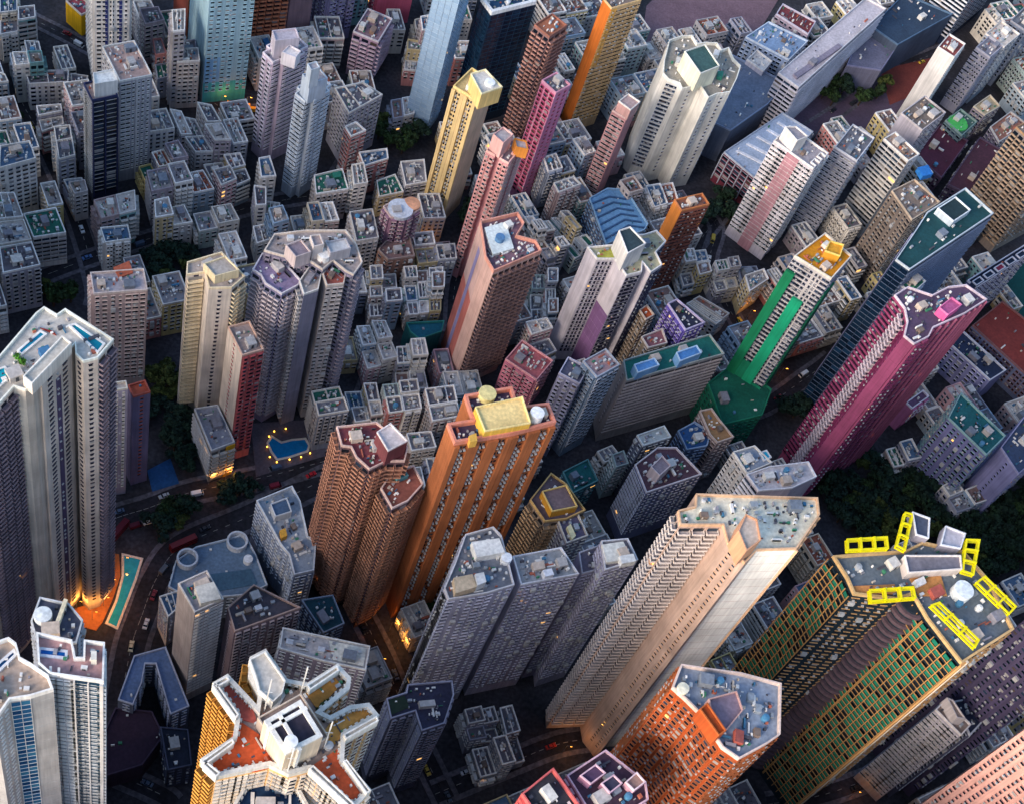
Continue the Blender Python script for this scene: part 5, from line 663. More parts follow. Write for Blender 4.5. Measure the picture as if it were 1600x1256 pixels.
{'label':'giant scaffolded tower with green netting and peach frames,ringed by yellow steel platforms','poly':[(195.0,212.95),(196.62,207.55),(210.86,207.35),(216.92,209.81),(220.38,201.74),(229.55,187.51),(250.2,201.14),(245.24,217.55),(237.7,227.84),(223.75,229.46),(216.57,225.31),(201.56,222.6),(191.22,220.45)],'h':143.51,'st':['C3','P3.4','P3.4','C3','C3','P3.4','bP3.4','bP3.4','bP3.4','bP3.4','bP3.4','bP3.4','C3'],'wall':'#122630','trim':'#d0ac78','roof':'#6a747c','clut':20,'ang':0.5,'seed':123,'ex':[('drum','curved_bay',218.52,208.88,5.25,'#5c4a50'),('box','roof_house',[(214.72,215.36),(233.9,218.95),(234.41,224.09),(214.44,221.71)],0.0,3.75,'#d8ccc4','#7c7880','#f0e4da'),('box','roof_house',[(219.75,229.79),(224.07,228.91),(225.85,236.7),(219.81,238.32)],0.0,3.75,'#9c98a4','#4c5468','#e0e0e4'),('box','roof_house',[(227.78,227.03),(234.85,226.48),(237.78,232.47),(230.89,234.48)],0.0,3.75,'#9c98a4','#b8b4bc','#e0e0e4'),('flat','roof_deck',[(219.31,209.84),(229.2,210.94),(228.26,218.11),(216.88,216.34)],0.5,'#c08850'),('cyl','white_tank',233.74,212.11,3.25,3.75,'#e6ecec'),('flat','roof_deck',[(197.36,208.28),(211.38,209.4),(211.51,213.01),(196.4,210.62)],0.5,'#c88850')],'panels':[(5,0.0,0.1,0,1,'#d8a468',0.6),(5,0.1,0.14,0,1,'#e8dcc8',0.9)],'ledge':'#c99a66','junk':0.3,'net':'#0f6e58','pole':'#b88850','par':1.4,'pth':0.7}]
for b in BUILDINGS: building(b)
# walk-up blocks: footprint corners, height, facade per side, colours, roof objects, angle, seed, label code
ORD = ['nearest', 'second nearest', 'third nearest', 'fourth nearest', 'fifth nearest', 'sixth nearest', 'seventh nearest', 'eighth nearest', 'ninth nearest', 'tenth nearest', 'eleventh nearest', 'twelfth nearest', 'thirteenth nearest', 'fourteenth nearest', 'fifteenth nearest', 'sixteenth nearest', 'seventeenth nearest', 'eighteenth nearest', 'nineteenth nearest', 'twentieth nearest']
DIRS = ['right of', 'upper right of', 'above', 'upper left of', 'left of', 'lower left of', 'below', 'lower right of']
NICK = ['navy striped tower', 'dark navy fronted tower', 'pale grey balconied tower', 'turquoise footed tower', 'lilac ribbed tower', 'pale blue stepped tower', 'mauve framed roof tower', 'blue glass tower', 'yellow tower', 'salmon windowed tower', 'bright pink tower', 'dusty pink tower', 'orange sided tower', 'white cross tower', 'pink striped tower', 'slim orange brown tower', 'three lobed tower', 'salmon and cream tower', 'cream twin tower', 'grey lilac cluster', 'blue roofed slab', 'green netted tower', 'magenta tower', 'pool crowned tower', 'beige terracotta roofed tower', 'brown balconied tower', 'orange tower', 'maroon pit tower', 'stepped lilac slabs', 'grey shouldered tower', 'round podium', 'peach giant', 'scaffolded tower', 'star plan tower', 'dark terraced tower', 'ribbed blue hall', 'domed roof house', 'kidney shaped pool', 'teal roofed slab', 'blank fronted white tower', 'white striped tower', 'long white school']
WN = {'#7ca8a8': 'teal', '#d0bc80': 'yellow', '#b87c78': 'brick pink', '#c8a0a4': 'rose', '#a8b8b4': 'mint grey', '#c8b488': 'ochre', '#9ab0c4': 'pale blue', '#c9c3bc': 'pale grey', '#d8d2c8': 'off white', '#b8b2b0': 'light grey', '#a8a8b4': 'lilac grey', '#9c9ca8': 'cool grey', '#c0b4ac': 'beige grey', '#b09a98': 'dusty pink', '#8c94a4': 'slate grey', '#c8bcb4': 'sand grey', '#d4c8b4': 'cream', '#a89ca4': 'mauve grey', '#94a4b0': 'blue grey', '#e0dcd6': 'white'}
RN = {'#8c888c': 'grey', '#7c7c84': 'slate', '#a09a96': 'stone grey', '#6c6870': 'dark grey', '#c8c0ba': 'pale', '#2c6c5c': 'green', '#9a5a48': 'terracotta', '#54708c': 'blue', '#8c7068': 'brown', '#c4bcb4': 'cream'}
def where(c): return ("just" if c[0] < 0 else ORD[c[0]])+" "+DIRS[c[1]]+" the "+NICK[c[2]]
BLOCKS = [
((-126.8,526.9,-119.5,530.2,-121.4,539.8,-128.8,537.2),22.1,'M4 M4 b M4',0,1,2,3,5,-1.39,124,(1,3,0)),
((-125.1,517.6,-117.7,521.6,-119.4,530.0,-126.8,526.6),17.6,'M4 M4 b M4',4,1,5,6,5,-1.39,125,(6,4,0)),
((-119.3,530.3,-112.3,533.4,-114.3,542.3,-121.2,539.8),13.6,'P3.2 P3.2 b S3.2',7,1,2,6,3,-1.37,126,(3,4,0)),
((-117.5,521.7,-110.5,525.5,-112.2,533.2,-119.2,530.1),24.5,'S3.2 S3.2 b S3.2',8,9,5,10,4,-1.37,127,(0,3,0)),
((-116.9,502.8,-110.7,504.4,-113.6,512.6,-120.1,511.6),12.9,'P3.2 P3.2 b P3.2',11,9,5,10,4,-1.22,128,(5,4,0)),
((-113.9,494.6,-108.1,496.8,-110.7,504.2,-116.8,502.6),23.0,'P3.2 P3.2 b P2.6',12,13,5,14,5,-1.22,129,(4,4,0)),
((-110.6,504.4,-104.5,506.0,-107.0,513.5,-113.4,512.6),21.4,'P3.2 P3.2 b K4',15,1,2,6,5,-1.24,130,(2,4,0)),
((-108.0,496.8,-102.2,498.9,-104.4,505.8,-110.5,504.2),23.5,'K3.2 K3.2 b K3.2',8,8,5,16,5,-1.24,131,(1,4,0)),
((-107.7,491.2,-91.3,496.3,-92.3,503.8,-111.1,499.4),16.0,'P3 P3 b P3',17,1,18,10,4,-2.91,132,(2,5,0)),
((-89.7,496.3,-84.0,497.2,-83.9,505.4,-91.8,505.2),12.8,'B2.8 P3.2 b B2.8',4,4,5,10,6,-1.35,133,(0,5,0)),
((-124.1,481.4,-115.1,485.0,-117.5,489.3,-126.8,491.1),22.0,'P3.2 b b P3',19,13,5,16,3,-1.3,134,(7,4,0)),
((-100.2,472.0,-90.7,476.9,-91.9,481.2,-102.2,477.6),17.2,'P3.2 P3.2 b P3.2',20,9,18,16,5,-2.81,135,(3,3,1)),
((-97.7,465.4,-89.2,471.9,-90.6,476.8,-100.1,471.8),14.3,'K4 K4 b K4',21,13,2,16,6,-2.66,136,(2,3,1)),
((-89.7,454.6,-83.2,457.8,-85.4,465.7,-92.0,463.1),21.3,'K3.2 K3.2 b K3.2',20,13,18,10,3,-1.3,137,(1,3,1)),
((-86.6,443.8,-80.3,447.7,-83.1,457.6,-89.6,454.4),22.1,'P3.2 P3.2 b S3.2',22,13,2,6,6,-1.3,138,(0,4,1)),
((-81.4,435.9,-74.8,438.7,-77.0,444.4,-84.6,441.7),11.9,'P3.2 b b S3.2',23,9,18,3,5,-2.8,139,(1,5,1)),
((-77.8,429.5,-72.5,432.4,-74.8,438.5,-81.3,435.7),17.7,'P3.2 b b P2.8',24,24,2,16,6,-2.74,140,(0,5,1)),
((-107.1,423.5,-93.6,432.1,-97.8,441.4,-109.0,436.0),34.0,'P3.2 b b P3.2',17,13,5,3,3,0.56,141,(2,4,1)),
((-104.2,400.3,-93.9,403.9,-99.7,416.0,-108.3,414.3),29.0,'P3.2 b b P3.2',12,1,18,16,3,-1.29,142,(4,5,1)),
((-100.8,388.3,-88.9,393.4,-93.7,403.5,-104.1,399.8),27.9,'P3.2 b b K4',12,12,18,14,5,0.4,143,(5,5,1)),
((-96.8,374.8,-83.3,381.6,-88.7,392.9,-100.6,387.8),27.2,'B2.8 b b B2.8',20,9,5,10,5,0.46,144,(-1,3,24)),
((-89.8,400.8,-77.3,405.9,-83.6,418.8,-96.0,412.8),20.0,'S3.2 b b S3.2',17,9,5,25,5,2.03,145,(3,5,1)),
((-64.3,415.1,-57.3,419.0,-60.7,429.6,-69.0,424.9),21.0,'P3.2 b b K3.2',23,23,18,26,5,1.88,146,(0,6,1)),
((-57.2,419.1,-50.8,422.7,-52.9,434.0,-60.5,429.7),21.0,'K4 K4 b K4',8,1,18,26,4,1.76,147,(0,7,1)),
((-60.9,402.8,-50.7,406.8,-53.0,414.1,-64.1,410.6),20.8,'M4 b b M4',17,13,2,3,3,-2.83,148,(1,6,1)),
((-50.4,447.2,-45.0,449.9,-49.3,457.8,-54.2,454.8),12.8,'K3.2 b b K3.2',27,27,2,25,4,2.07,149,(-1,6,2)),
((-44.7,450.0,-39.2,452.7,-44.1,461.1,-49.1,457.9),20.0,'P3.2 b b P3.2',20,13,18,28,5,2.1,150,(0,7,2)),
((-39.0,452.8,-32.7,455.8,-38.3,464.7,-43.9,461.2),23.4,'P3.2 b b P3.2',29,29,5,30,5,2.13,151,(1,7,2)),
((-45.7,433.4,-36.8,437.8,-41.3,448.6,-49.4,444.5),22.3,'P3.2 b b S3.2',29,29,5,16,4,-1.25,152,(2,7,2)),
((-36.4,437.9,-28.9,441.6,-34.1,452.1,-41.0,448.7),24.4,'K3.2 b b K3.2',17,9,18,30,4,2.04,153,(3,7,2)),
((-28.5,441.8,-19.8,446.1,-26.0,456.2,-33.9,452.3),15.6,'P3.2 b b M4',19,9,5,28,6,2.12,154,(4,7,2)),
((-42.2,418.6,-34.8,421.8,-38.2,431.3,-44.0,428.4),22.9,'P3.2 b b P3.2',31,9,5,16,3,1.91,155,(1,7,1)),
((-34.7,421.9,-26.8,425.2,-31.7,434.5,-38.0,431.4),15.5,'P3.2 b b S3.2',24,13,2,14,6,2.06,156,(6,7,2)),
((-23.7,423.7,-16.0,427.2,-20.3,436.3,-27.5,433.1),11.7,'P3.2 b b K4',32,1,5,30,3,-1.18,157,(7,7,2)),
((-15.8,427.3,-7.0,431.3,-11.7,440.0,-20.1,436.4),14.5,'P3.2 b b P3.2',12,12,5,16,3,-1.13,158,(5,5,5)),
((-38.2,476.8,-33.3,478.1,-39.8,491.4,-45.2,491.7),14.0,'P3.2 b b P2.6',22,9,5,14,4,-1.13,159,(1,0,2)),
((-33.1,478.2,-27.4,479.7,-33.3,491.0,-39.6,491.4),10.6,'M4 b b M4',12,9,5,30,6,-1.11,160,(2,0,2)),
((-27.2,479.7,-21.0,481.3,-26.4,490.7,-33.1,491.0),21.9,'P3.2 b b P3.2',7,13,5,10,3,-1.09,161,(-1,6,3)),
((-30.6,465.7,-22.8,467.8,-28.3,476.4,-36.3,473.9),16.1,'P3.2 b b P3.2',24,1,5,10,6,2.14,162,(3,0,2)),
((-22.6,467.8,-15.4,469.7,-20.7,478.9,-28.1,476.5),23.5,'P2.6 b b P2.6',29,1,5,26,3,2.09,163,(1,5,4)),
((-21.6,454.8,-14.3,459.0,-18.2,467.0,-26.6,464.0),10.5,'K4 b b K4',23,13,2,10,4,-1.08,164,(5,7,2)),
((-17.0,446.1,-10.6,451.4,-14.2,458.8,-21.5,454.6),18.6,'P3.2 b b P3.2',33,1,2,6,4,-1.08,165,(3,5,4)),
((-14.1,459.1,-7.7,462.8,-10.8,469.8,-18.1,467.1),15.8,'P2.6 b b P2.6',31,9,18,10,3,-1.12,166,(2,5,4)),
((-10.4,451.6,-4.8,456.2,-7.6,462.6,-14.0,458.9),14.0,'S3.2 b b S3.2',19,9,2,10,5,-1.12,167,(2,5,5)),
((-66.1,541.4,-57.8,545.1,-62.2,554.4,-70.5,552.2),19.9,'P2.6 b b P2.6',20,9,2,16,5,-1.18,168,(0,1,0)),
((-62.0,531.5,-53.6,536.6,-57.6,544.9,-66.0,541.2),25.6,'P3.2 b b P3.2',29,29,2,10,5,-1.18,169,(1,1,0)),
((-46.8,506.1,-41.8,508.2,-43.2,522.1,-49.1,519.7),48.0,'P3.2 P3.2 b M4',24,9,18,16,6,1.67,170,(0,3,3)),
((-55.6,520.3,-50.6,522.7,-54.4,532.1,-58.3,530.8),18.1,'P2.8 b b P2.8',21,21,18,30,6,-1.32,171,(0,0,0)),
((-53.2,510.7,-47.1,514.1,-50.5,522.5,-55.6,520.0),12.4,'P2.8 b b P2.8',34,34,18,25,6,-1.32,172,(-1,7,0)),
((-50.4,522.8,-44.5,525.6,-49.8,533.8,-54.3,532.2),9.9,'M4 b b M4',32,13,18,10,6,-1.18,173,(1,0,0)),
((-46.9,514.2,-39.6,518.1,-44.3,525.4,-50.3,522.5),20.4,'B2.8 b b B2.8',32,9,5,10,5,-1.18,174,(2,4,3)),
((-45.9,515.4,-36.2,518.5,-38.3,528.5,-47.8,525.2),24.3,'B2.8 b b B2.8',20,20,18,10,4,0.32,175,(1,4,3)),
((-44.3,506.7,-34.3,509.9,-36.1,518.3,-45.9,515.1),29.3,'P2.6 b b P2.6',7,1,2,30,3,0.31,176,(0,4,3)),
((24.8,448.0,39.3,454.0,35.7,466.0,23.1,459.2),20.0,'B2.8 b b B2.8',15,9,5,25,5,0.39,177,(-1,7,5)),
((41.2,453.8,47.5,456.6,45.0,468.6,39.3,465.9),23.4,'P3.2 b b K4',17,13,2,16,4,1.77,178,(0,3,36)),
((45.4,469.4,56.5,476.5,55.6,482.8,42.5,477.6),20.0,'P3.2 b b B2.8',21,9,2,3,5,-2.76,179,(1,3,36)),
((53.9,457.8,65.3,463.3,60.8,473.4,52.2,467.6),13.6,'P3.2 b b P3.2',31,13,5,25,3,0.44,180,(-1,2,36)),
((65.6,465.1,75.6,469.5,73.9,483.5,62.6,479.6),15.9,'P3.2 b b P2.6',20,9,2,30,3,-1.37,181,(-1,1,36)),
((35.5,487.3,50.3,502.8,40.5,508.9,27.9,501.8),34.0,'P2.8 b b P2.8',22,13,2,10,3,0.81,182,(1,6,6)),
((37.6,476.9,44.3,482.3,39.3,486.9,34.3,482.6),30.0,'P3.2 b b P3.2',21,9,5,16,5,0.68,183,(-1,0,5)),
((52.2,403.9,57.7,405.5,56.8,413.2,51.2,411.7),19.8,'P3.2 b b K3.2',31,13,5,30,3,-1.45,184,(1,6,36)),
((52.9,397.8,58.5,399.3,57.8,405.2,52.2,403.7),15.3,'B2.8 b b B2.8',23,13,2,30,6,-1.45,185,(2,1,19)),
((53.8,390.7,59.3,392.2,58.5,399.0,53.0,397.5),10.4,'P3.2 b b P2.6',15,9,2,10,3,-1.45,186,(1,0,19)),
((57.9,405.5,64.8,407.4,63.8,415.1,56.9,413.2),12.6,'P2.6 b b P2.6',23,1,18,30,6,-1.45,187,(3,6,36)),
((58.6,399.3,65.5,401.2,64.8,407.1,57.9,405.2),11.7,'P2.8 b b P2.8',4,4,2,25,3,0.27,188,(5,6,36)),
((59.5,392.3,66.4,394.2,65.6,401.0,58.6,399.1),20.9,'P3.2 b b B2.8',11,9,18,10,6,0.27,189,(4,6,36)),
((67.6,408.5,73.1,409.9,72.2,416.4,66.3,414.8),18.6,'P3.2 b b P3.2',4,13,5,6,6,1.7,190,(0,6,36)),
((69.2,399.7,74.2,401.1,73.1,409.6,67.6,408.2),13.4,'M4 b b M4',32,9,18,3,4,1.7,191,(4,4,17)),
((70.6,392.9,75.1,394.1,74.3,400.8,69.3,399.5),12.9,'P3.2 b b M4',15,9,2,30,3,1.7,192,(3,4,17)),
((73.3,410.0,78.3,411.3,77.8,417.8,72.5,416.4),14.9,'P3.2 b b P2.6',22,1,18,35,3,1.64,193,(2,6,36)),
((74.4,401.1,78.9,402.3,78.3,411.0,73.3,409.7),15.2,'P3.2 b b P3.2',8,9,18,10,4,1.64,194,(2,4,17)),
((75.3,394.1,79.4,395.3,78.9,402.0,74.5,400.9),13.5,'P3.2 b b K4',24,9,2,14,3,1.64,195,(1,4,17)),
((78.5,411.3,84.5,412.9,84.5,419.6,78.0,417.9),16.6,'P2.6 b b P2.6',29,9,5,6,5,-2.89,196,(1,3,17)),
((79.1,402.4,84.5,403.8,84.5,412.6,78.5,411.1),22.2,'K3.2 b b K3.2',17,9,2,35,5,1.57,197,(0,3,17)),
((79.6,395.3,84.6,396.7,84.5,403.6,79.1,402.1),14.1,'P3.2 b b P2.8',31,31,18,6,4,1.57,198,(0,4,17)),
((71.0,427.8,80.3,430.6,78.9,437.8,69.2,434.8),18.6,'P3.2 b b B2.8',23,9,2,30,6,-2.84,199,(0,7,36)),
((73.2,419.3,82.0,422.0,80.3,430.4,71.1,427.6),16.3,'P3.2 b b K4',31,31,2,16,3,-2.84,200,(1,7,36)),
((80.5,430.7,89.3,433.4,88.3,440.7,79.1,437.9),9.9,'P2.6 b b P2.6',23,23,2,6,6,-2.84,201,(2,7,36)),
((82.2,422.1,90.5,424.6,89.3,433.2,80.5,430.5),17.8,'P3.2 b b M4',20,1,5,10,5,-2.84,202,(3,7,36)),
((43.6,415.6,53.4,419.6,49.8,435.7,39.6,431.9),30.0,'B3 b b B3',4,4,5,10,6,-1.33,203,(-1,5,36)),
((1.6,420.4,7.5,424.0,4.6,432.6,-1.0,429.8),13.1,'P2.8 b b P2.8',4,9,2,30,5,-1.3,204,(4,5,5)),
((7.7,424.1,14.2,427.9,10.7,435.8,4.7,432.7),23.5,'P3.2 b b K4',11,11,18,16,3,-1.24,205,(1,6,5)),
((17.7,430.6,24.2,432.8,21.1,443.4,14.8,441.2),10.3,'P3.2 b b S3.2',0,13,5,14,3,1.86,206,(2,6,5)),
((24.4,432.9,29.9,434.7,26.6,445.3,21.3,443.5),18.5,'P3.2 b b K3.2',0,0,18,3,3,1.87,207,(0,6,5)),
((30.1,434.8,36.5,436.9,32.9,447.4,26.8,445.4),17.5,'P2.6 b b P2.6',23,9,5,26,3,1.9,208,(-1,4,36)),
((-0.9,438.2,3.6,439.4,2.6,450.0,-2.9,449.8),17.8,'P3.2 P3.2 b P3.2',17,9,18,10,4,-1.4,209,(1,5,5)),
((3.7,439.4,9.5,441.0,9.8,450.1,2.8,450.0),8.1,'B2.8 B2.8 b B2.8',21,9,18,16,3,-1.48,210,(3,5,5)),
((-0.2,450.1,6.4,452.2,2.5,463.7,-2.4,461.2),23.4,'P3.2 b b B2.8',4,9,2,3,6,1.9,211,(0,5,5)),
((50.9,369.6,56.7,371.7,53.3,380.9,47.6,379.6),17.4,'P3.2 b b B2.8',11,9,2,14,5,-1.25,212,(0,0,19)),
((53.9,360.7,59.8,363.5,56.8,371.5,51.0,369.4),13.6,'P3.2 b b P3.2',33,1,2,14,6,-1.25,213,(1,7,19)),
((56.9,371.8,63.1,374.0,59.5,382.3,53.5,381.0),20.7,'P3.2 b b K3.2',4,1,5,14,6,-1.21,214,(2,0,19)),
((60.0,363.6,66.3,366.6,63.2,373.9,57.0,371.6),17.4,'P3.2 b b P2.8',4,1,5,14,3,-1.21,215,(3,0,19)),
((66.2,363.3,71.8,364.7,70.5,373.3,65.3,372.0),16.8,'B2.8 b b B2.8',19,9,18,10,3,-1.47,216,(4,0,19)),
((67.2,353.5,73.3,355.0,71.8,364.4,66.2,363.1),10.0,'P3.2 b b P2.8',15,1,5,35,6,-1.47,217,(4,7,19)),
((71.9,364.7,78.6,366.4,76.8,374.9,70.6,373.4),21.9,'K4 b b K4',4,13,2,14,4,-1.42,218,(1,5,17)),
((73.4,355.1,80.7,356.9,78.7,366.2,72.0,364.5),10.7,'P3.2 b b P2.8',22,9,2,26,3,-1.42,219,(3,5,17)),
((32.4,332.6,44.0,336.9,41.8,342.8,30.6,338.6),24.3,'P3.2 b b S3.2',11,13,2,25,6,0.35,220,(1,1,37)),
((34.2,326.1,46.3,330.4,44.0,336.7,32.4,332.5),26.1,'B2.8 b b B2.8',34,13,5,6,6,0.34,221,(0,1,37)),
((47.9,339.6,54.3,341.3,52.0,350.0,45.0,348.5),12.1,'B2.8 b b B2.8',24,9,5,3,4,-1.26,222,(2,1,37)),
((50.2,332.3,56.2,334.2,54.4,341.1,48.0,339.4),15.1,'P3.2 b b P2.8',15,9,5,30,3,-1.26,223,(0,0,37)),
((54.4,341.3,59.5,342.6,57.6,351.1,52.1,350.0),18.3,'P3.2 b b P3.2',27,1,5,10,3,-1.31,224,(2,7,19)),
((56.3,334.2,61.1,335.8,59.6,342.5,54.5,341.1),18.7,'K3.2 b b K3.2',23,13,5,14,5,-1.31,225,(1,0,37)),
((61.1,341.3,67.4,343.2,66.0,349.4,59.6,347.6),22.4,'P3.2 b b P2.6',32,32,5,30,6,-2.86,226,(3,7,19)),
((63.0,333.5,69.0,335.5,67.4,343.0,61.1,341.1),23.1,'P3.2 b b M4',21,13,5,10,3,-1.34,227,(-1,2,25)),
((67.5,343.3,75.1,345.6,73.9,351.7,66.2,349.4),24.3,'P2.6 b b P2.6',17,1,5,10,6,-2.86,228,(5,7,19)),
((69.2,335.6,76.6,338.0,75.1,345.4,67.6,343.1),22.9,'M4 b b M4',17,9,18,30,6,-2.84,229,(3,3,26)),
((78.8,337.4,90.8,341.4,89.1,349.4,76.9,345.6),26.4,'P2.6 b b P2.6',23,9,2,10,5,-2.84,230,(2,3,26)),
((80.6,330.4,92.2,334.6,90.8,341.3,78.9,337.3),25.9,'B2.8 b b B2.8',23,9,5,30,4,-2.82,231,(1,3,26)),
((73.5,319.4,83.9,322.7,81.5,330.4,71.1,327.6),18.9,'P2.8 b b P2.8',15,9,2,30,3,0.31,232,(0,3,26)),
((124.1,450.8,128.6,452.4,125.9,456.6,121.5,455.2),18.0,'K4 b b K4',15,9,2,14,3,-1.04,233,(2,7,9)),
((127.4,445.2,131.9,446.9,128.7,452.1,124.2,450.5),21.8,'K3.2 b b K3.2',17,9,2,16,5,-1.04,234,(3,7,9)),
((130.2,440.4,134.8,442.2,132.1,446.7,127.5,444.9),13.7,'P3.2 b b P2.8',11,13,2,35,6,-1.04,235,(5,7,9)),
((133.4,434.8,138.1,436.9,135.0,442.0,130.3,440.1),14.3,'K4 b b K4',20,20,2,14,5,-1.04,236,(-1,3,16)),
((128.7,452.4,132.8,453.9,130.1,458.0,126.0,456.7),9.4,'P3.2 b b M4',8,13,2,6,3,-1.02,237,(4,7,9)),
((132.0,446.9,136.2,448.6,132.9,453.6,128.8,452.2),19.7,'P3.2 b b M4',23,13,18,26,4,-1.02,238,(4,4,35)),
((134.9,442.3,139.2,444.0,136.4,448.3,132.2,446.7),9.7,'P3.2 b b P3.2',7,9,2,30,3,-1.02,239,(6,5,35)),
((138.2,436.9,142.6,438.8,139.3,443.8,135.1,442.0),21.8,'P3.2 b b K3.2',20,9,2,16,3,-1.02,240,(4,5,35)),
((136.8,454.6,140.3,456.0,135.8,461.8,132.1,460.8),10.5,'P3.2 b b B2.8',0,1,5,35,5,-0.92,241,(3,4,35)),
((142.6,447.1,145.8,449.0,140.5,455.8,137.0,454.4),10.0,'K4 b b K4',8,13,18,6,3,-0.92,242,(5,5,35)),
((147.6,440.6,150.6,442.9,145.9,448.8,142.8,446.9),10.7,'P3.2 b b P3.2',32,9,2,25,3,-0.92,243,(3,5,35)),
((140.4,456.1,143.3,457.2,139.1,462.6,136.0,461.8),12.7,'S3.2 b b S3.2',8,9,18,10,6,-0.91,244,(2,4,35)),
((145.9,449.1,148.5,450.7,143.5,457.0,140.6,455.9),21.7,'P3.2 b b P2.6',31,31,2,14,3,-0.91,245,(0,4,35)),
((150.7,443.0,153.1,444.9,148.7,450.5,146.1,448.9),15.4,'P3.2 b b P2.6',17,13,5,30,6,-0.91,246,(2,5,35)),
((143.5,457.3,147.2,458.8,143.2,463.8,139.2,462.7),17.5,'P2.8 b b P2.8',4,13,2,6,6,-0.9,247,(1,4,35)),
((148.7,450.8,152.1,452.8,147.4,458.6,143.6,457.1),13.3,'P3.2 b b P3.2',0,9,5,30,5,-0.9,248,(1,5,35)),
((153.2,445.0,156.4,447.5,152.3,452.6,148.8,450.5),15.4,'P3.2 b b K4',24,9,2,25,4,-0.9,249,(0,5,35)),
((125.7,415.1,131.7,416.3,131.7,424.4,125.5,423.3),15.4,'P3.2 b b K3.2',32,32,18,6,6,-1.56,250,(-1,1,17)),
((125.8,405.7,131.7,407.0,131.7,416.0,125.7,414.8),11.5,'P3.2 b b K4',32,13,2,6,6,-1.56,251,(1,0,17)),
((125.9,397.3,131.7,398.7,131.7,406.7,125.8,405.4),12.8,'M4 b b M4',15,9,18,10,5,-1.56,252,(2,0,17)),
((131.8,416.3,136.7,417.3,136.9,425.3,131.9,424.4),20.6,'P3.2 b b P3.2',24,9,18,6,5,-1.57,253,(3,4,16)),
((131.8,407.0,136.6,408.1,136.7,417.0,131.8,416.0),15.8,'P3.2 b b P2.8',21,13,2,30,5,-1.57,254,(2,4,16)),
((131.8,398.7,136.4,399.8,136.6,407.8,131.8,406.7),20.7,'K3.2 b b K3.2',19,9,18,35,5,-1.57,255,(1,4,16)),
((123.0,382.1,132.8,387.4,130.1,392.7,120.3,388.6),24.9,'P3.2 b b B2.8',33,9,2,14,3,0.49,256,(0,7,17)),
((126.5,374.2,136.2,380.9,132.9,387.3,123.1,382.0),17.3,'K3.2 b b K3.2',31,9,5,6,3,0.6,257,(1,7,17)),
((214.9,413.1,218.0,416.1,203.9,425.1,200.9,422.8),11.5,'P3.2 b b B2.8',19,13,5,6,6,-0.61,258,(4,7,15)),
((218.1,416.2,221.7,419.8,207.4,427.7,204.0,425.1),12.5,'P2.8 b b P2.8',4,4,5,35,6,-0.56,259,(3,7,15)),
((229.0,439.9,239.1,445.7,237.6,450.6,227.7,448.0),13.3,'P2.6 b b P2.6',34,34,2,10,6,0.51,260,(1,3,21)),
((230.5,430.1,241.0,439.6,239.2,445.5,229.0,439.7),18.1,'P2.8 b b P2.8',31,9,2,16,6,0.73,261,(0,3,21)),
((199.7,442.3,205.7,444.6,204.4,451.6,198.3,449.8),18.1,'P3.2 b b P3.2',0,9,5,16,3,-1.39,262,(0,0,15)),
((201.1,434.9,206.9,437.7,205.7,444.4,199.8,442.1),9.0,'K4 b b K4',11,1,2,6,4,-1.39,263,(0,6,15)),
((205.8,444.7,212.4,447.3,211.3,453.7,204.6,451.7),16.0,'P3.2 b b S3.2',34,13,5,3,5,-1.39,264,(1,0,15)),
((207.1,437.8,213.5,440.9,212.4,447.1,205.9,444.5),15.8,'P2.8 b b P2.8',27,13,5,35,6,0.45,265,(0,7,15)),
((215.8,439.8,221.7,442.1,220.5,447.9,214.4,445.7),18.1,'P3.2 b b P2.6',17,1,18,25,6,-2.78,266,(2,0,15)),
((217.3,433.9,222.9,436.1,221.7,441.9,215.9,439.7),10.2,'P3.2 b b P3.2',20,13,2,6,6,-2.78,267,(1,7,15)),
((221.8,442.1,227.3,444.2,226.3,450.2,220.6,448.0),19.1,'P3.2 b b P3.2',24,24,18,10,6,-2.78,268,(3,0,15)),
((223.1,436.1,228.4,438.1,227.4,444.1,221.8,442.0),10.8,'P2.6 b b P2.6',0,0,5,26,3,1.75,269,(2,7,15)),
((131.6,478.3,138.9,482.4,135.7,491.5,129.3,487.5),25.8,'M4 b b M4',34,9,2,30,4,1.91,270,(0,7,10)),
((139.1,482.5,146.4,486.6,142.2,495.6,135.8,491.6),21.4,'K3.2 b b K3.2',31,9,5,6,4,2.0,271,(1,7,10)),
((149.9,492.9,155.5,496.6,150.5,506.0,144.1,502.5),25.8,'P3.2 b b P2.8',11,9,18,14,5,-1.03,272,(1,4,11)),
((155.6,496.7,160.9,500.2,156.8,509.4,150.7,506.1),16.2,'K4 b b K4',33,9,18,26,3,-1.09,273,(0,4,11)),
((135.8,464.4,147.0,471.9,143.4,475.9,133.5,469.9),28.0,'M4 b b M4',23,13,2,30,6,0.58,274,(1,3,35)),
((169.5,467.7,176.5,471.5,172.2,479.5,164.8,474.8),31.4,'P2.8 b b P2.8',15,15,18,35,6,2.07,275,(0,1,35)),
((184.8,470.4,191.9,474.3,188.8,486.7,181.1,483.4),21.6,'M4 b b M4',17,9,2,3,3,-1.29,276,(1,0,35)),
((192.0,474.4,198.0,477.8,195.6,489.6,189.0,486.8),20.5,'P2.6 b b P2.6',21,9,2,28,5,-1.33,277,(2,2,15)),
((155.9,325.9,163.3,330.0,159.6,335.2,152.8,331.1),17.7,'K3.2 b b K3.2',7,1,2,6,6,0.51,278,(1,3,27)),
((158.4,319.2,164.1,321.9,162.1,328.2,157.0,325.3),25.5,'P3.2 b b P3.2',32,32,2,30,5,1.87,279,(0,3,27)),
((99.5,205.2,106.0,207.2,104.2,212.8,97.8,210.7),17.7,'P3.2 b b K3.2',20,1,2,10,5,0.3,280,(0,0,34)),
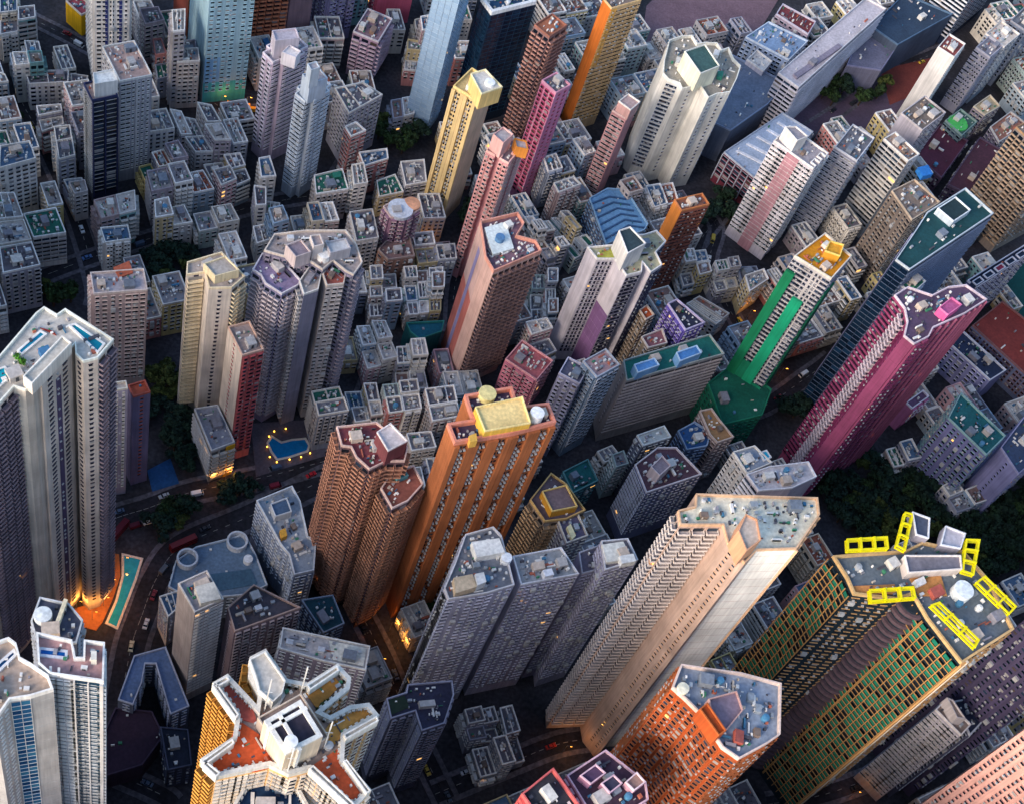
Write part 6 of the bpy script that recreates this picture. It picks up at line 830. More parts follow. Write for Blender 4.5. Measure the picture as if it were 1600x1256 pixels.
((100.9,200.6,107.5,202.4,106.0,207.0,99.5,205.1),13.1,'P2.6 b b P2.6',20,20,2,10,5,0.28,281,(1,0,34)),
((106.1,207.2,111.8,209.0,109.9,214.8,104.3,212.8),13.8,'P3.2 b b K3.2',20,1,18,10,5,1.88,282,(2,0,34)),
((107.6,202.4,113.4,204.1,111.8,208.8,106.1,207.1),7.6,'P3.2 b b S3.2',20,13,18,10,3,0.28,283,(3,0,34)),
((115.1,204.7,120.7,206.8,117.4,216.9,112.5,215.2),11.5,'B2.8 b b B2.8',34,9,2,10,5,-1.33,284,(-1,6,28)),
((117.4,195.1,123.7,197.6,120.8,206.6,115.1,204.4),5.2,'P3.2 b b P2.6',34,9,5,10,6,-1.33,285,(5,0,34)),
((105.9,188.2,112.0,190.3,108.4,200.4,102.4,198.6),9.7,'K3.2 b b K3.2',34,9,5,10,6,-1.25,286,(0,7,34)),
((112.2,190.3,117.3,192.1,113.5,202.0,108.5,200.4),18.6,'P2.6 b b P2.6',34,9,5,10,3,-1.22,287,(4,0,34)),
((318.1,333.5,325.7,337.6,322.9,343.5,315.5,339.0),12.5,'B2.8 b b B2.8',4,13,18,26,5,-2.59,288,(4,7,22)),
((321.3,326.7,329.2,330.3,325.8,337.5,318.1,333.4),10.7,'P3.2 b b P3.2',22,22,2,30,3,0.43,289,(7,7,22)),
((325.9,337.8,332.5,341.3,329.5,347.6,323.1,343.6),5.7,'P3.2 b b K4',0,1,5,6,5,-2.59,290,(6,7,22)),
((329.4,330.4,336.2,333.5,332.6,341.1,325.9,337.6),13.6,'P3.2 b b M4',19,13,18,35,5,2.01,291,(8,7,22)),
((295.4,348.4,300.9,350.3,298.0,359.7,292.8,357.5),8.3,'K3.2 b b K3.2',23,9,2,25,5,1.88,292,(1,6,22)),
((301.1,350.4,307.9,352.8,304.6,362.6,298.1,359.8),12.5,'B2.8 b b B2.8',34,9,18,3,3,1.91,293,(0,6,22)),
((-13.1,232.7,-9.2,237.6,-10.9,243.8,-17.3,240.6),25.3,'P3.2 b b P3.2',24,9,18,3,5,-1.08,294,(-1,5,30)),
((67.2,569.5,74.4,573.7,72.8,584.0,65.8,579.4),14.4,'K3.2 b b K3.2',0,0,18,10,6,1.73,295,(2,3,7)),
((68.5,559.7,76.0,563.4,74.5,573.4,67.2,569.3),26.0,'B2.8 b b B2.8',33,9,5,3,6,1.73,296,(1,3,7)),
((62.6,554.0,71.2,554.7,71.6,561.7,62.6,561.4),17.2,'P3.2 P3.2 b P3.2',31,31,2,16,3,-3.1,297,(0,3,7)),
((62.6,546.9,70.8,548.0,71.2,554.5,62.6,553.8),10.1,'P3.2 P3.2 b P3.2',21,1,2,14,6,-3.06,298,(-1,4,7)),
((58.5,510.8,63.5,513.5,62.0,525.6,56.7,523.1),11.3,'P3.2 b b K3.2',22,22,5,35,3,-1.43,299,(-1,7,6)),
((63.6,513.6,68.7,516.5,67.7,528.3,62.1,525.7),11.6,'P2.8 b b P2.8',15,9,5,14,5,-1.45,300,(-1,5,7)),
((240.9,488.5,251.6,479.4,257.7,489.8,247.4,500.3),19.8,'K3.2 P3.2 b K3.2',22,9,5,30,4,2.34,301,(-1,5,14)),
((304.0,549.8,316.5,556.2,309.5,563.0,298.0,558.1),9.1,'S3.2 b b S3.2',29,9,2,14,6,0.47,302,(-1,2,40)),
((34.3,385.8,46.2,391.1,40.6,403.4,28.8,398.0),16.6,'M4 b b M4',24,9,2,28,3,-1.15,303,(0,1,19)),
((-47.2,367.6,-33.5,373.8,-39.9,387.9,-53.6,381.8),13.6,'P2.6 b b P2.6',21,13,2,30,6,1.99,304,(0,1,24)),
((-33.2,374.0,-22.4,378.8,-28.8,392.9,-39.5,388.1),21.4,'P2.8 b b P2.8',27,1,2,30,3,1.99,305,(1,1,24)),
((-9.1,384.8,-0.4,388.7,-6.8,402.9,-15.4,399.0),20.9,'P3.2 b b P3.2',24,9,5,30,4,-1.15,306,(0,2,18)),
((-0.1,388.9,14.1,395.3,7.8,409.4,-6.4,403.0),16.4,'P3.2 b b M4',31,31,5,6,3,-2.72,307,(-1,3,19)),
((-119.9,442.0,-106.4,448.1,-111.6,459.7,-125.1,453.6),18.2,'P3.2 b b P3.2',24,13,5,25,4,0.42,308,(3,4,1)),
((-80.9,459.6,-72.4,463.4,-77.6,475.0,-86.1,471.1),23.3,'P3.2 b b B2.8',20,20,18,10,6,1.99,309,(0,3,1)),
((-52.5,472.4,-41.2,477.5,-46.4,489.0,-57.7,483.9),16.9,'P2.8 b b P2.8',17,13,18,30,6,1.99,310,(0,0,2)),
((-18.0,487.9,-6.4,493.1,-11.6,504.7,-23.2,499.4),15.0,'S3.2 b b S3.2',12,9,2,30,5,-2.72,311,(-1,4,4)),
((25.1,507.3,37.3,512.8,32.1,524.3,19.9,518.8),18.1,'P3.2 b b P2.6',15,9,18,6,6,-2.72,312,(-1,1,5)),
((-86.0,475.0,-75.7,479.6,-81.8,493.0,-92.0,488.4),23.3,'P3.2 b b P3.2',33,9,2,16,4,-1.15,313,(1,5,0)),
((-64.2,484.9,-49.9,491.3,-55.9,504.7,-70.2,498.2),21.3,'P3.2 b b K4',12,13,5,30,4,0.42,314,(-1,2,2)),
((19.0,522.3,33.1,528.6,27.1,542.0,13.0,535.7),11.5,'P3.2 b b P3.2',27,1,5,35,4,-2.72,315,(-1,1,4)),
((-8.3,526.5,0.8,530.6,-5.1,543.8,-14.2,539.7),20.8,'P3.2 b b K4',12,13,18,14,6,-1.15,316,(-1,0,3)),
((11.6,535.5,21.4,539.8,15.4,553.1,5.6,548.7),22.7,'K3.2 b b K3.2',17,9,18,14,3,1.99,317,(-1,4,6)),
((-76.2,552.4,-62.0,558.8,-68.1,572.2,-82.2,565.8),18.3,'K3.2 b b K3.2',23,23,18,30,5,-2.72,318,(-1,2,0)),
((72.5,297.6,81.4,299.7,78.0,313.6,69.1,311.5),17.2,'P3.2 b b P3.2',12,9,2,26,3,1.81,319,(-1,1,25)),
((96.9,335.2,105.9,337.4,102.8,350.5,93.8,348.3),16.2,'P3.2 b b M4',8,1,5,35,3,-1.33,320,(-1,2,26)),
((111.9,439.9,122.3,442.5,119.2,455.5,108.7,453.0),18.7,'P3.2 b b K4',15,15,18,25,6,-1.33,321,(1,7,9)),
((74.7,445.1,84.8,447.5,81.3,461.8,71.2,459.4),17.9,'P2.8 b b P2.8',0,13,18,10,4,1.81,322,(-1,0,36)),
((101.9,467.2,116.0,470.7,112.7,484.2,98.7,480.8),13.3,'P2.8 b b P2.8',17,9,2,14,3,-2.9,323,(-1,2,9)),
((85.6,481.2,98.2,484.2,95.1,496.9,82.5,493.9),10.1,'K4 b b K4',21,9,2,30,5,1.81,324,(-1,6,8)),
((84.8,498.1,97.1,501.0,93.3,516.6,81.0,513.6),11.6,'P3.2 b b P3.2',31,9,2,28,4,-1.33,325,(-1,2,8)),
((39.2,523.5,49.8,526.1,46.0,541.6,35.4,539.1),10.9,'P2.6 b b P2.6',32,9,5,35,5,-1.33,326,(0,6,6)),
((86.7,552.0,99.1,555.0,96.2,567.0,83.8,564.0),18.5,'P3.2 b b M4',21,9,18,16,3,-2.9,327,(0,1,7)),
((18.9,548.5,31.2,551.5,27.6,566.2,15.3,563.2),19.7,'K4 b b K4',23,13,18,10,4,-1.33,328,(-1,3,6)),
((80.3,582.6,95.6,586.4,92.3,599.9,77.0,596.2),14.8,'P2.8 b b P2.8',4,4,2,25,3,0.24,329,(0,2,7)),
((110.1,589.9,119.6,592.2,116.3,605.8,106.8,603.5),20.6,'P2.6 b b P2.6',22,9,2,16,4,1.81,330,(1,1,7)),
((85.1,601.8,98.5,605.0,94.9,619.8,81.5,616.5),15.6,'P2.6 b b P2.6',34,9,2,16,4,-1.33,331,(1,2,7)),
((108.0,607.4,118.3,609.9,114.8,624.6,104.4,622.1),11.2,'P3.2 b b P2.6',0,0,18,10,5,-1.33,332,(2,1,7)),
((352.7,359.2,361.3,363.6,355.6,374.8,347.0,370.4),11.5,'P2.6 b b P2.6',29,29,5,3,3,2.04,333,(5,7,22)),
((337.4,365.9,350.2,372.4,344.7,383.1,331.9,376.6),15.9,'P2.8 b b P2.8',11,11,5,6,5,-2.67,334,(3,7,22)),
((361.0,377.9,372.9,384.0,367.4,394.7,355.6,388.7),13.5,'P3.2 b b P3.2',23,1,18,26,3,0.47,335,(1,0,22)),
((330.4,376.3,338.8,380.6,331.8,394.3,323.4,390.0),17.7,'P3.2 b b P2.8',33,33,18,14,5,2.04,336,(2,7,22)),
((339.2,380.7,347.8,385.1,340.7,398.9,332.1,394.5),12.1,'P3.2 b b K3.2',22,22,2,10,4,-1.1,337,(0,0,22)),
((197.2,379.3,210.1,385.9,203.7,398.4,190.8,391.8),20.0,'P3.2 b b P2.6',4,9,2,3,6,-2.67,338,(0,1,20)),
((222.7,392.3,232.9,397.5,226.5,410.1,216.2,404.8),21.1,'K3.2 b b K3.2',11,11,18,30,5,-1.1,339,(1,4,21)),
((243.1,402.7,255.6,409.1,249.2,421.6,236.7,415.2),13.4,'P3.2 b b P2.8',22,22,5,35,5,-1.1,340,(0,4,21)),
((255.9,409.3,269.3,416.1,262.9,428.6,249.5,421.8),10.3,'M4 b b M4',21,9,18,6,5,0.47,341,(0,0,21)),
((269.6,416.2,278.6,420.8,272.2,433.4,263.2,428.8),12.4,'K3.2 b b K3.2',4,4,5,6,6,-1.1,342,(1,0,21)),
((299.8,431.6,308.2,436.0,301.9,448.5,293.4,444.2),13.0,'P3.2 b b B2.8',4,13,18,30,3,2.04,343,(-1,2,22)),
((333.7,449.0,347.6,456.1,341.2,468.6,327.3,461.5),14.2,'K3.2 b b K3.2',34,9,2,14,5,0.47,344,(1,7,38)),
((360.1,462.4,369.6,467.2,363.2,479.8,353.6,474.9),17.0,'P3.2 b b P2.6',8,9,18,14,5,2.04,345,(2,7,38)),
((267.8,431.6,280.3,437.9,273.6,451.1,261.1,444.7),12.2,'P2.8 b b P2.8',19,9,18,35,5,-1.1,346,(0,1,21)),
((185.6,406.6,197.2,412.5,190.1,426.3,178.6,420.4),18.4,'P2.8 b b P2.8',19,1,18,35,5,2.04,347,(1,6,15)),
((255.2,442.1,263.4,446.3,256.4,460.1,248.1,455.9),15.9,'P3.2 b b K3.2',15,15,5,3,3,2.04,348,(1,2,21)),
((263.8,446.5,273.9,451.6,266.8,465.5,256.7,460.3),13.1,'P3.2 b b P2.6',7,9,18,14,5,2.04,349,(2,2,21)),
((274.2,451.8,285.4,457.5,278.3,471.4,267.1,465.6),10.5,'P3.2 b b P2.8',7,13,2,10,6,2.04,350,(2,1,21)),
((356.4,493.7,367.2,499.2,360.1,513.1,349.3,507.6),14.2,'P3.2 b b P3.2',11,11,18,14,6,-1.1,351,(-1,0,38)),
((115.6,392.3,125.2,397.1,118.5,410.2,108.9,405.3),17.9,'P3.2 b b M4',19,1,2,35,5,2.04,352,(0,0,17)),
((146.0,407.8,159.4,414.6,152.8,427.7,139.3,420.8),18.4,'P3.2 b b M4',4,1,18,26,5,0.47,353,(0,4,16)),
((266.5,469.3,275.0,473.6,268.3,486.7,259.9,482.4),11.2,'P2.8 b b P2.8',29,9,5,6,3,2.04,354,(-1,7,14)),
((286.9,479.7,295.1,483.9,288.4,496.9,280.3,492.8),17.9,'M4 b b M4',12,12,2,10,5,-1.1,355,(-1,5,40)),
((331.6,502.5,340.0,506.7,333.3,519.8,325.0,515.6),19.0,'K4 b b K4',31,9,5,6,5,-1.1,356,(-1,2,38)),
((189.5,450.4,198.3,454.9,191.6,468.0,182.8,463.5),18.6,'P2.6 b b P2.6',24,9,5,30,5,-1.1,357,(-1,3,15)),
((275.3,511.1,285.4,516.3,278.7,529.5,268.6,524.4),21.0,'P3.2 b b P3.2',20,13,18,30,3,2.04,358,(-1,1,14)),
((288.4,534.9,297.0,539.3,290.1,552.9,281.5,548.5),20.0,'P3.2 b b P2.6',21,9,5,16,4,2.04,359,(1,3,40)),
((320.7,551.4,330.4,556.3,323.4,569.9,313.7,565.0),18.8,'P3.2 b b P3.2',27,9,5,35,4,2.04,360,(-1,6,39)),
((412.2,598.1,420.8,602.5,413.9,616.1,405.2,611.7),15.7,'P3.2 b b P3.2',19,1,2,30,3,-1.1,361,(0,0,39)),
((413.4,616.2,425.6,622.5,419.4,634.6,407.1,628.4),18.9,'M4 b b M4',32,32,18,28,6,0.47,362,(2,0,39)),
((164.9,505.2,174.5,510.1,169.1,520.7,159.5,515.8),13.2,'P3.2 b b K4',33,9,5,14,5,-1.1,363,(-1,1,11)),
((109.1,490.5,121.2,496.7,114.7,509.4,102.6,503.2),18.4,'K3.2 b b K3.2',17,9,18,16,6,-1.1,364,(-1,4,10)),
((131.5,501.9,143.0,507.8,136.5,520.5,125.0,514.6),18.4,'P3.2 b b S3.2',11,1,18,30,3,2.04,365,(0,0,10)),
((143.3,508.0,156.8,514.8,150.3,527.5,136.9,520.7),15.8,'P3.2 b b P2.6',31,9,18,30,6,-2.67,366,(1,0,10)),
((418.3,648.3,430.1,654.3,423.7,667.0,411.8,661.0),13.8,'P3.2 b b P3.2',33,1,2,10,5,-1.1,367,(1,0,39)),
((172.6,542.8,185.3,549.3,179.1,561.6,166.3,555.1),19.4,'P3.2 b b P3.2',19,19,5,30,3,-2.67,368,(-1,7,12)),
((185.6,549.5,199.0,556.3,192.7,568.6,179.4,561.8),19.8,'B2.8 b b B2.8',0,1,2,3,4,-2.67,369,(-1,3,13)),
((409.9,663.9,422.5,670.4,416.3,682.6,403.7,676.2),16.6,'P2.6 b b P2.6',21,9,18,25,3,0.47,370,(1,1,39)),
((422.9,670.5,436.6,677.6,430.4,689.8,416.6,682.8),10.9,'P2.8 b b P2.8',21,21,2,25,3,-2.67,371,(2,1,39)),
((135.6,539.8,144.4,544.3,138.4,556.2,129.6,551.7),19.2,'P3.2 b b S3.2',21,13,2,16,6,2.04,372,(1,4,12)),
((156.2,550.3,167.6,556.2,161.6,568.0,150.1,562.2),12.0,'P3.2 b b P2.6',20,20,5,14,6,2.04,373,(-1,6,12)),
((200.4,572.9,212.1,578.9,206.1,590.7,194.4,584.8),10.8,'P3.2 b b P3.2',12,1,18,6,4,-1.1,374,(0,2,13)),
((285.0,616.1,296.0,621.7,289.9,633.5,279.0,628.0),18.8,'K3.2 b b K3.2',19,9,18,10,6,2.04,375,(0,2,41)),
((133.3,557.5,143.3,562.6,137.8,573.4,127.8,568.3),10.5,'P3.2 b b M4',8,1,18,16,4,-1.1,376,(2,4,12)),
((154.6,568.4,164.4,573.4,158.9,584.2,149.1,579.2),18.2,'P3.2 b b B2.8',8,13,18,16,6,2.04,377,(0,2,12)),
((177.7,580.2,188.3,585.6,182.8,596.4,172.2,591.0),19.2,'P3.2 b b K3.2',32,13,18,14,6,-1.1,378,(1,1,12)),
((200.5,591.8,209.9,596.6,204.4,607.4,195.0,602.6),15.8,'P3.2 b b M4',15,15,2,16,6,-1.1,379,(1,2,13)),
((223.2,603.4,236.0,610.0,230.5,620.7,217.7,614.2),17.3,'P2.6 b b P2.6',24,24,5,28,6,-2.67,380,(3,2,13)),
((292.3,638.6,302.8,644.0,297.3,654.8,286.8,649.4),12.9,'P3.2 b b K4',4,13,5,26,3,-1.1,381,(1,2,41)),
((312.9,649.2,323.1,654.4,317.6,665.1,307.4,660.0),10.6,'P3.2 b b P3.2',27,9,2,14,5,-1.1,382,(0,1,41)),
((333.5,659.7,342.3,664.2,336.8,675.0,327.9,670.5),14.3,'P3.2 b b P3.2',20,9,18,10,3,-1.1,383,(1,1,41)),
((363.6,675.0,374.5,680.6,369.0,691.4,358.1,685.8),13.3,'B2.8 b b B2.8',11,9,5,28,3,0.47,384,(-1,2,39)),
((140.8,578.9,154.9,586.1,149.4,596.9,135.3,589.7),19.4,'P3.2 b b P2.6',11,11,2,6,4,-2.67,385,(0,3,12)),
((180.8,599.3,193.1,605.6,187.6,616.4,175.3,610.1),12.7,'P2.6 b b P2.6',8,1,2,6,3,-2.67,386,(2,1,12)),
((134.7,593.4,144.6,598.4,138.6,610.2,128.7,605.1),21.0,'S3.2 b b S3.2',15,9,2,35,3,2.04,387,(1,3,12)),
((145.0,598.6,156.9,604.7,150.9,616.4,139.0,610.4),19.1,'B2.8 b b B2.8',27,1,2,35,5,-2.67,388,(3,2,12)),
((157.2,604.9,170.3,611.5,164.3,623.3,151.2,616.6),13.8,'P3.2 b b K4',24,9,18,10,3,0.47,389,(1,2,12)),
((134.7,612.1,145.2,617.5,139.8,628.0,129.2,622.7),10.4,'P3.2 b b P3.2',33,33,5,10,5,-1.1,390,(2,3,12)),
((156.8,623.4,165.7,627.9,160.3,638.5,151.4,633.9),10.2,'P3.2 b b P3.2',32,9,18,35,3,2.04,391,(4,2,12)),
((65.5,160.8,78.1,167.2,71.1,180.8,58.6,174.4),18.1,'M4 b b M4',12,9,18,6,4,2.04,392,(-1,6,34)),
((60.6,214.4,70.2,219.3,63.9,231.6,54.4,226.7),20.3,'K3.2 b b K3.2',24,24,2,14,4,2.04,393,(-1,3,34)),
((78.9,239.6,88.0,244.3,82.0,256.0,72.9,251.3),13.1,'P3.2 b b M4',0,13,5,26,6,-1.1,394,(-1,4,28)),
((44.6,279.1,56.2,285.1,49.4,298.4,37.8,292.5),21.1,'B2.8 b b B2.8',29,9,5,14,6,-1.1,395,(-1,4,25)),
((321.9,177.9,332.2,183.2,326.3,194.9,316.0,189.6),19.2,'P2.8 b P2.8 P2.8',11,9,5,10,6,-1.1,396,(1,7,32)),
((287.1,178.8,300.9,185.9,293.6,200.2,279.8,193.2),10.8,'P3.2 b B2.8 B2.8',4,9,5,16,6,-1.1,397,(-1,6,32)),
((312.2,213.7,322.7,219.0,316.6,231.0,306.1,225.7),18.5,'P3.2 b b K4',19,9,2,30,4,-1.1,398,(0,7,32)),
((335.9,225.7,347.5,231.7,341.4,243.7,329.7,237.7),13.5,'B2.8 b b B2.8',27,13,18,25,4,2.04,399,(1,0,32)),
((195.1,173.0,204.6,177.8,198.7,189.3,189.2,184.5),18.7,'P3.2 b b P3.2',11,1,5,30,4,-1.1,400,(3,6,31)),
((204.9,178.0,214.4,182.8,208.5,194.4,199.0,189.5),13.6,'K4 b b K4',33,1,2,10,4,2.04,401,(2,6,31)),
((331.1,260.9,341.9,266.4,335.9,278.3,325.1,272.7),11.5,'P3.2 b b S3.2',11,9,18,10,6,-1.1,402,(0,0,32)),
((109.9,163.4,120.3,168.7,114.3,180.4,103.9,175.1),16.6,'P2.8 b b P2.8',31,31,5,3,4,2.04,403,(1,7,34)),
((120.7,168.8,131.2,174.2,125.3,186.0,114.7,180.6),12.2,'P3.2 b b P3.2',4,9,2,30,6,2.04,404,(2,7,34)),
((140.1,178.8,151.6,184.6,145.6,196.3,134.1,190.5),13.4,'P3.2 b b S3.2',12,12,18,6,5,2.04,405,(-1,7,28)),
((162.0,189.9,173.8,195.9,167.8,207.7,156.0,201.7),11.1,'P2.8 b b P2.8',0,9,5,16,3,-2.67,406,(1,6,31)),
((340.6,281.1,351.1,286.4,345.1,298.2,334.7,292.8),13.3,'S3.2 b b S3.2',22,13,2,3,3,-1.1,407,(-1,1,32)),
((202.9,226.0,211.4,230.3,204.3,244.2,195.8,239.9),18.2,'P3.2 b b P3.2',27,27,2,30,6,-1.1,408,(1,7,31)),
((223.5,236.5,232.1,240.9,225.0,254.8,216.4,250.4),18.6,'M4 b b M4',7,9,5,10,4,-1.1,409,(2,7,31)),
((184.7,234.7,196.2,240.5,189.3,254.1,177.8,248.2),15.5,'M4 b b M4',27,1,2,14,3,-1.1,410,(0,6,31)),
((207.6,246.3,215.8,250.5,208.9,264.1,200.7,259.9),15.4,'M4 b b M4',17,1,18,26,4,-1.1,411,(0,7,31)),
((224.6,255.0,234.2,259.9,227.3,273.4,217.6,268.5),14.1,'S3.2 b b S3.2',12,9,2,10,5,-1.1,412,(-1,0,31)),
((243.3,264.6,257.1,271.6,250.2,285.2,236.4,278.1),15.8,'P3.2 b b P2.8',33,33,2,3,5,-2.67,413,(-1,3,32)),
((290.6,288.7,301.9,294.5,295.0,308.0,283.8,302.3),16.8,'P3.2 b b B2.8',12,13,2,6,6,-1.1,414,(-1,2,32)),
((219.3,273.3,231.8,279.7,225.8,291.5,213.3,285.1),13.3,'P3.2 b b M4',20,9,2,6,6,0.47,415,(0,1,31)),
((246.5,287.2,254.9,291.5,248.9,303.2,240.5,299.0),18.6,'K4 b b K4',0,0,18,28,4,2.04,416,(2,1,31)),
((149.8,256.6,158.5,261.1,152.8,272.1,144.1,267.7),17.4,'P3.2 b b K3.2',17,9,2,16,5,2.04,417,(-1,0,28)),
((236.8,301.0,248.4,306.9,242.8,318.0,231.1,312.1),17.8,'K3.2 b b K3.2',12,9,2,10,4,0.47,418,(1,1,31)),
((151.3,275.3,163.3,281.4,156.8,294.1,144.8,288.0),14.0,'P2.6 b b P2.6',17,1,18,6,6,2.04,419,(-1,5,27)),
((146.5,289.3,157.3,294.8,151.6,306.0,140.8,300.5),11.7,'P3.2 b b M4',24,13,5,16,4,-1.1,420,(-1,4,27)),
((113.8,303.3,123.0,308.1,117.4,319.0,108.2,314.3),10.4,'K3.2 b b K3.2',27,9,2,6,6,-1.1,421,(-1,0,26)),
((-100.7,362.9,-94.0,365.9,-100.2,379.8,-107.0,376.8),17.9,'K3.2 b b K3.2',17,9,2,10,3,-1.15,422,(-1,4,24)),
((-47.1,387.1,-40.2,390.1,-46.5,404.0,-53.3,400.9),14.6,'K4 b b K4',24,24,18,6,6,1.99,423,(-1,2,24)),
((-9.0,404.2,-1.6,407.5,-7.8,421.4,-15.3,418.1),18.6,'K3.2 b b K3.2',15,9,5,14,4,-1.15,424,(1,2,18)),
((-87.4,421.4,-81.5,424.0,-87.0,436.1,-92.9,433.4),16.8,'P3.2 b b B2.8',27,9,2,16,4,1.99,425,(2,5,1)),
((-14.5,472.6,-8.0,475.5,-14.1,489.2,-20.7,486.3),17.9,'P3.2 b b M4',20,9,2,16,6,1.99,426,(0,5,4)),
((-103.2,449.5,-96.4,452.6,-102.6,466.4,-109.5,463.3),18.3,'K4 b b K4',17,9,2,3,6,1.99,427,(1,4,1)),
((-115.2,464.5,-106.7,468.4,-112.2,480.8,-120.8,477.0),18.1,'P3.2 b b K4',11,9,5,35,5,-1.15,428,(4,3,1)),
((-126.5,494.5,-119.9,497.5,-126.1,511.2,-132.7,508.2),14.2,'P3.2 b b M4',19,9,18,30,4,-1.15,429,(8,4,0)),
((-96.3,508.1,-90.2,510.8,-96.4,524.6,-102.5,521.8),11.3,'S3.2 b b S3.2',12,13,2,6,6,-1.15,430,(0,4,0)),
((-52.4,544.8,-45.9,547.7,-51.9,560.9,-58.3,558.0),10.7,'P3.2 b b K3.2',19,13,2,25,3,1.99,431,(1,3,3)),
((34.8,584.0,41.5,587.1,35.6,600.2,28.9,597.2),17.6,'P2.8 b b P2.8',8,8,18,30,4,1.99,432,(-1,2,6)),
((-133.6,541.1,-126.8,544.2,-132.9,557.7,-139.7,554.7),9.9,'P2.6 b b P2.6',11,11,5,10,4,1.99,433,(2,3,0)),
((83.3,304.8,91.4,306.7,88.1,320.5,80.0,318.5),16.1,'M4 b b M4',20,13,18,6,3,-1.33,434,(-1,4,26)),
((88.6,350.6,95.5,352.3,92.6,364.2,85.8,362.6),16.0,'P3.2 b b P2.8',11,1,2,14,6,1.81,435,(2,5,17)),
((95.9,352.4,104.1,354.4,101.2,366.3,93.0,364.3),15.6,'P3.2 b b S3.2',4,4,5,14,5,-1.33,436,(-1,6,17)),
((84.7,362.7,91.3,364.3,88.3,376.7,81.7,375.1),14.1,'P3.2 b b P2.8',33,33,18,6,3,-1.33,437,(0,5,17)),
((41.6,365.8,50.0,367.8,47.1,379.9,38.7,377.8),9.0,'P2.8 b b P2.8',31,31,2,16,5,1.81,438,(0,7,19)),
((44.7,399.0,51.5,400.6,48.2,413.9,41.5,412.3),14.7,'P3.2 b b K4',34,9,18,14,5,1.81,439,(1,1,19)),
((54.7,568.1,61.5,569.7,57.9,584.2,51.2,582.6),15.3,'P3.2 b b P2.8',12,12,2,10,6,-1.33,440,(-1,1,6)),
((72.8,601.0,79.0,602.5,76.0,614.5,69.8,613.0),15.9,'P3.2 b b P2.6',19,9,18,30,3,-1.33,441,(2,2,7)),
((238.9,325.1,245.4,328.4,238.5,341.9,232.0,338.5),14.3,'M4 b b M4',27,1,18,10,6,2.04,442,(-1,0,27)),
((322.9,368.0,330.8,372.0,323.9,385.4,316.0,381.4),9.2,'B2.8 b b B2.8',19,9,2,6,6,2.04,443,(1,7,22)),
((219.6,332.6,228.1,337.0,221.5,349.9,213.0,345.6),11.7,'S3.2 b b S3.2',19,9,5,10,4,2.04,444,(-1,1,27)),
((317.7,382.7,323.6,385.7,316.9,398.6,311.1,395.6),8.8,'P2.6 b b P2.6',15,9,18,30,5,2.04,445,(0,7,22)),
((315.8,398.5,324.2,402.8,317.0,416.9,308.6,412.6),14.7,'B2.8 b b B2.8',4,13,2,10,5,-1.1,446,(-1,1,22)),
((122.2,321.5,130.4,325.7,124.0,338.1,115.9,334.0),12.8,'S3.2 b b S3.2',23,1,2,26,4,2.04,447,(-1,1,26)),
((375.0,450.5,381.3,453.7,374.9,466.2,368.6,463.0),9.8,'P3.2 b b K3.2',31,13,5,30,3,-1.1,448,(3,7,38)),
((213.3,384.1,219.1,387.0,213.2,398.6,207.5,395.6),14.4,'M4 b b M4',29,9,5,30,6,2.04,449,(1,1,20)),
((148.6,366.0,156.3,370.0,150.1,382.3,142.3,378.3),12.9,'P2.8 b b P2.8',12,9,18,16,6,-1.1,450,(-1,6,16)),
((282.9,434.6,288.7,437.5,282.4,449.8,276.7,446.9),17.2,'P3.2 b b K4',31,9,2,3,3,2.04,451,(1,1,21)),
((305.4,446.1,310.8,448.8,304.5,461.1,299.1,458.4),11.3,'P3.2 b b P2.6',27,27,18,6,3,2.04,452,(-1,5,38)),
((344.9,466.2,352.0,469.8,345.8,482.1,338.6,478.5),14.3,'K4 b b K4',20,1,2,6,6,-1.1,453,(0,7,38)),
((247.1,435.7,252.5,438.5,246.9,449.5,241.5,446.7),15.8,'K3.2 b b K3.2',21,1,2,16,4,2.04,454,(0,2,21)),
((291.0,458.1,296.3,460.8,290.7,471.8,285.4,469.1),14.2,'S3.2 b b S3.2',24,24,2,10,5,-1.1,455,(-1,4,38)),
((172.7,412.0,178.0,414.7,170.7,429.0,165.4,426.3),13.9,'P3.2 b b P2.8',34,34,2,14,4,-1.1,456,(-1,0,16)),
((204.5,460.9,210.7,464.0,205.2,474.9,198.9,471.7),15.3,'P3.2 b b K4',17,1,5,6,3,2.04,457,(0,2,15)),
((337.3,528.6,343.8,532.0,338.2,542.8,331.7,539.5),14.2,'P3.2 b b K3.2',31,13,5,14,6,2.04,458,(-1,1,40)),
((180.2,466.1,185.5,468.8,178.8,481.9,173.5,479.2),13.9,'K3.2 b b K3.2',24,9,18,14,6,-1.1,459,(0,0,35)),
((205.3,478.9,211.0,481.8,204.3,494.9,198.6,492.0),10.8,'K4 b b K4',23,23,18,6,6,-1.1,460,(1,2,15)),
((305.1,529.8,311.6,533.1,304.9,546.3,298.4,542.9),11.8,'B2.8 b b B2.8',20,20,5,14,3,-1.1,461,(0,3,40)),
((122.7,457.2,129.8,460.9,123.2,473.7,116.1,470.1),14.6,'M4 b b M4',19,1,18,3,6,2.04,462,(0,7,9)),
((149.6,470.9,156.7,474.6,150.1,487.4,143.0,483.8),16.4,'P2.6 b b P2.6',8,9,2,35,5,-1.1,463,(0,3,35)),
((180.9,487.0,189.4,491.3,182.9,504.2,174.4,499.8),9.9,'K3.2 b b K3.2',32,1,5,3,6,2.04,464,(1,1,35)),
((295.2,545.3,302.1,548.8,295.5,561.6,288.7,558.1),15.8,'P2.6 b b P2.6',34,1,18,25,4,2.04,465,(2,3,40)),
((423.2,630.7,429.5,633.9,424.0,644.7,417.7,641.5),17.5,'P2.6 b b P2.6',11,9,18,6,3,-1.1,466,(3,0,39)),
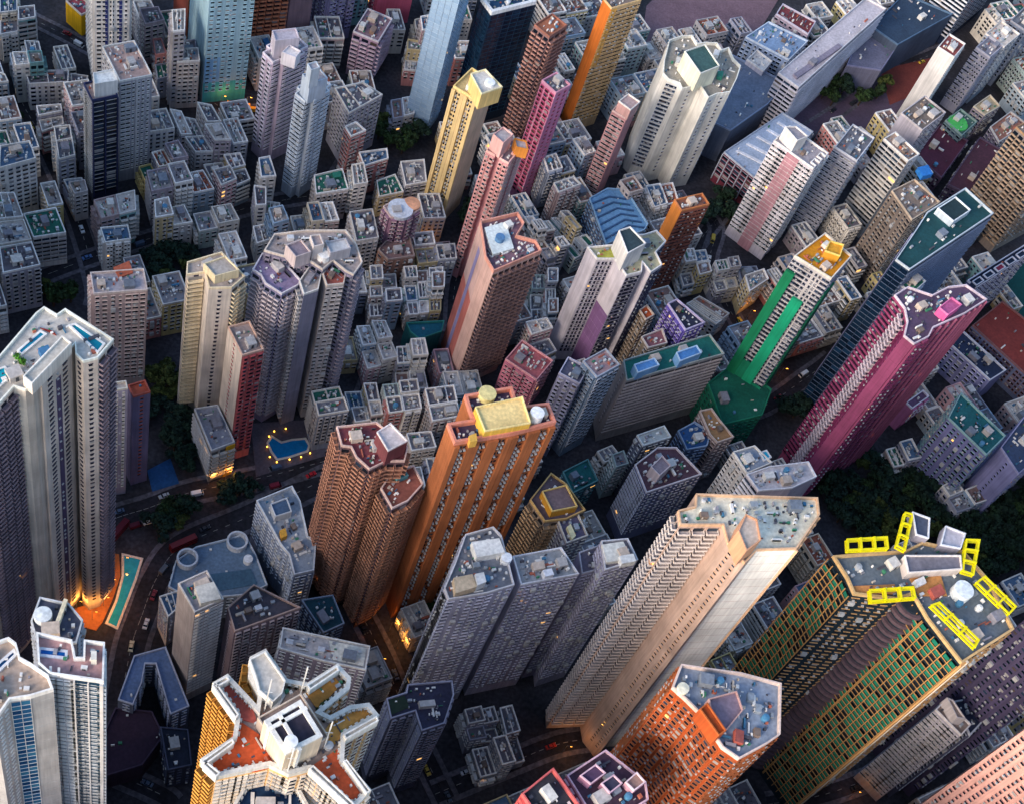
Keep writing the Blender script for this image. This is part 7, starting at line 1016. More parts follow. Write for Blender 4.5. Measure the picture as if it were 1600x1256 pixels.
((108.7,507.1,115.9,510.7,110.2,522.0,103.0,518.3),10.3,'K3.2 b b K3.2',19,9,5,35,4,-1.1,467,(-1,1,8)),
((135.9,521.0,144.0,525.1,138.2,536.3,130.2,532.2),12.0,'P3.2 b b P2.8',23,23,5,14,3,-1.1,468,(-1,1,10)),
((404.0,657.8,410.2,660.9,404.5,672.1,398.3,669.0),17.4,'P3.2 b b P3.2',12,1,5,14,3,-1.1,469,(0,1,39)),
((146.8,544.6,152.9,547.7,147.3,558.5,141.2,555.4),11.5,'P3.2 b b P2.8',0,9,18,14,5,-1.1,470,(-1,5,12)),
((229.5,586.8,236.4,590.3,230.8,601.1,224.0,597.6),15.5,'B2.8 b b B2.8',29,29,5,30,6,2.04,471,(-1,1,13)),
((438.9,693.6,445.4,697.0,439.9,707.8,433.4,704.5),16.7,'P3.2 b b P3.2',19,1,2,35,6,2.04,472,(3,1,39)),
((119.5,548.3,124.9,551.0,119.4,561.9,114.0,559.1),14.4,'M4 b b M4',31,9,2,10,3,2.04,473,(-1,0,7)),
((144.7,561.1,150.2,564.0,144.7,574.8,139.2,572.0),13.9,'P3.2 b b P2.8',24,9,5,14,5,-1.1,474,(0,4,12)),
((170.4,574.2,177.9,578.1,172.4,588.9,164.9,585.1),14.0,'S3.2 b b S3.2',12,13,5,14,5,-1.1,475,(0,1,12)),
((192.8,585.7,199.8,589.2,194.2,600.0,187.3,596.5),9.6,'P3.2 b b M4',24,24,2,14,5,-1.1,476,(-1,0,12)),
((213.5,596.2,221.0,600.0,215.4,610.9,208.0,607.1),14.8,'P2.6 b b P2.6',20,9,18,6,5,-1.1,477,(2,2,13)),
((243.9,611.8,250.9,615.3,245.4,626.1,238.4,622.6),15.4,'P3.2 b b K4',22,22,5,10,6,2.04,478,(-1,4,41)),
((340.4,675.0,347.7,678.8,340.6,692.5,333.4,688.9),10.5,'P3.2 b b P2.8',11,11,5,30,3,2.04,479,(2,1,41)),
((172.4,610.6,178.8,613.9,173.1,625.2,166.7,621.9),12.2,'B2.8 b b B2.8',31,9,2,16,5,-1.1,480,(2,2,12)),
((179.2,628.7,185.0,631.6,178.3,644.6,172.6,641.7),10.0,'K3.2 b b K3.2',19,19,5,3,3,2.04,481,(5,2,12))]
PAL = ['#d4c8b4', '#dcd8d2', '#d2ccc4', '#54708c', '#c9c3bc', '#b4aeac', '#7c7c84', '#c0b4ac', '#7ca8a8', '#f2eee8', '#6c6870', '#9ab0c4', '#d8d2c8', '#ece6dc', '#c8c0ba', '#c8bcb4', '#a09a96', '#e0dcd6', '#9a96a0', '#94a4b0', '#9c9ca8', '#b87c78', '#a8a8b4', '#b09a98', '#b8b2b0', '#2c6c5c', '#c4bcb4', '#d0bc80', '#9a5a48', '#a89ca4', '#8c888c', '#c8b488', '#a8b8b4', '#c8a0a4', '#8c94a4', '#8c7068']
for c, h, st, wall, trim, ledge, roof, clut, ang, seed, label in BLOCKS:
    building(dict(name='walk_up_block', cat='building', group='low blocks of the old quarter', poly=[(c[i], c[i+1]) for i in range(0, len(c), 2)], h=h, st=[s if s != 'b' else 'bP3.4' for s in st.split()], wall=PAL[wall],
                  trim=PAL[trim], ledge=PAL[ledge], roof=PAL[roof], clut=clut, ang=ang, seed=seed, label=WN[PAL[wall]]+' block, '+RN[PAL[roof]]+' roof, '+where(label), z0=2, junk=.22, div=[[.5], [], [.35, .7], []][seed % 4]))

# ------------------------------------------------------------------ yellow platforms of the scaffolded tower
def platform(q, z, label):
    cx = sum(p[0] for p in q)/4; cy = sum(p[1] for p in q)/4; base = (cx, cy, z)
    o = thing('steel_platform', label, 'platform', base, 'yellow steel platforms'); Y = mat('#e8d800', .5, 'plain')
    for zz, nm in ((z, 'bottom_frame'), (z+1.5, 'top_frame')):
        a = Acc(); rim(a, q, zz, zz+.4, .6); link(a.mesh(nm, [Y], base), nm, o)
    Q = [np.array(p) for p in q]; e = [np.linalg.norm(Q[1]-Q[0]), np.linalg.norm(Q[2]-Q[1])]
    if e[0] < e[1]: Q = Q[1:]+Q[:1]
    n = max(3, int(max(e)/4.2))
    for k in range(n+1):
        t = k/n; p = Q[0]*(1-t)+Q[1]*t; r = Q[3]*(1-t)+Q[2]*t
        d = (Q[1]-Q[0])/np.linalg.norm(Q[1]-Q[0])*.35
        for zz in (z+.41, z+1.91):
            pl = [tuple(p-d), tuple(p+d), tuple(r+d), tuple(r-d)]
            if 0 < k < n: link(prism_mesh('cross_beam', pl, zz, zz+.3, Y, base, True), 'cross_beam', o)
        for s in (p, r):
            s = s+(np.array([cx, cy])-s)*.06
            link(prism_mesh('post', rot_rect(s[0], s[1], .3, .3, 0), z+.41, z+1.49, Y, base), 'post', o)
for q, lab in [([(194.89, 220.99), (209.43, 223.42), (209.71, 228.09), (195.27, 225.4)], 'yellow steel platform lying level at the upper left of the scaffolded tower'), ([(212.08, 224.9), (215.16, 223.42), (220.38, 237.68), (217.29, 238.0)], 'upright yellow platform beside the small framed roof room of the scaffolded tower'), ([(233.78, 218.26), (237.85, 217.35), (242.72, 230.96), (237.42, 230.54)], 'yellow platform standing at the upper right corner of the scaffolded tower'), ([(247.51, 204.45), (250.87, 207.71), (241.73, 217.8), (237.81, 214.84)], 'yellow platform hanging off the far right edge of the scaffolded tower roof'), ([(200.19, 203.71), (216.16, 206.79), (215.98, 211.01), (200.41, 208.14)], 'yellow platform along the left wing front of the scaffolded tower'), ([(233.35, 191.6), (235.45, 194.62), (223.94, 206.55), (220.64, 205.07)], 'yellow platform sloping down the right wing of the scaffolded tower')]: platform(q, 146.01, lab)
# ------------------------------------------------------------------ pools, courts, terraces at ground level
def pool(name, label, cat, poly, water, z=.5, rimc='#d8d2c4'):
    cx = sum(p[0] for p in poly)/len(poly); cy = sum(p[1] for p in poly)/len(poly); o = thing(name, label, cat, (cx, cy, 0))
    a = Acc(); rim(a, poly, 0, z, .9); link(a.mesh('pool_rim', [mat(rimc, .8)], (cx, cy, 0)), 'pool_rim', o)
    link(flat_mesh('pool_water', offset(poly, .9), z-.15, mat(water, .08, 'water'), (cx, cy, 0)), 'pool_water', o); return o
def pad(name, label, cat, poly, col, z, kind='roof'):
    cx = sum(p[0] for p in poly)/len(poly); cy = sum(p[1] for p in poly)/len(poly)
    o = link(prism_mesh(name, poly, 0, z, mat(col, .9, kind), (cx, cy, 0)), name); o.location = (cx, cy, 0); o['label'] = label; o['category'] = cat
pool('swimming_pool', 'kidney shaped blue pool ringed by small yellow lights, in the tower court', 'pool', [(15.65, 327.21), (17.61, 323.1), (20.59, 319.16), (25.69, 321.11), (33.3, 325.29), (33.85, 328.52), (31.71, 332.02), (25.95, 330.56), (21.86, 328.72), (17.39, 331.24)], '#1478b4')
pad('pool_terrace', 'grey paved terrace around the kidney shaped pool', 'terrace', [(13.05, 310.46), (40.3, 324.39), (36.87, 342.07), (8.5, 335.67)], '#5c5660', .25)
pool('swimming_pool', 'long turquoise pool curving beside the orange lit terrace', 'pool', [(-33.16, 259.95), (-34.02, 249.56), (-36.33, 239.76), (-31.34, 237.66), (-29.21, 249.02), (-27.31, 259.25), (-26.18, 268.5), (-34.58, 269.73)], '#2a9cb4')
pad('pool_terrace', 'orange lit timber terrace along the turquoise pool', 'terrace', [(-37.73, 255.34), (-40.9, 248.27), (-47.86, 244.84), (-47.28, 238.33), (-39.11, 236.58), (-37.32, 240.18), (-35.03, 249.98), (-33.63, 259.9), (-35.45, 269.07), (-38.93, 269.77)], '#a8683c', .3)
pad('sports_court', 'blue sports court with a pink mark, left of the road trees', 'court', [(-26.77, 298.26), (-16.88, 303.43), (-21.83, 314.53), (-30.04, 307.66)], '#1f4c7c', .2)
pad('sports_court', 'emerald green court at the right edge above the terracotta roof', 'court', [(387.73, 454.05), (424.03, 485.51), (396.62, 495.67), (360.75, 461.73)], '#0c4c48', .2)
pad('yard', 'wide maroon paved yard at the top, left of the school', 'yard', [(235.53, 608.9), (259.94, 630.18), (289.89, 692.01), (217.65, 672.66), (196.84, 640.38), (183.06, 544.04)], '#7c626a', .15)
pad('yard', 'mauve school yard with trees between the long school and the white towers', 'yard', [(292.7, 556.28), (334.49, 562.88), (372.13, 626.02), (345.06, 630.03), (304.03, 615.12), (270.8, 572.84)], '#5c4c5c', .15)
pad('yard', 'brick red yard patch by the blank fronted white tower', 'yard', [(335.66, 594.75), (362.01, 613.36), (370.84, 641.47), (334.05, 622.22)], '#7c3c34', .2)
for k, (x, y) in enumerate([(16.46, 329.84), (18.33, 332.64), (22.95, 334.58), (16.14, 324.77), (17.63, 319.99), (20.7, 317.94), (25.79, 319.88), (30.39, 321.76), (33.92, 324.13)]):
    o = thing('garden_lamp', 'small yellow bollard lamp beside the kidney shaped pool', 'lamp', (x, y, .25), 'bollard lamps round the kidney shaped pool')
    link(cyl_mesh('post', .12, .9, mat('#4c4c50', .6), 8), 'post', o); b = link(cyl_mesh('bulb', .3, .35, mat('#ffc040', .2, 'glow'), 10), 'bulb', o); b.location = (0, 0, .9)
# ------------------------------------------------------------------ unseen towers added beyond the frame to shade the streets and continue the city
for k, (c, h, a, col) in enumerate([((-240.5, 145.1, -215.6, 156.3, -226.3, 180.1, -251.2, 168.9), 139.1, 0.42, '#a09aa4'), ((-242.0, 200.5, -214.8, 212.7, -223.3, 231.7, -250.5, 219.5), 96.7, 0.42, '#b0a4a0'), ((-243.3, 248.7, -214.9, 264.2, -226.4, 285.2, -254.8, 269.7), 120.1, 0.5, '#8c8c9c'), ((-246.8, 301.6, -218.5, 317.1, -228.4, 335.2, -256.7, 319.8), 108.0, 0.5, '#b0a4a0'), ((-245.2, 365.1, -221.1, 377.4, -230.3, 395.3, -254.4, 383.1), 110.6, 0.47, '#a09aa4'), ((-185.4, 38.5, -156.6, 54.3, -170.3, 79.4, -199.2, 63.6), 129.6, 0.5, '#8c8c9c'), ((-190.7, 91.2, -167.8, 102.9, -177.3, 121.6, -200.2, 109.9), 101.0, 0.47, '#8c8c9c'), ((-187.7, 144.5, -159.3, 160.0, -171.6, 182.7, -200.0, 167.2), 121.3, 0.5, '#b0a4a0'), ((-189.6, 201.8, -164.9, 215.3, -174.9, 233.6, -199.6, 220.1), 95.1, 0.5, '#b0a4a0'), ((-192.6, 253.6, -162.2, 269.2, -172.4, 289.3, -202.9, 273.7), 94.5, 0.47, '#a09aa4'), ((-185.6, 299.8, -161.8, 311.9, -175.0, 337.8, -198.8, 325.7), 135.0, 0.47, '#8c8c9c'), ((-187.5, 356.3, -158.7, 369.3, -167.7, 389.4, -196.5, 376.4), 120.7, 0.42, '#a09aa4'), ((-192.4, 413.0, -166.7, 424.6, -175.5, 444.1, -201.2, 432.5), 124.8, 0.42, '#b0a4a0'), ((-184.0, 460.6, -159.7, 471.5, -169.7, 493.9, -194.1, 482.9), 110.9, 0.42, '#8c8c9c'), ((-141.2, -15.5, -110.8, -1.8, -120.0, 18.6, -150.3, 4.9), 102.6, 0.42, '#b0a4a0'), ((-137.8, 41.7, -110.1, 56.9, -123.6, 81.5, -151.2, 66.4), 153.7, 0.5, '#a09aa4'), ((-140.7, 96.9, -117.2, 109.8, -126.8, 127.4, -150.3, 114.6), 123.3, 0.5, '#b0a4a0'), ((-140.0, 143.5, -115.1, 157.1, -128.0, 180.8, -153.0, 167.2), 126.3, 0.5, '#a09aa4'), ((-141.3, 203.8, -111.4, 220.2, -121.4, 238.5, -151.3, 222.1), 152.0, 0.5, '#8c8c9c'), ((-141.4, 249.2, -113.9, 264.1, -127.9, 289.7, -155.3, 274.7), 117.3, 0.5, '#c0b4a8'), ((-135.8, 306.0, -112.1, 318.9, -125.1, 342.8, -148.8, 329.9), 144.9, 0.5, '#b0a4a0'), ((-142.3, 358.8, -111.3, 374.6, -124.8, 401.2, -155.9, 385.4), 127.3, 0.47, '#c0b4a8'), ((-85.0, -61.2, -56.4, -45.5, -68.1, -24.1, -96.7, -39.7), 128.7, 0.5, '#a09aa4'), ((-85.1, -5.7, -58.2, 9.0, -69.3, 29.3, -96.2, 14.6), 117.6, 0.5, '#a09aa4'), ((-88.3, 38.5, -61.2, 52.3, -71.5, 72.6, -98.7, 58.7), 124.9, 0.47, '#b0a4a0'), ((-82.0, 94.8, -59.5, 106.3, -73.0, 132.8, -95.5, 121.3), 126.0, 0.47, '#b0a4a0'), ((-38.3, -56.3, -8.5, -40.0, -18.8, -21.3, -48.5, -37.5), 108.7, 0.5, '#b0a4a0'), ((-38.2, -15.4, -7.8, -1.7, -17.8, 20.3, -48.2, 6.7), 137.5, 0.42, '#a09aa4'), ((-32.4, 46.8, -10.0, 58.2, -20.0, 77.8, -42.4, 66.4), 136.4, 0.47, '#b0a4a0'), ((20.0, -59.3, 49.8, -45.9, 39.9, -24.0, 10.1, -37.4), 137.5, 0.42, '#c0b4a8'), ((15.7, -18.1, 46.6, -4.2, 34.3, 23.1, 3.4, 9.2), 137.5, 0.42, '#a09aa4'), ((16.4, 49.9, 42.0, 61.4, 32.9, 81.6, 7.4, 70.1), 119.1, 0.42, '#b0a4a0'), ((75.0, -68.4, 106.1, -54.4, 96.1, -32.3, 65.0, -46.2), 123.6, 0.42, '#b0a4a0'), ((70.7, -4.9, 100.1, 8.3, 89.9, 30.8, 60.5, 17.6), 137.5, 0.42, '#b0a4a0'), ((68.3, 40.5, 92.2, 51.3, 80.4, 77.4, 56.6, 66.6), 116.0, 0.42, '#b0a4a0'), ((71.7, 89.6, 97.3, 103.6, 84.9, 126.4, 59.3, 112.4), 133.7, 0.5, '#8c8c9c'), ((124.3, -110.8, 149.6, -96.9, 139.3, -78.0, 114.0, -91.9), 103.3, 0.5, '#c0b4a8'), ((120.5, -59.3, 149.7, -43.4, 139.2, -24.2, 110.1, -40.2), 134.6, 0.5, '#b0a4a0'), ((124.5, -12.7, 151.2, 1.9, 139.6, 23.3, 112.8, 8.7), 129.2, 0.5, '#8c8c9c'), ((122.8, 48.1, 146.3, 58.6, 137.2, 78.8, 113.7, 68.2), 135.1, 0.42, '#c0b4a8'), ((126.9, 96.4, 151.8, 109.9, 137.9, 135.2, 113.1, 121.7), 107.4, 0.5, '#c0b4a8'), ((175.7, -64.2, 201.7, -52.5, 190.2, -26.9, 164.2, -38.6), 114.6, 0.42, '#8c8c9c'), ((179.8, -6.3, 202.4, 6.0, 189.9, 29.0, 167.3, 16.6), 96.6, 0.5, '#c0b4a8'), ((181.7, 43.2, 211.0, 59.1, 197.1, 84.5, 167.9, 68.5), 153.6, 0.5, '#b0a4a0'), ((175.2, 97.3, 205.3, 110.9, 195.4, 132.9, 165.3, 119.4), 120.0, 0.42, '#a09aa4'), ((233.1, -64.7, 256.0, -54.4, 245.8, -31.9, 222.9, -42.2), 117.0, 0.42, '#8c8c9c'), ((232.7, -13.3, 256.0, -0.6, 244.9, 19.8, 221.6, 7.0), 110.0, 0.5, '#a09aa4'), ((231.8, 48.9, 257.0, 60.3, 246.6, 83.4, 221.4, 72.0), 103.2, 0.42, '#b0a4a0'), ((227.3, 102.0, 250.5, 114.7, 240.3, 133.4, 217.1, 120.7), 115.7, 0.5, '#b0a4a0'), ((285.6, -61.5, 315.0, -48.2, 305.5, -27.0, 276.1, -40.2), 137.5, 0.42, '#b0a4a0'), ((277.5, -16.9, 305.8, -2.4, 293.5, 21.7, 265.2, 7.3), 105.0, 0.47, '#b0a4a0'), ((287.0, 45.7, 310.6, 56.3, 301.5, 76.6, 277.8, 66.0), 103.6, 0.42, '#8c8c9c'), ((279.6, 88.3, 309.7, 104.7, 298.0, 126.0, 268.0, 109.6), 125.7, 0.5, '#a09aa4'), ((333.3, -14.5, 363.6, -0.8, 354.2, 20.0, 323.9, 6.4), 137.5, 0.42, '#c0b4a8'), ((337.0, 40.3, 364.8, 52.9, 356.3, 71.8, 328.5, 59.3), 95.8, 0.42, '#a09aa4'), ((330.2, 97.1, 359.7, 110.4, 350.0, 132.1, 320.4, 118.9), 130.7, 0.42, '#a09aa4'), ((389.2, 44.2, 413.1, 55.0, 404.6, 73.8, 380.7, 63.1), 126.2, 0.42, '#b0a4a0'), ((391.0, 96.9, 418.0, 109.0, 408.5, 130.0, 381.6, 117.9), 139.3, 0.42, '#c0b4a8'), ((384.0, 146.1, 409.9, 160.2, 397.8, 182.4, 371.9, 168.3), 102.6, 0.5, '#a09aa4'), ((379.4, 193.6, 409.7, 209.1, 399.2, 229.6, 368.9, 214.2), 124.9, 0.47, '#a09aa4'), ((381.7, 258.1, 410.2, 272.6, 400.8, 290.9, 372.4, 276.4), 113.5, 0.47, '#8c8c9c'), ((379.6, 306.0, 408.8, 319.1, 398.3, 342.4, 369.1, 329.3), 127.1, 0.42, '#a09aa4'), ((391.8, 363.5, 419.9, 377.8, 409.4, 398.4, 381.3, 384.1), 144.9, 0.47, '#8c8c9c'), ((436.9, 97.1, 460.2, 109.8, 446.3, 135.2, 423.0, 122.5), 132.6, 0.5, '#8c8c9c'), ((434.6, 154.9, 457.4, 166.5, 448.0, 184.9, 425.2, 173.3), 142.3, 0.47, '#c0b4a8'), ((442.2, 202.8, 468.7, 217.3, 456.7, 239.3, 430.2, 224.8), 146.6, 0.5, '#a09aa4'), ((443.1, 256.4, 466.0, 269.0, 454.3, 290.3, 431.4, 277.8), 135.5, 0.5, '#c0b4a8'), ((445.0, 308.7, 469.1, 321.8, 457.1, 343.6, 433.1, 330.5), 107.6, 0.5, '#8c8c9c'), ((432.9, 354.8, 464.6, 369.0, 456.1, 387.8, 424.5, 373.5), 121.8, 0.42, '#c0b4a8'), ((435.3, 403.8, 462.0, 417.4, 451.0, 439.1, 424.3, 425.5), 121.4, 0.47, '#b0a4a0')]):
    building(dict(label='plain apartment tower of the city beyond the edge of the photo', group='towers beyond the frame', poly=[(c[i], c[i+1]) for i in (0, 2, 4, 6)], h=h,
                  st=['bP3.4']*4, wall=col, clut=2, ang=a, seed=900+k))
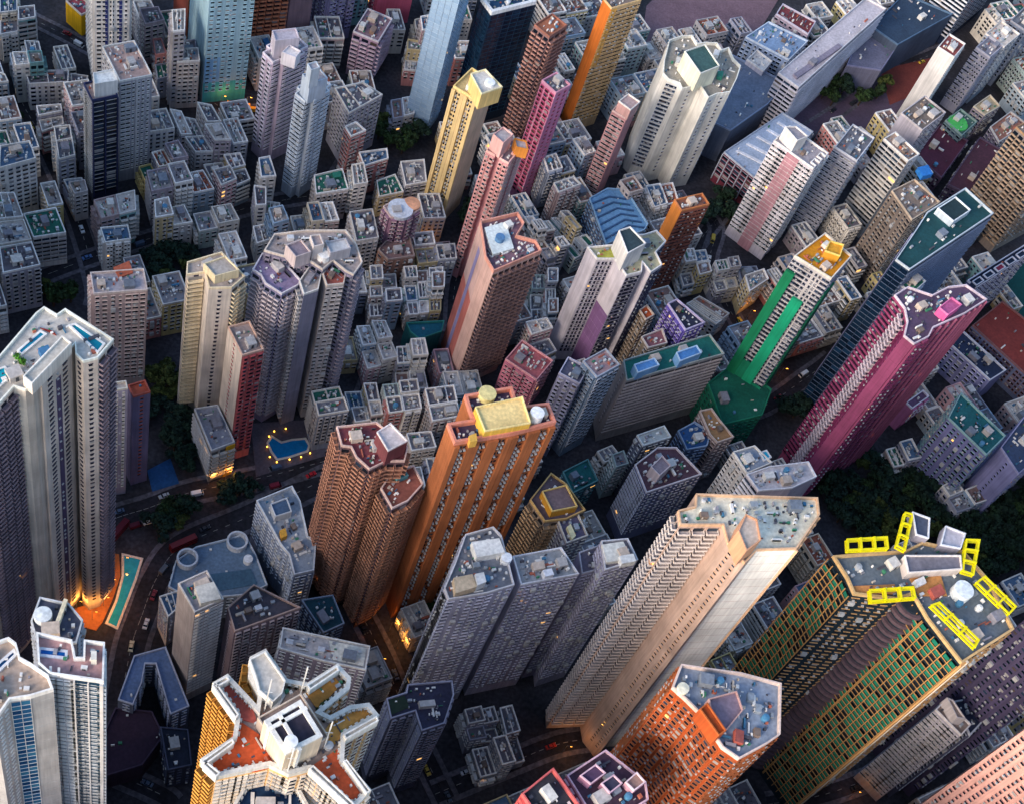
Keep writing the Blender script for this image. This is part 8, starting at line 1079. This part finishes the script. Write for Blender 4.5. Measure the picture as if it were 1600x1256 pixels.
# ------------------------------------------------------------------ trees
TK = ['mid green', 'dark green', 'olive green', 'deep bluish green']
for t in [(65.02, 500.7, 1.32, 0, 2.86, (0, 2, 36)), (57.74, 502.28, 1.25, 0, 5.59, (1, 2, 36)), (61.17, 506.26, 0.95, 0, 1.8, (2, 2, 36)), (72.39, 510.97, 1.24, 1, 3.14, (0, 4, 8)), (67.61, 505.97, 1.22, 0, 5.04, (1, 4, 8)), (66.54, 511.15, 0.97, 0, 1.56, (2, 4, 8)), (52.99, 508.16, 1.22, 0, 3.75, (0, 0, 5)), (54.53, 514.7, 1.24, 2, 2.98, (1, 0, 5)), (-36.42, 400.63, 1.12, 2, 3.72, (0, 1, 24)), (-40.18, 404.52, 1.29, 3, 5.29, (1, 1, 24)), (-39.67, 410.78, 1.36, 3, 5.93, (2, 1, 24)), (-35.28, 407.8, 0.95, 3, 5.75, (3, 1, 24)), (-43.13, 414.99, 0.97, 3, 4.69, (4, 1, 24)), (-34.88, 417.25, 1.23, 3, 3.16, (5, 1, 24)), (-21.8, 407.11, 1.26, 1, 5.66, (0, 2, 18)), (-26.67, 409.7, 1.02, 2, 5.57, (1, 2, 18)), (-23.74, 415.47, 1.02, 3, 5.46, (2, 2, 18)), (-28.17, 419.55, 1.01, 3, 3.89, (3, 2, 18)), (-29.09, 401.82, 0.91, 3, 4.85, (0, 3, 18)), (-30.4, 414.17, 0.88, 3, 0.11, (1, 3, 18)), (305.53, 593.85, 1.39, 1, 2.25, (-1, 7, 41)), (330.94, 605.18, 1.36, 2, 6.22, (0, 5, 39)), (328.08, 598.2, 1.12, 0, 0.46, (1, 5, 39)), (323.36, 595.63, 0.91, 0, 5.5, (2, 5, 39)), (316.02, 589.96, 1.36, 0, 2.08, (3, 5, 39)), (301.23, 598.36, 1.25, 0, 4.48, (0, 6, 41)), (294.38, 590.33, 0.94, 0, 1.79, (1, 6, 41)), (299.6, 592.22, 0.99, 0, 1.92, (2, 6, 41)), (299.25, 586.09, 1.2, 0, 0.99, (3, 6, 41)), (-112.0, 478.85, 1.1, 0, 3.65, (0, 4, 1)), (-116.06, 474.84, 1.11, 0, 4.86, (1, 4, 1)), (-115.84, 468.94, 0.95, 0, 3.08, (2, 4, 1)), (-117.32, 481.04, 1.1, 0, 5.6, (3, 4, 1)), (-121.01, 477.1, 0.89, 0, 0.67, (4, 4, 1)), (-72.46, 385.53, 1.25, 0, 0.9, (0, 3, 24)), (-77.96, 388.47, 0.89, 0, 2.99, (1, 3, 24)), (-79.09, 382.21, 1.36, 0, 5.11, (0, 4, 24)), (-83.35, 387.22, 1.16, 2, 2.7, (1, 4, 24)), (-20.95, 333.85, 1.35, 3, 6.15, (0, 6, 18)), (-12.15, 330.46, 1.4, 3, 0.83, (1, 6, 18)), (-17.63, 326.66, 1.18, 3, 5.69, (2, 6, 18)), (1.82, 298.93, 1.18, 3, 5.59, (0, 2, 30)), (-13.91, 311.61, 0.95, 3, 5.17, (1, 2, 30)), (-18.85, 313.64, 1.04, 3, 0.2, (2, 2, 30)), (-14.95, 317.67, 0.98, 3, 0.16, (0, 4, 37)), (-20.76, 318.66, 1.41, 3, 2.72, (1, 4, 37)), (-23.85, 352.39, 0.88, 3, 1.02, (0, 5, 18)), (-29.26, 354.61, 1.12, 2, 0.43, (1, 5, 18)), (-21.79, 347.2, 1.23, 2, 2.18, (2, 5, 18)), (-27.34, 348.42, 1.39, 2, 4.28, (3, 5, 18)), (-25.37, 342.51, 0.9, 2, 3.11, (4, 5, 18)), (-30.7, 342.46, 1.06, 2, 0.16, (5, 5, 18)), (-23.02, 327.13, 1.25, 3, 5.47, (6, 5, 18)), (-14.58, 283.13, 1.15, 2, 1.05, (0, 3, 30)), (-13.41, 288.67, 1.35, 1, 3.65, (1, 3, 30)), (-19.57, 279.83, 1.37, 3, 1.87, (2, 3, 30)), (-19.77, 287.54, 1.26, 0, 0.64, (3, 3, 30)), (-23.55, 283.42, 1.3, 3, 0.23, (4, 3, 30)), (7.39, 301.11, 1.26, 3, 2.99, (-1, 3, 29)), (12.69, 303.86, 0.86, 3, 3.44, (-1, 5, 37)), (-33.16, 350.22, 1.23, 2, 3.21, (-1, 7, 24)), (310.04, 302.86, 1.18, 1, 3.38, (0, 2, 32)), (302.68, 304.44, 1.42, 1, 2.24, (1, 2, 32)), (306.79, 308.68, 1.03, 0, 5.02, (2, 2, 32)), (314.49, 308.58, 1.18, 0, 2.19, (3, 2, 32)), (300.31, 311.56, 1.43, 1, 2.83, (4, 2, 32)), (294.94, 313.71, 1.06, 3, 4.23, (5, 2, 32)), (289.28, 313.7, 1.27, 2, 2.17, (6, 2, 32)), (314.93, 314.33, 1.23, 1, 4.56, (7, 2, 32)), (306.36, 317.76, 1.07, 2, 2.7, (8, 2, 32)), (281.82, 314.43, 1.39, 3, 5.09, (9, 2, 32)), (298.35, 318.37, 1.08, 3, 5.92, (10, 2, 32)), (312.85, 319.36, 1.13, 2, 1.65, (11, 2, 32)), (276.47, 315.4, 0.88, 1, 1.59, (12, 2, 32)), (288.29, 319.69, 1.32, 2, 0.72, (13, 2, 32)), (322.26, 320.89, 0.96, 0, 0.97, (14, 2, 32)), (299.1, 324.12, 1.25, 3, 5.51, (15, 2, 32)), (304.84, 324.44, 1.03, 3, 3.5, (16, 2, 32)), (292.28, 323.44, 1.4, 3, 3.26, (17, 2, 32)), (281.02, 321.37, 1.29, 1, 1.8, (18, 2, 32)), (317.5, 325.51, 1.1, 1, 5.99, (19, 2, 32)), (275.39, 320.68, 1.07, 3, 3.73, (20, 2, 32)), (288.0, 353.86, 1.32, 3, 3.29, (0, 6, 22)), (282.42, 351.0, 0.92, 2, 5.6, (1, 6, 22)), (306.0, 349.1, 1.16, 3, 4.52, (2, 6, 22)), (293.01, 347.31, 1.4, 3, 4.78, (3, 6, 22)), (287.34, 343.86, 1.06, 1, 5.86, (4, 6, 22)), (310.53, 345.61, 1.0, 0, 1.24, (5, 6, 22)), (298.92, 342.5, 1.07, 3, 2.44, (6, 6, 22)), (305.77, 342.6, 1.07, 1, 2.28, (7, 6, 22)), (290.68, 339.37, 1.36, 3, 1.86, (8, 6, 22)), (282.54, 339.47, 0.94, 0, 5.78, (9, 6, 22)), (296.42, 337.7, 0.9, 3, 1.97, (10, 6, 22)), (314.82, 341.53, 1.38, 3, 2.66, (11, 6, 22)), (302.05, 337.68, 1.29, 0, 3.79, (12, 6, 22)), (289.45, 333.58, 1.07, 3, 2.54, (13, 6, 22)), (310.53, 336.45, 1.31, 3, 2.58, (14, 6, 22)), (295.95, 332.06, 1.01, 1, 4.21, (15, 6, 22)), (277.46, 332.64, 0.95, 2, 1.67, (16, 6, 22)), (283.03, 331.49, 1.33, 3, 3.45, (17, 6, 22)), (306.37, 333.01, 1.38, 1, 5.56, (18, 6, 22)), (301.45, 330.65, 0.93, 0, 1.9, (19, 6, 22)), (287.48, 328.35, 1.17, 2, 4.73, (20, 6, 22)), (272.9, 329.66, 1.02, 0, 0.25, (21, 6, 22)), (315.46, 331.34, 1.15, 3, 3.9, (22, 6, 22)), (279.7, 326.84, 1.12, 3, 3.24, (23, 6, 22)), (311.22, 327.8, 1.42, 3, 1.62, (24, 6, 22)), (268.3, 321.63, 1.27, 3, 2.32, (25, 6, 22)), (277.6, 343.62, 0.94, 3, 5.34, (0, 5, 22)), (273.43, 339.72, 1.25, 3, 0.42, (1, 5, 22)), (267.79, 341.57, 1.36, 3, 2.59, (2, 5, 22)), (269.4, 336.33, 1.05, 3, 2.54, (3, 5, 22)), (262.12, 336.85, 1.44, 1, 4.03, (4, 5, 22)), (265.25, 332.43, 1.2, 3, 1.34, (5, 5, 22)), (266.95, 327.13, 0.92, 3, 3.64, (6, 5, 22)), (331.58, 353.92, 1.17, 2, 0.42, (0, 7, 22)), (348.89, 337.62, 1.34, 1, 2.29, (1, 7, 22)), (355.15, 341.78, 0.91, 1, 4.11, (2, 7, 22)), (361.07, 345.19, 1.24, 1, 6.08, (3, 7, 22)), (344.19, 331.3, 1.37, 1, 3.76, (4, 7, 22)), (354.41, 335.06, 1.37, 0, 5.72, (5, 7, 22)), (360.53, 337.27, 1.26, 1, 3.07, (6, 7, 22)), (369.27, 342.47, 1.03, 3, 1.74, (7, 7, 22)), (366.36, 336.39, 0.91, 1, 1.04, (8, 7, 22)), (318.1, 300.44, 1.3, 1, 3.53, (0, 1, 32)), (324.48, 298.95, 1.41, 3, 1.61, (1, 1, 32)), (324.27, 305.63, 0.86, 1, 4.36, (2, 1, 32)), (333.43, 301.25, 1.39, 1, 3.74, (3, 1, 32)), (329.87, 306.24, 1.29, 2, 2.28, (4, 1, 32)), (321.87, 314.33, 1.2, 1, 5.0, (5, 1, 32)), (329.99, 311.57, 1.42, 1, 6.22, (6, 1, 32)), (342.98, 305.11, 1.16, 1, 0.15, (7, 1, 32)), (338.1, 311.05, 0.97, 1, 3.76, (8, 1, 32)), (327.57, 318.0, 1.03, 1, 0.9, (9, 1, 32)), (333.38, 315.87, 1.08, 1, 1.75, (10, 1, 32)), (327.24, 323.51, 1.14, 1, 5.57, (11, 1, 32)), (338.61, 318.98, 1.03, 1, 2.14, (12, 1, 32)), (344.53, 315.1, 1.22, 1, 0.06, (13, 1, 32)), (333.9, 322.75, 1.12, 1, 4.58, (14, 1, 32)), (348.56, 311.65, 1.37, 1, 6.23, (15, 1, 32)), (344.72, 321.11, 1.38, 1, 0.48, (16, 1, 32)), (332.06, 328.51, 1.04, 1, 3.59, (17, 1, 32)), (354.97, 311.72, 1.4, 1, 2.14, (18, 1, 32)), (351.35, 317.83, 1.22, 1, 4.75, (19, 1, 32)), (341.37, 325.99, 1.25, 1, 2.52, (20, 1, 32)), (354.17, 323.44, 1.36, 1, 2.78, (21, 1, 32)), (359.38, 318.56, 1.01, 1, 2.65, (22, 1, 32)), (350.05, 328.29, 1.02, 1, 4.8, (23, 1, 32)), (359.99, 324.28, 1.06, 1, 3.61, (24, 1, 32)), (362.92, 331.7, 1.06, 2, 5.87, (25, 1, 32)), (217.44, 486.27, 1.38, 3, 1.59, (0, 1, 15)), (224.7, 494.81, 1.29, 3, 4.64, (1, 1, 15)), (230.53, 487.02, 1.34, 1, 5.65, (2, 1, 15)), (234.23, 493.23, 0.9, 1, 4.22, (-1, 5, 14)), (227.62, 499.35, 1.3, 1, 0.36, (-1, 4, 14)), (-46.78, 332.38, 1.15, 1, 4.01, (0, 1, 23)), (-46.49, 337.75, 0.99, 2, 3.48, (1, 1, 23)), (-43.09, 321.03, 1.25, 2, 0.95, (0, 0, 23)), (-42.83, 328.6, 1.24, 2, 3.51, (1, 0, 23)), (-33.65, 330.42, 1.14, 3, 1.88, (2, 0, 23)), (253.8, 382.15, 1.14, 3, 0.67, (0, 6, 21)), (249.28, 378.32, 1.2, 3, 4.1, (1, 6, 21)), (259.13, 379.45, 1.18, 3, 4.03, (2, 6, 21)), (253.5, 375.0, 1.08, 3, 3.18, (3, 6, 21)), (82.46, 250.27, 1.08, 0, 4.25, (-1, 2, 34)), (85.34, 255.38, 1.27, 0, 3.13, (-1, 4, 28)), (-42.83, 260.49, 0.88, 2, 2.03, (-1, 4, 30)), (195.14, 548.04, 1.0, 0, 0.24, (-1, 5, 13)), (196.64, 554.56, 1.39, 0, 4.32, (0, 4, 13)), (190.0, 558.62, 0.91, 3, 2.39, (1, 4, 13)), (190.14, 545.88, 1.17, 0, 1.58, (2, 4, 13)), (102.6, 460.86, 0.96, 1, 1.28, (0, 5, 9)), (97.78, 463.28, 1.39, 1, 1.55, (1, 5, 9)), (96.58, 458.15, 1.39, 1, 4.96, (2, 5, 9)), (-35.96, 341.33, 0.87, 3, 3.9, (0, 6, 24)), (-36.2, 335.17, 1.24, 3, 2.68, (1, 6, 24)), (-31.01, 336.79, 0.99, 3, 1.84, (2, 6, 24))]:
    c = t[5]
    lab = TK[t[3]]+' tree, '+where(c) if c[0] < 20 else TK[t[3]]+' leafy tree in the clump '+DIRS[c[1]]+' the '+NICK[c[2]]
    tree(t[0], t[1], t[2], t[3], lab, 'trees '+DIRS[c[1]]+' the '+NICK[c[2]], t[4])
# ------------------------------------------------------------------ vehicles and lamps
for v in [(-9.31, 299.37, 0.361, 'van', '#e8e8e6', 'white van heading down the road beside the tree clump'), (-16.32, 319.59, 0.361, 'car', '#d8d8da', 'pale car under the trees left of the yellow cornered wedge block'), (-37.02, 278.15, 1.061, 'bus', '#5c1824', 'dark red double deck bus on the road right of the pool crowned tower'), (-30.98, 282.03, 0.502, 'van', '#5c2030', 'dark red van just right of the bus nearest the pool crowned tower'), (-26.38, 284.33, 0.502, 'car', '#e4e4e4', 'white car in front of the dark red bus and van'), (-11.97, 275.82, 0.588, 'bus', '#6c1a20', 'red bus at the bend above the round podium'), (-10.67, 293.88, 0.538, 'car', '#c8ccd0', 'silver car below the white van on the road'), (-4.52, 284.17, 0.588, 'car', '#2c3038', 'black car on the curved road above the round podium'), (21.16, 306.99, 0.425, 'van', '#7a2434', 'red van left of the brown balconied tower foot'), (35.2, 314.36, 0.634, 'car', '#b8242c', 'red taxi beside the brown balconied tower foot'), (-20.25, 253.24, 1.363, 'car', '#7c2c30', 'dark red car beside the long turquoise pool'), (-21.47, 241.07, 1.412, 'car', '#d4d4d4', 'white car on the curved road below the long turquoise pool'), (-17.87, 264.47, 1.078, 'van', '#5c6068', 'grey van where the curved road bends past the round podium'), (-25.54, 231.49, 1.543, 'car', '#cfc9a8', 'pale yellow car right of the street lights of the orange lit terrace'), (70.8, 197.41, -1.092, 'car', '#e0e0e0', 'white car on the dark street below the dark terraced tower'), (115.21, 192.62, 0.466, 'car', '#e8e8ea', 'white car on the bottom street right of the dark terraced tower'), (102.44, 193.58, 0.466, 'car', '#c8c8cc', 'pale car on the bottom street nearer the dark terraced tower'), (135.26, 206.36, 0.432, 'car', '#8c2c28', 'red car on the bottom street by the orange lit kerb'), (-74.19, 425.31, -1.138, 'car', '#d0d4d8', 'pale car in the street canyon right of the green roofed white block'), (-81.09, 440.79, -1.138, 'car', '#dcdce0', 'white car farther up the street canyon on the left'), (-69.62, 410.14, 0.592, 'car', '#4c6c9c', 'blue car in the street canyon above the beige terracotta roofed tower'), (-77.06, 432.93, -1.138, 'van', '#c8a030', 'yellow van in the left street canyon'), (246.95, 384.66, 0.676, 'car', '#a8242c', 'red car on the dark street below the green netted tower'), (225.6, 374.69, 0.148, 'car', '#d0d0d4', 'white car at the tip of the green netted podium'), (-15.02, 512.43, 0.07, 'bus', '#d89a2c', 'yellow bus under the turquoise footed tower'), (-8.06, 513.13, 0.07, 'van', '#e0a030', 'yellow van right of the yellow bus under the turquoise footed tower'), (343.15, 336.04, -0.587, 'car', '#c8c8cc', 'pale car on the lane at the right edge woods'), (95.86, 183.52, -1.092, 'car', '#3c4450', 'dark car at the bottom street corner'), (80.4, 210.78, -1.157, 'car', '#a0a4a8', 'grey car on the street along the dark terraced tower'), (-38.18, 287.53, 3.644, 'car', '#4c5c74', 'blue grey car in the street, just lower right of the pool crowned tower'), (-21.98, 296.7, 3.68, 'car', '#a8acb0', 'silver car in the street, just upper left of the round podium'), (20.37, 315.38, 3.567, 'van', '#4c5c74', 'blue grey van in the street, nearest lower left of the kidney shaped pool'), (3.89, 303.59, 0.361, 'car', '#c8a83c', 'yellow car in the street, second nearest lower left of the kidney shaped pool'), (-105.7, 481.31, -1.032, 'car', '#c8a83c', 'yellow car in the street, just left of the dark navy fronted tower'), (-48.33, 421.67, 0.592, 'van', '#4c5c74', 'blue grey van in the street, just above the beige terracotta roofed tower'), (67.22, 235.87, -1.074, 'car', '#c8a83c', 'yellow car in the street, nearest upper left of the dark terraced tower'), (60.8, 247.7, -1.074, 'car', '#2a2d33', 'black car in the street, second nearest upper left of the dark terraced tower'), (74.1, 229.8, 1.985, 'car', '#4c5c74', 'blue grey car in the street, just above the dark terraced tower'), (87.53, 192.95, -1.092, 'car', '#c8a83c', 'yellow car in the street, just below the dark terraced tower'), (261.11, 399.75, 3.818, 'van', '#d8d8d6', 'white van in the street, just below the green netted tower'), (232.22, 426.55, 1.914, 'car', '#c8a83c', 'yellow car in the street, just left of the green netted tower'), (219.42, 462.57, 4.505, 'car', '#d8d8d6', 'white car in the street, just right of the slim orange brown tower'), (222.16, 475.54, 4.505, 'van', '#c8a83c', 'yellow van in the street, just upper right of the slim orange brown tower'), (233.16, 503.37, 4.121, 'car', '#c8a83c', 'yellow car in the street, just left of the pink striped tower'), (300.19, 582.45, 3.933, 'car', '#2a2d33', 'black car in the street, just below the long white school'), (312.94, 590.59, 0.792, 'van', '#2a2d33', 'black van in the street, just lower left of the blank fronted white tower'), (332.2, 610.09, 0.792, 'car', '#2a2d33', 'black car in the street, just left of the blank fronted white tower'), (361.62, 634.86, 0.614, 'car', '#c8a83c', 'yellow car in the street, just upper right of the blank fronted white tower'), (259.69, 199.82, 0.387, 'car', '#2a2d33', 'black car in the street, just below the scaffolded tower'), (-93.43, 537.78, -0.474, 'van', '#d8d8d6', 'white van in the street, nearest left of the navy striped tower'), (-99.92, 544.28, 2.723, 'car', '#7c2028', 'dark red car in the street, second nearest left of the navy striped tower'), (-12.68, 180.07, 2.793, 'car', '#4c5c74', 'blue grey car in the street, just lower left of the star plan tower')]: vehicle(v[0], v[1], v[2], v[3], v[4], v[5], 'vehicles in the streets')
for x, y, e, lab in [(-41.16, 240.82, 2, 'street lamp with the strongest orange glow by the turquoise pool terrace'), (-37.89, 247.0, 1.2, 'lit orange lamp halfway along the turquoise pool terrace'), (-36.67, 254.65, 1, 'lit orange lamp at the upper bend of the turquoise pool terrace'), (-47.32, 244.37, 1.2, 'lit orange lamp at the left end of the turquoise pool terrace'), (-33.32, 264.33, 0.6, 'lit orange lamp at the top of the turquoise pool'), (59.82, 430.96, 0.8, 'lit lamp left below the orange roofed cluster'), (69.24, 433.45, 1.0, 'lit lamp right below the orange roofed cluster'), (73.82, 438.88, 0.6, 'lit lamp at the right corner of the orange roofed cluster'), (-23.22, 512.29, 0.8, 'lit lamp left of the yellow bus under the turquoise footed tower'), (-11.22, 514.14, 0.8, 'lit lamp beside the yellow bus under the turquoise footed tower'), (-5.36, 304.67, 1.0, 'lit lamp in front of the yellow cornered wedge block'), (1.0, 307.32, 0.9, 'lit lamp right of the yellow cornered wedge block'), (79.92, 255.43, 1.0, 'lit lamp above the shaded street left of the stepped lilac slabs'), (73.66, 241.08, 1.0, 'lit lamp in the dark street left of the stepped lilac slabs'), (70.81, 248.12, 0.6, 'lit lamp halfway down the dark street left of the stepped lilac slabs'), (139.78, 204.18, 0.9, 'lit lamp by the kerb at the foot of the peach giant'), (105.45, 188.89, 0.5, 'lit lamp at the bottom street near two pale cars'), (235.29, 428.24, 1.0, 'lit lamp left of the green netted tower'), (248.22, 396.49, 0.5, 'lit lamp in the dark lane under the green netted tower'), (386.1, 667.88, 1.0, 'lit lamp at the foot of the dark tower in the top right corner'), (350.42, 364.64, 0.4, 'lit lamp by the lilac block at the right edge'), (-79.06, 438.54, 1.0, 'lit lamp in the left street canyon'), (225.05, 403.88, 0.4, 'lit lamp behind the green netted podium'), (67.05, 232.92, 0.4, 'lit lamp at the street corner right of the white rimmed low block'), (256.2, 195.57, 0.5, 'lit lamp at the curved kerb below the scaffolded tower'), (192.76, 550.77, 0.3, 'lit lamp by the trees left of the white cross tower'), (376.59, 525.13, 0.0, 'lit lamp near the orange and green dotted tower'), (351.58, 489.51, 0.4, 'lit lamp in the gap below the teal roofed slab')]: lamp(x, y, lab, 'orange street lamps', True, e*420.0)
